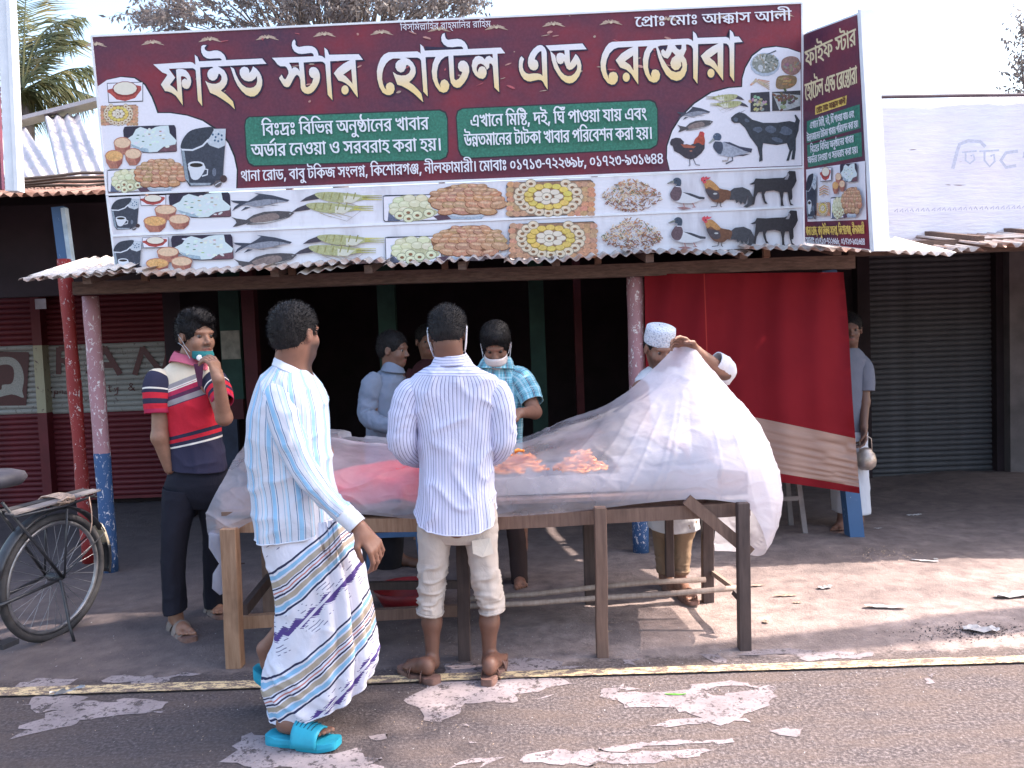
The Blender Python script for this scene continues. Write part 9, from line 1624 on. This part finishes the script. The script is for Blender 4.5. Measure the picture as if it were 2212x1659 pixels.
hC, hM = v3t(D(922, 737, 6.28)), frame((.35, -1, -.1)); b = Body(); W = add_head(b, hC, hM, 1.0); b.cone(W(0, -.02, -.05), v3t(D(930, 785, 6.3)), .055, .062, .03).cone(v3t(D(930, 820, 6.3)), v3t(D(931, 1000, 6.3)), .10, .10, .05).cone(v3t(D(931, 1000, 6.3)), v3t(D(931, 1190, 6.3)), .09, .06, .05)
for sx in (-1, 1): b.cone(v3t(D(931 + sx * 40, 815, 6.3)), v3t(D(931 + sx * 47, 900, 6.25)), .045, .036, .02).cone(v3t(D(931 + sx * 47, 900, 6.25)), v3t(D(931 + sx * 40, 980, 6.1)), .036, .026, .02); add_hand(b, v3t(D(931 + sx * 40, 980, 6.1)), (0, -.2, -1), (-sx, 0, 0), (0, -1, 0)); add_foot(b, (b.p[0][1][0] + sx * .09, 6.3, .09), (b.p[0][1][0] + sx * .09, 6.33, .012), (b.p[0][1][0] + sx * .11, 6.1, .012))
skin_obj(b, P6, (.20, .10, .07), .008, (hC, hM, 1.0)); hair_obj(P6, hC, hM, 1.0, 'short'); eyes(hC, hM, 1.0, P6, None)

# ================================================================== man in prayer cap lifting the plastic
P7 = person(1450, 1290, 4.68, 'man in white prayer cap half hidden behind the plastic sheet he is lifting')
WSH = plaincloth('white_shirting', (.66, .64, .68)); 
cloth('shirt', [loft([(1400, 792, 1458, 792, 4.74, .14), (1382, 806, 1476, 806, 4.74, .19), (1372, 830, 1488, 828, 4.74, .22), (1378, 890, 1486, 888, 4.73, .24), (1384, 960, 1490, 958, 4.72, .25), (1392, 1040, 1496, 1038, 4.70, .26), (1400, 1104, 1506, 1100, 4.68, .27), (1402, 1136, 1510, 1132, 4.68, .28, .02)], 60, 90, 2.3, folds(.01, .003, .007, 71)),
    sleeve([(1462, 812, 4.72, .05), (1490, 820, 4.68, .060), (1525, 824, 4.62, .056), (1556, 816, 4.56, .052), (1572, 802, 4.52, .050), (1564, 789, 4.49, .048), (1550, 781, 4.47, .047)], 36, 50, folds(.003, .006, .006, 72))], WSH, P7)
cs = sleeve([(1562, 787, 4.487, .051), (1554, 783, 4.475, .052), (1546, 779, 4.465, .051)], 32, 12, folds(.001, .001, .001, 73)); cloth('rolled_cuff', [cs], WSH, P7, .006)
KB = plaincloth('khaki_trouser_cloth', (.30, .20, .135), wr=.5)
cloth('trousers', [loft([(1404, 1085, 1506, 1085, 4.68, .22), (1408, 1130, 1506, 1130, 4.68, .22), (1420, 1160, 1498, 1160, 4.68, .18)], 40, 20), loft([(1444, 1120, 1508, 1120, 4.64, .18), (1446, 1160, 1496, 1160, 4.64, .17), (1450, 1200, 1490, 1200, 4.63, .15), (1452, 1236, 1486, 1236, 4.62, .13)], 40, 60, 2.1, wr_(74, .5, .006)), loft([(1404, 1120, 1450, 1120, 4.74, .18), (1412, 1170, 1450, 1170, 4.76, .15), (1420, 1236, 1450, 1236, 4.78, .13)], 36, 50, 2.1, wr_(75, .5, .006))], KB, P7)
cuff_hem(P=loft([(1451, 1230, 1487, 1230, 4.62, .13), (1451, 1240, 1487, 1240, 4.62, .13)], 24, 2)[3], row=0, r=.008, name='rolled_hem', mat=KB, parent=P7)
hC, hM = v3t(D(1424, 752, 4.66)), frame((.25, -1, -.45)); b = Body(); W = add_head(b, hC, hM, 1.0)
b.cone(W(0, -.03, -.05), v3t(D(1430, 806, 4.74)), .054, .062, .03).cone(v3t(D(1430, 840, 4.74)), v3t(D(1450, 1090, 4.70)), .10, .10, .06)
b.cone(v3t(D(1440, 828, 4.73)), v3t(D(1478, 820, 4.69)), .06, .046, .03).cone(v3t(D(1478, 820, 4.69)), v3t(D(1566, 805, 4.50)), .040, .036, .02).cone(v3t(D(1566, 805, 4.50)), v3t(D(1506, 760, 4.39)), .040, .029, .02)
add_hand(b, v3t(D(1503, 758, 4.39)), (-.85, -.1, .55), (.1, -.6, -.8), (0, -.9, .6), L=.18, curl=(.45, .5, .55, .6), tc=.6)
b.cone(v3t(D(1420, 828, 4.73)), v3t(D(1384, 840, 4.68)), .06, .046, .03).cone(v3t(D(1384, 840, 4.68)), v3t(D(1392, 930, 4.55)), .045, .038, .02).cone(v3t(D(1392, 930, 4.55)), v3t(D(1440, 960, 4.38)), .038, .027, .02); add_hand(b, v3t(D(1440, 960, 4.38)), (.6, -.6, 0), (0, 0, -1), (0, -1, .3))
for u, Y, gy in ((1470, 4.62, 1300), (1436, 4.78, 1290)):
    b.cone(v3t(D(1455, 1090, 4.70)), v3t(D(u, 1170, Y)), .08, .05, .04).cone(v3t(D(u, 1170, Y)), v3t(D(u, 1262, Y)), .045, .028, .03); x_ = D(u, 1262, Y).x; add_foot(b, (x_, Y, .09), (x_, Y + .03, .02), (x_ + .03, Y - .2, .02)); disk_sole('sandal_sole', (x_, Y + .04, 0), (x_ + .03, Y - .2, 0), .09, .02, SAND, P7); strap((x_, Y + .04, 0), (x_ + .03, Y - .2, 0), .5, .75, .095, .07, SAND, P7, 'sandal_strap')
skin_obj(b, P7, (.26, .13, .09), .006, (hC, hM, 1.0), .6); hair_obj(P7, hC, hM, 1.0, 'crop'); eyes(hC, hM, 1.0, P7, None)
cp = Body(); A3 = lambda x, y, z: np.array(hC) + hM @ np.array([x, y, z]); vs = []; n = 36
for j, (rx, z) in enumerate(((.0885, .030), (.0905, .045), (.0900, .07), (.0875, .100), (.085, .120), (.062, .130), (.0, .133))):
    for i in range(n): a = i / n * 6.2832; vs.append(A3(rx * math.cos(a) * .93, -.014 + rx * math.sin(a) * 1.12, z + .006 * math.sin(a)))
t = NT('crocheted_cap'); vo = t.node('ShaderNodeTexVoronoi', {'Vector': t.coord(), 'Scale': 95.0}).outputs['Distance']; CAPM = t.fin(t.ramp(vo, [(.15, (.30, .31, .42)), (.45, (.66, .66, .74))]), .85, t.bump(vo, .8, .006))
link('prayer_cap', mesh(vs, [(j * n + i, j * n + (i + 1) % n, (j + 1) * n + (i + 1) % n, (j + 1) * n + i) for j in range(6) for i in range(n)]), CAPM, P7)

# ================================================================== man behind the curtain
P8 = person(1840, 1115, 6.05, 'man in grey T-shirt and white lungi mostly hidden behind the right edge of the curtain')
GT_ = plaincloth('grey_tshirt_cloth', (.16, .165, .21)); cloth('shirt', [loft([(1815, 752, 1852, 752, 6.05, .15), (1800, 766, 1866, 768, 6.05, .2), (1790, 790, 1874, 790, 6.05, .23), (1792, 860, 1866, 860, 6.05, .24), (1792, 945, 1868, 945, 6.05, .25)], 48, 50, 2.3, folds()), sleeve([(1858, 776, 6.03, .05), (1867, 795, 6.0, .062), (1871, 825, 5.98, .060), (1872, 845, 5.97, .056)], 30, 24, folds(.002, .002, .002, 81))], GT_, P8)
cloth('lungi', [loft([(1794, 930, 1870, 930, 6.05, .25), (1796, 1010, 1872, 1010, 6.05, .26), (1802, 1104, 1874, 1106, 6.05, .28)], 48, 50, 2.3, folds(.012, .002, .003, 82))], plaincloth('white_lungi_cloth', (.55, .55, .62)), P8)
hC, hM = v3t(D(1836, 712, 6.04)), frame((-.3, -1, -.1)); b = Body(); W = add_head(b, hC, hM, 1.0); b.cone(W(0, -.02, -.05), v3t(D(1834, 765, 6.05)), .055, .062, .03).cone(v3t(D(1832, 800, 6.05)), v3t(D(1832, 960, 6.05)), .09, .10, .05)
b.cone(v3t(D(1840, 786, 6.04)), v3t(D(1866, 800, 6.0)), .05, .045, .03).cone(v3t(D(1866, 800, 6.0)), v3t(D(1868, 868, 5.96)), .042, .036, .02).cone(v3t(D(1868, 868, 5.96)), v3t(D(1866, 920, 5.90)), .035, .026, .02); add_hand(b, v3t(D(1866, 922, 5.90)), (-.05, -.1, -1), (-1, 0, 0), (0, -1, 0), curl=(.5, .6, .6, .7))
for x_, gy in ((1814, 1128), (1850, 1118)): g = D(x_, 1140, 6.05); b.cone((g.x, 6.05, .75), (g.x, 6.05, .42), .06, .045, .03).cone((g.x, 6.05, .42), (g.x, 6.0, .09), .045, .028, .03); add_foot(b, (g.x, 6.0, .09), (g.x + .02, 6.03, .02), (g.x - .12, 5.83, .02)); disk_sole('sandal_sole', (g.x + .02, 6.04, 0), (g.x - .12, 5.83, 0), .09, .02, SAND, P8)
b.cone(v3t(D(1832, 960, 6.05)), (D(1814, 1140, 6.05).x, 6.05, .75), .09, .07, .05).cone(v3t(D(1832, 960, 6.05)), (D(1850, 1140, 6.05).x, 6.05, .75), .09, .07, .05)
skin_obj(b, P8, (.15, .075, .055), .007, (hC, hM, 1.0)); hair_obj(P8, hC, hM, 1.0, 'short'); eyes(hC, hM, 1.0, P8, None)
kp = D(1871, 1014, 5.86); kt = empty('kettle', kp, 'dented metal kettle held by the man behind the curtain', 'kettle'); al = plain('dented_aluminium', (.48, .38, .33), .4, .3, 14, .5, 30, metal=.6)
MB().lathe(kp, [(0, 0), (.04, 0), (.066, .03), (.072, .07), (.060, .115), (.040, .135), (.042, .145), (.02, .155), (0, .16)], 24).build('pot', al, kt, smooth=True); MB().tube([kp + V(-.06, .02, .06), kp + V(-.10, .03, .10), kp + V(-.115, .03, .13)], [.016, .011, .008], 8).build('spout', al, kt, smooth=True)
MB().tube([kp + V(-.045, 0, .13), kp + V(-.04, 0, .22), kp + V(0, 0, .25), kp + V(.04, 0, .22), kp + V(.045, 0, .13)], .004, 6).build('handle', al, kt, smooth=True)
bpy.context.view_layer.update()
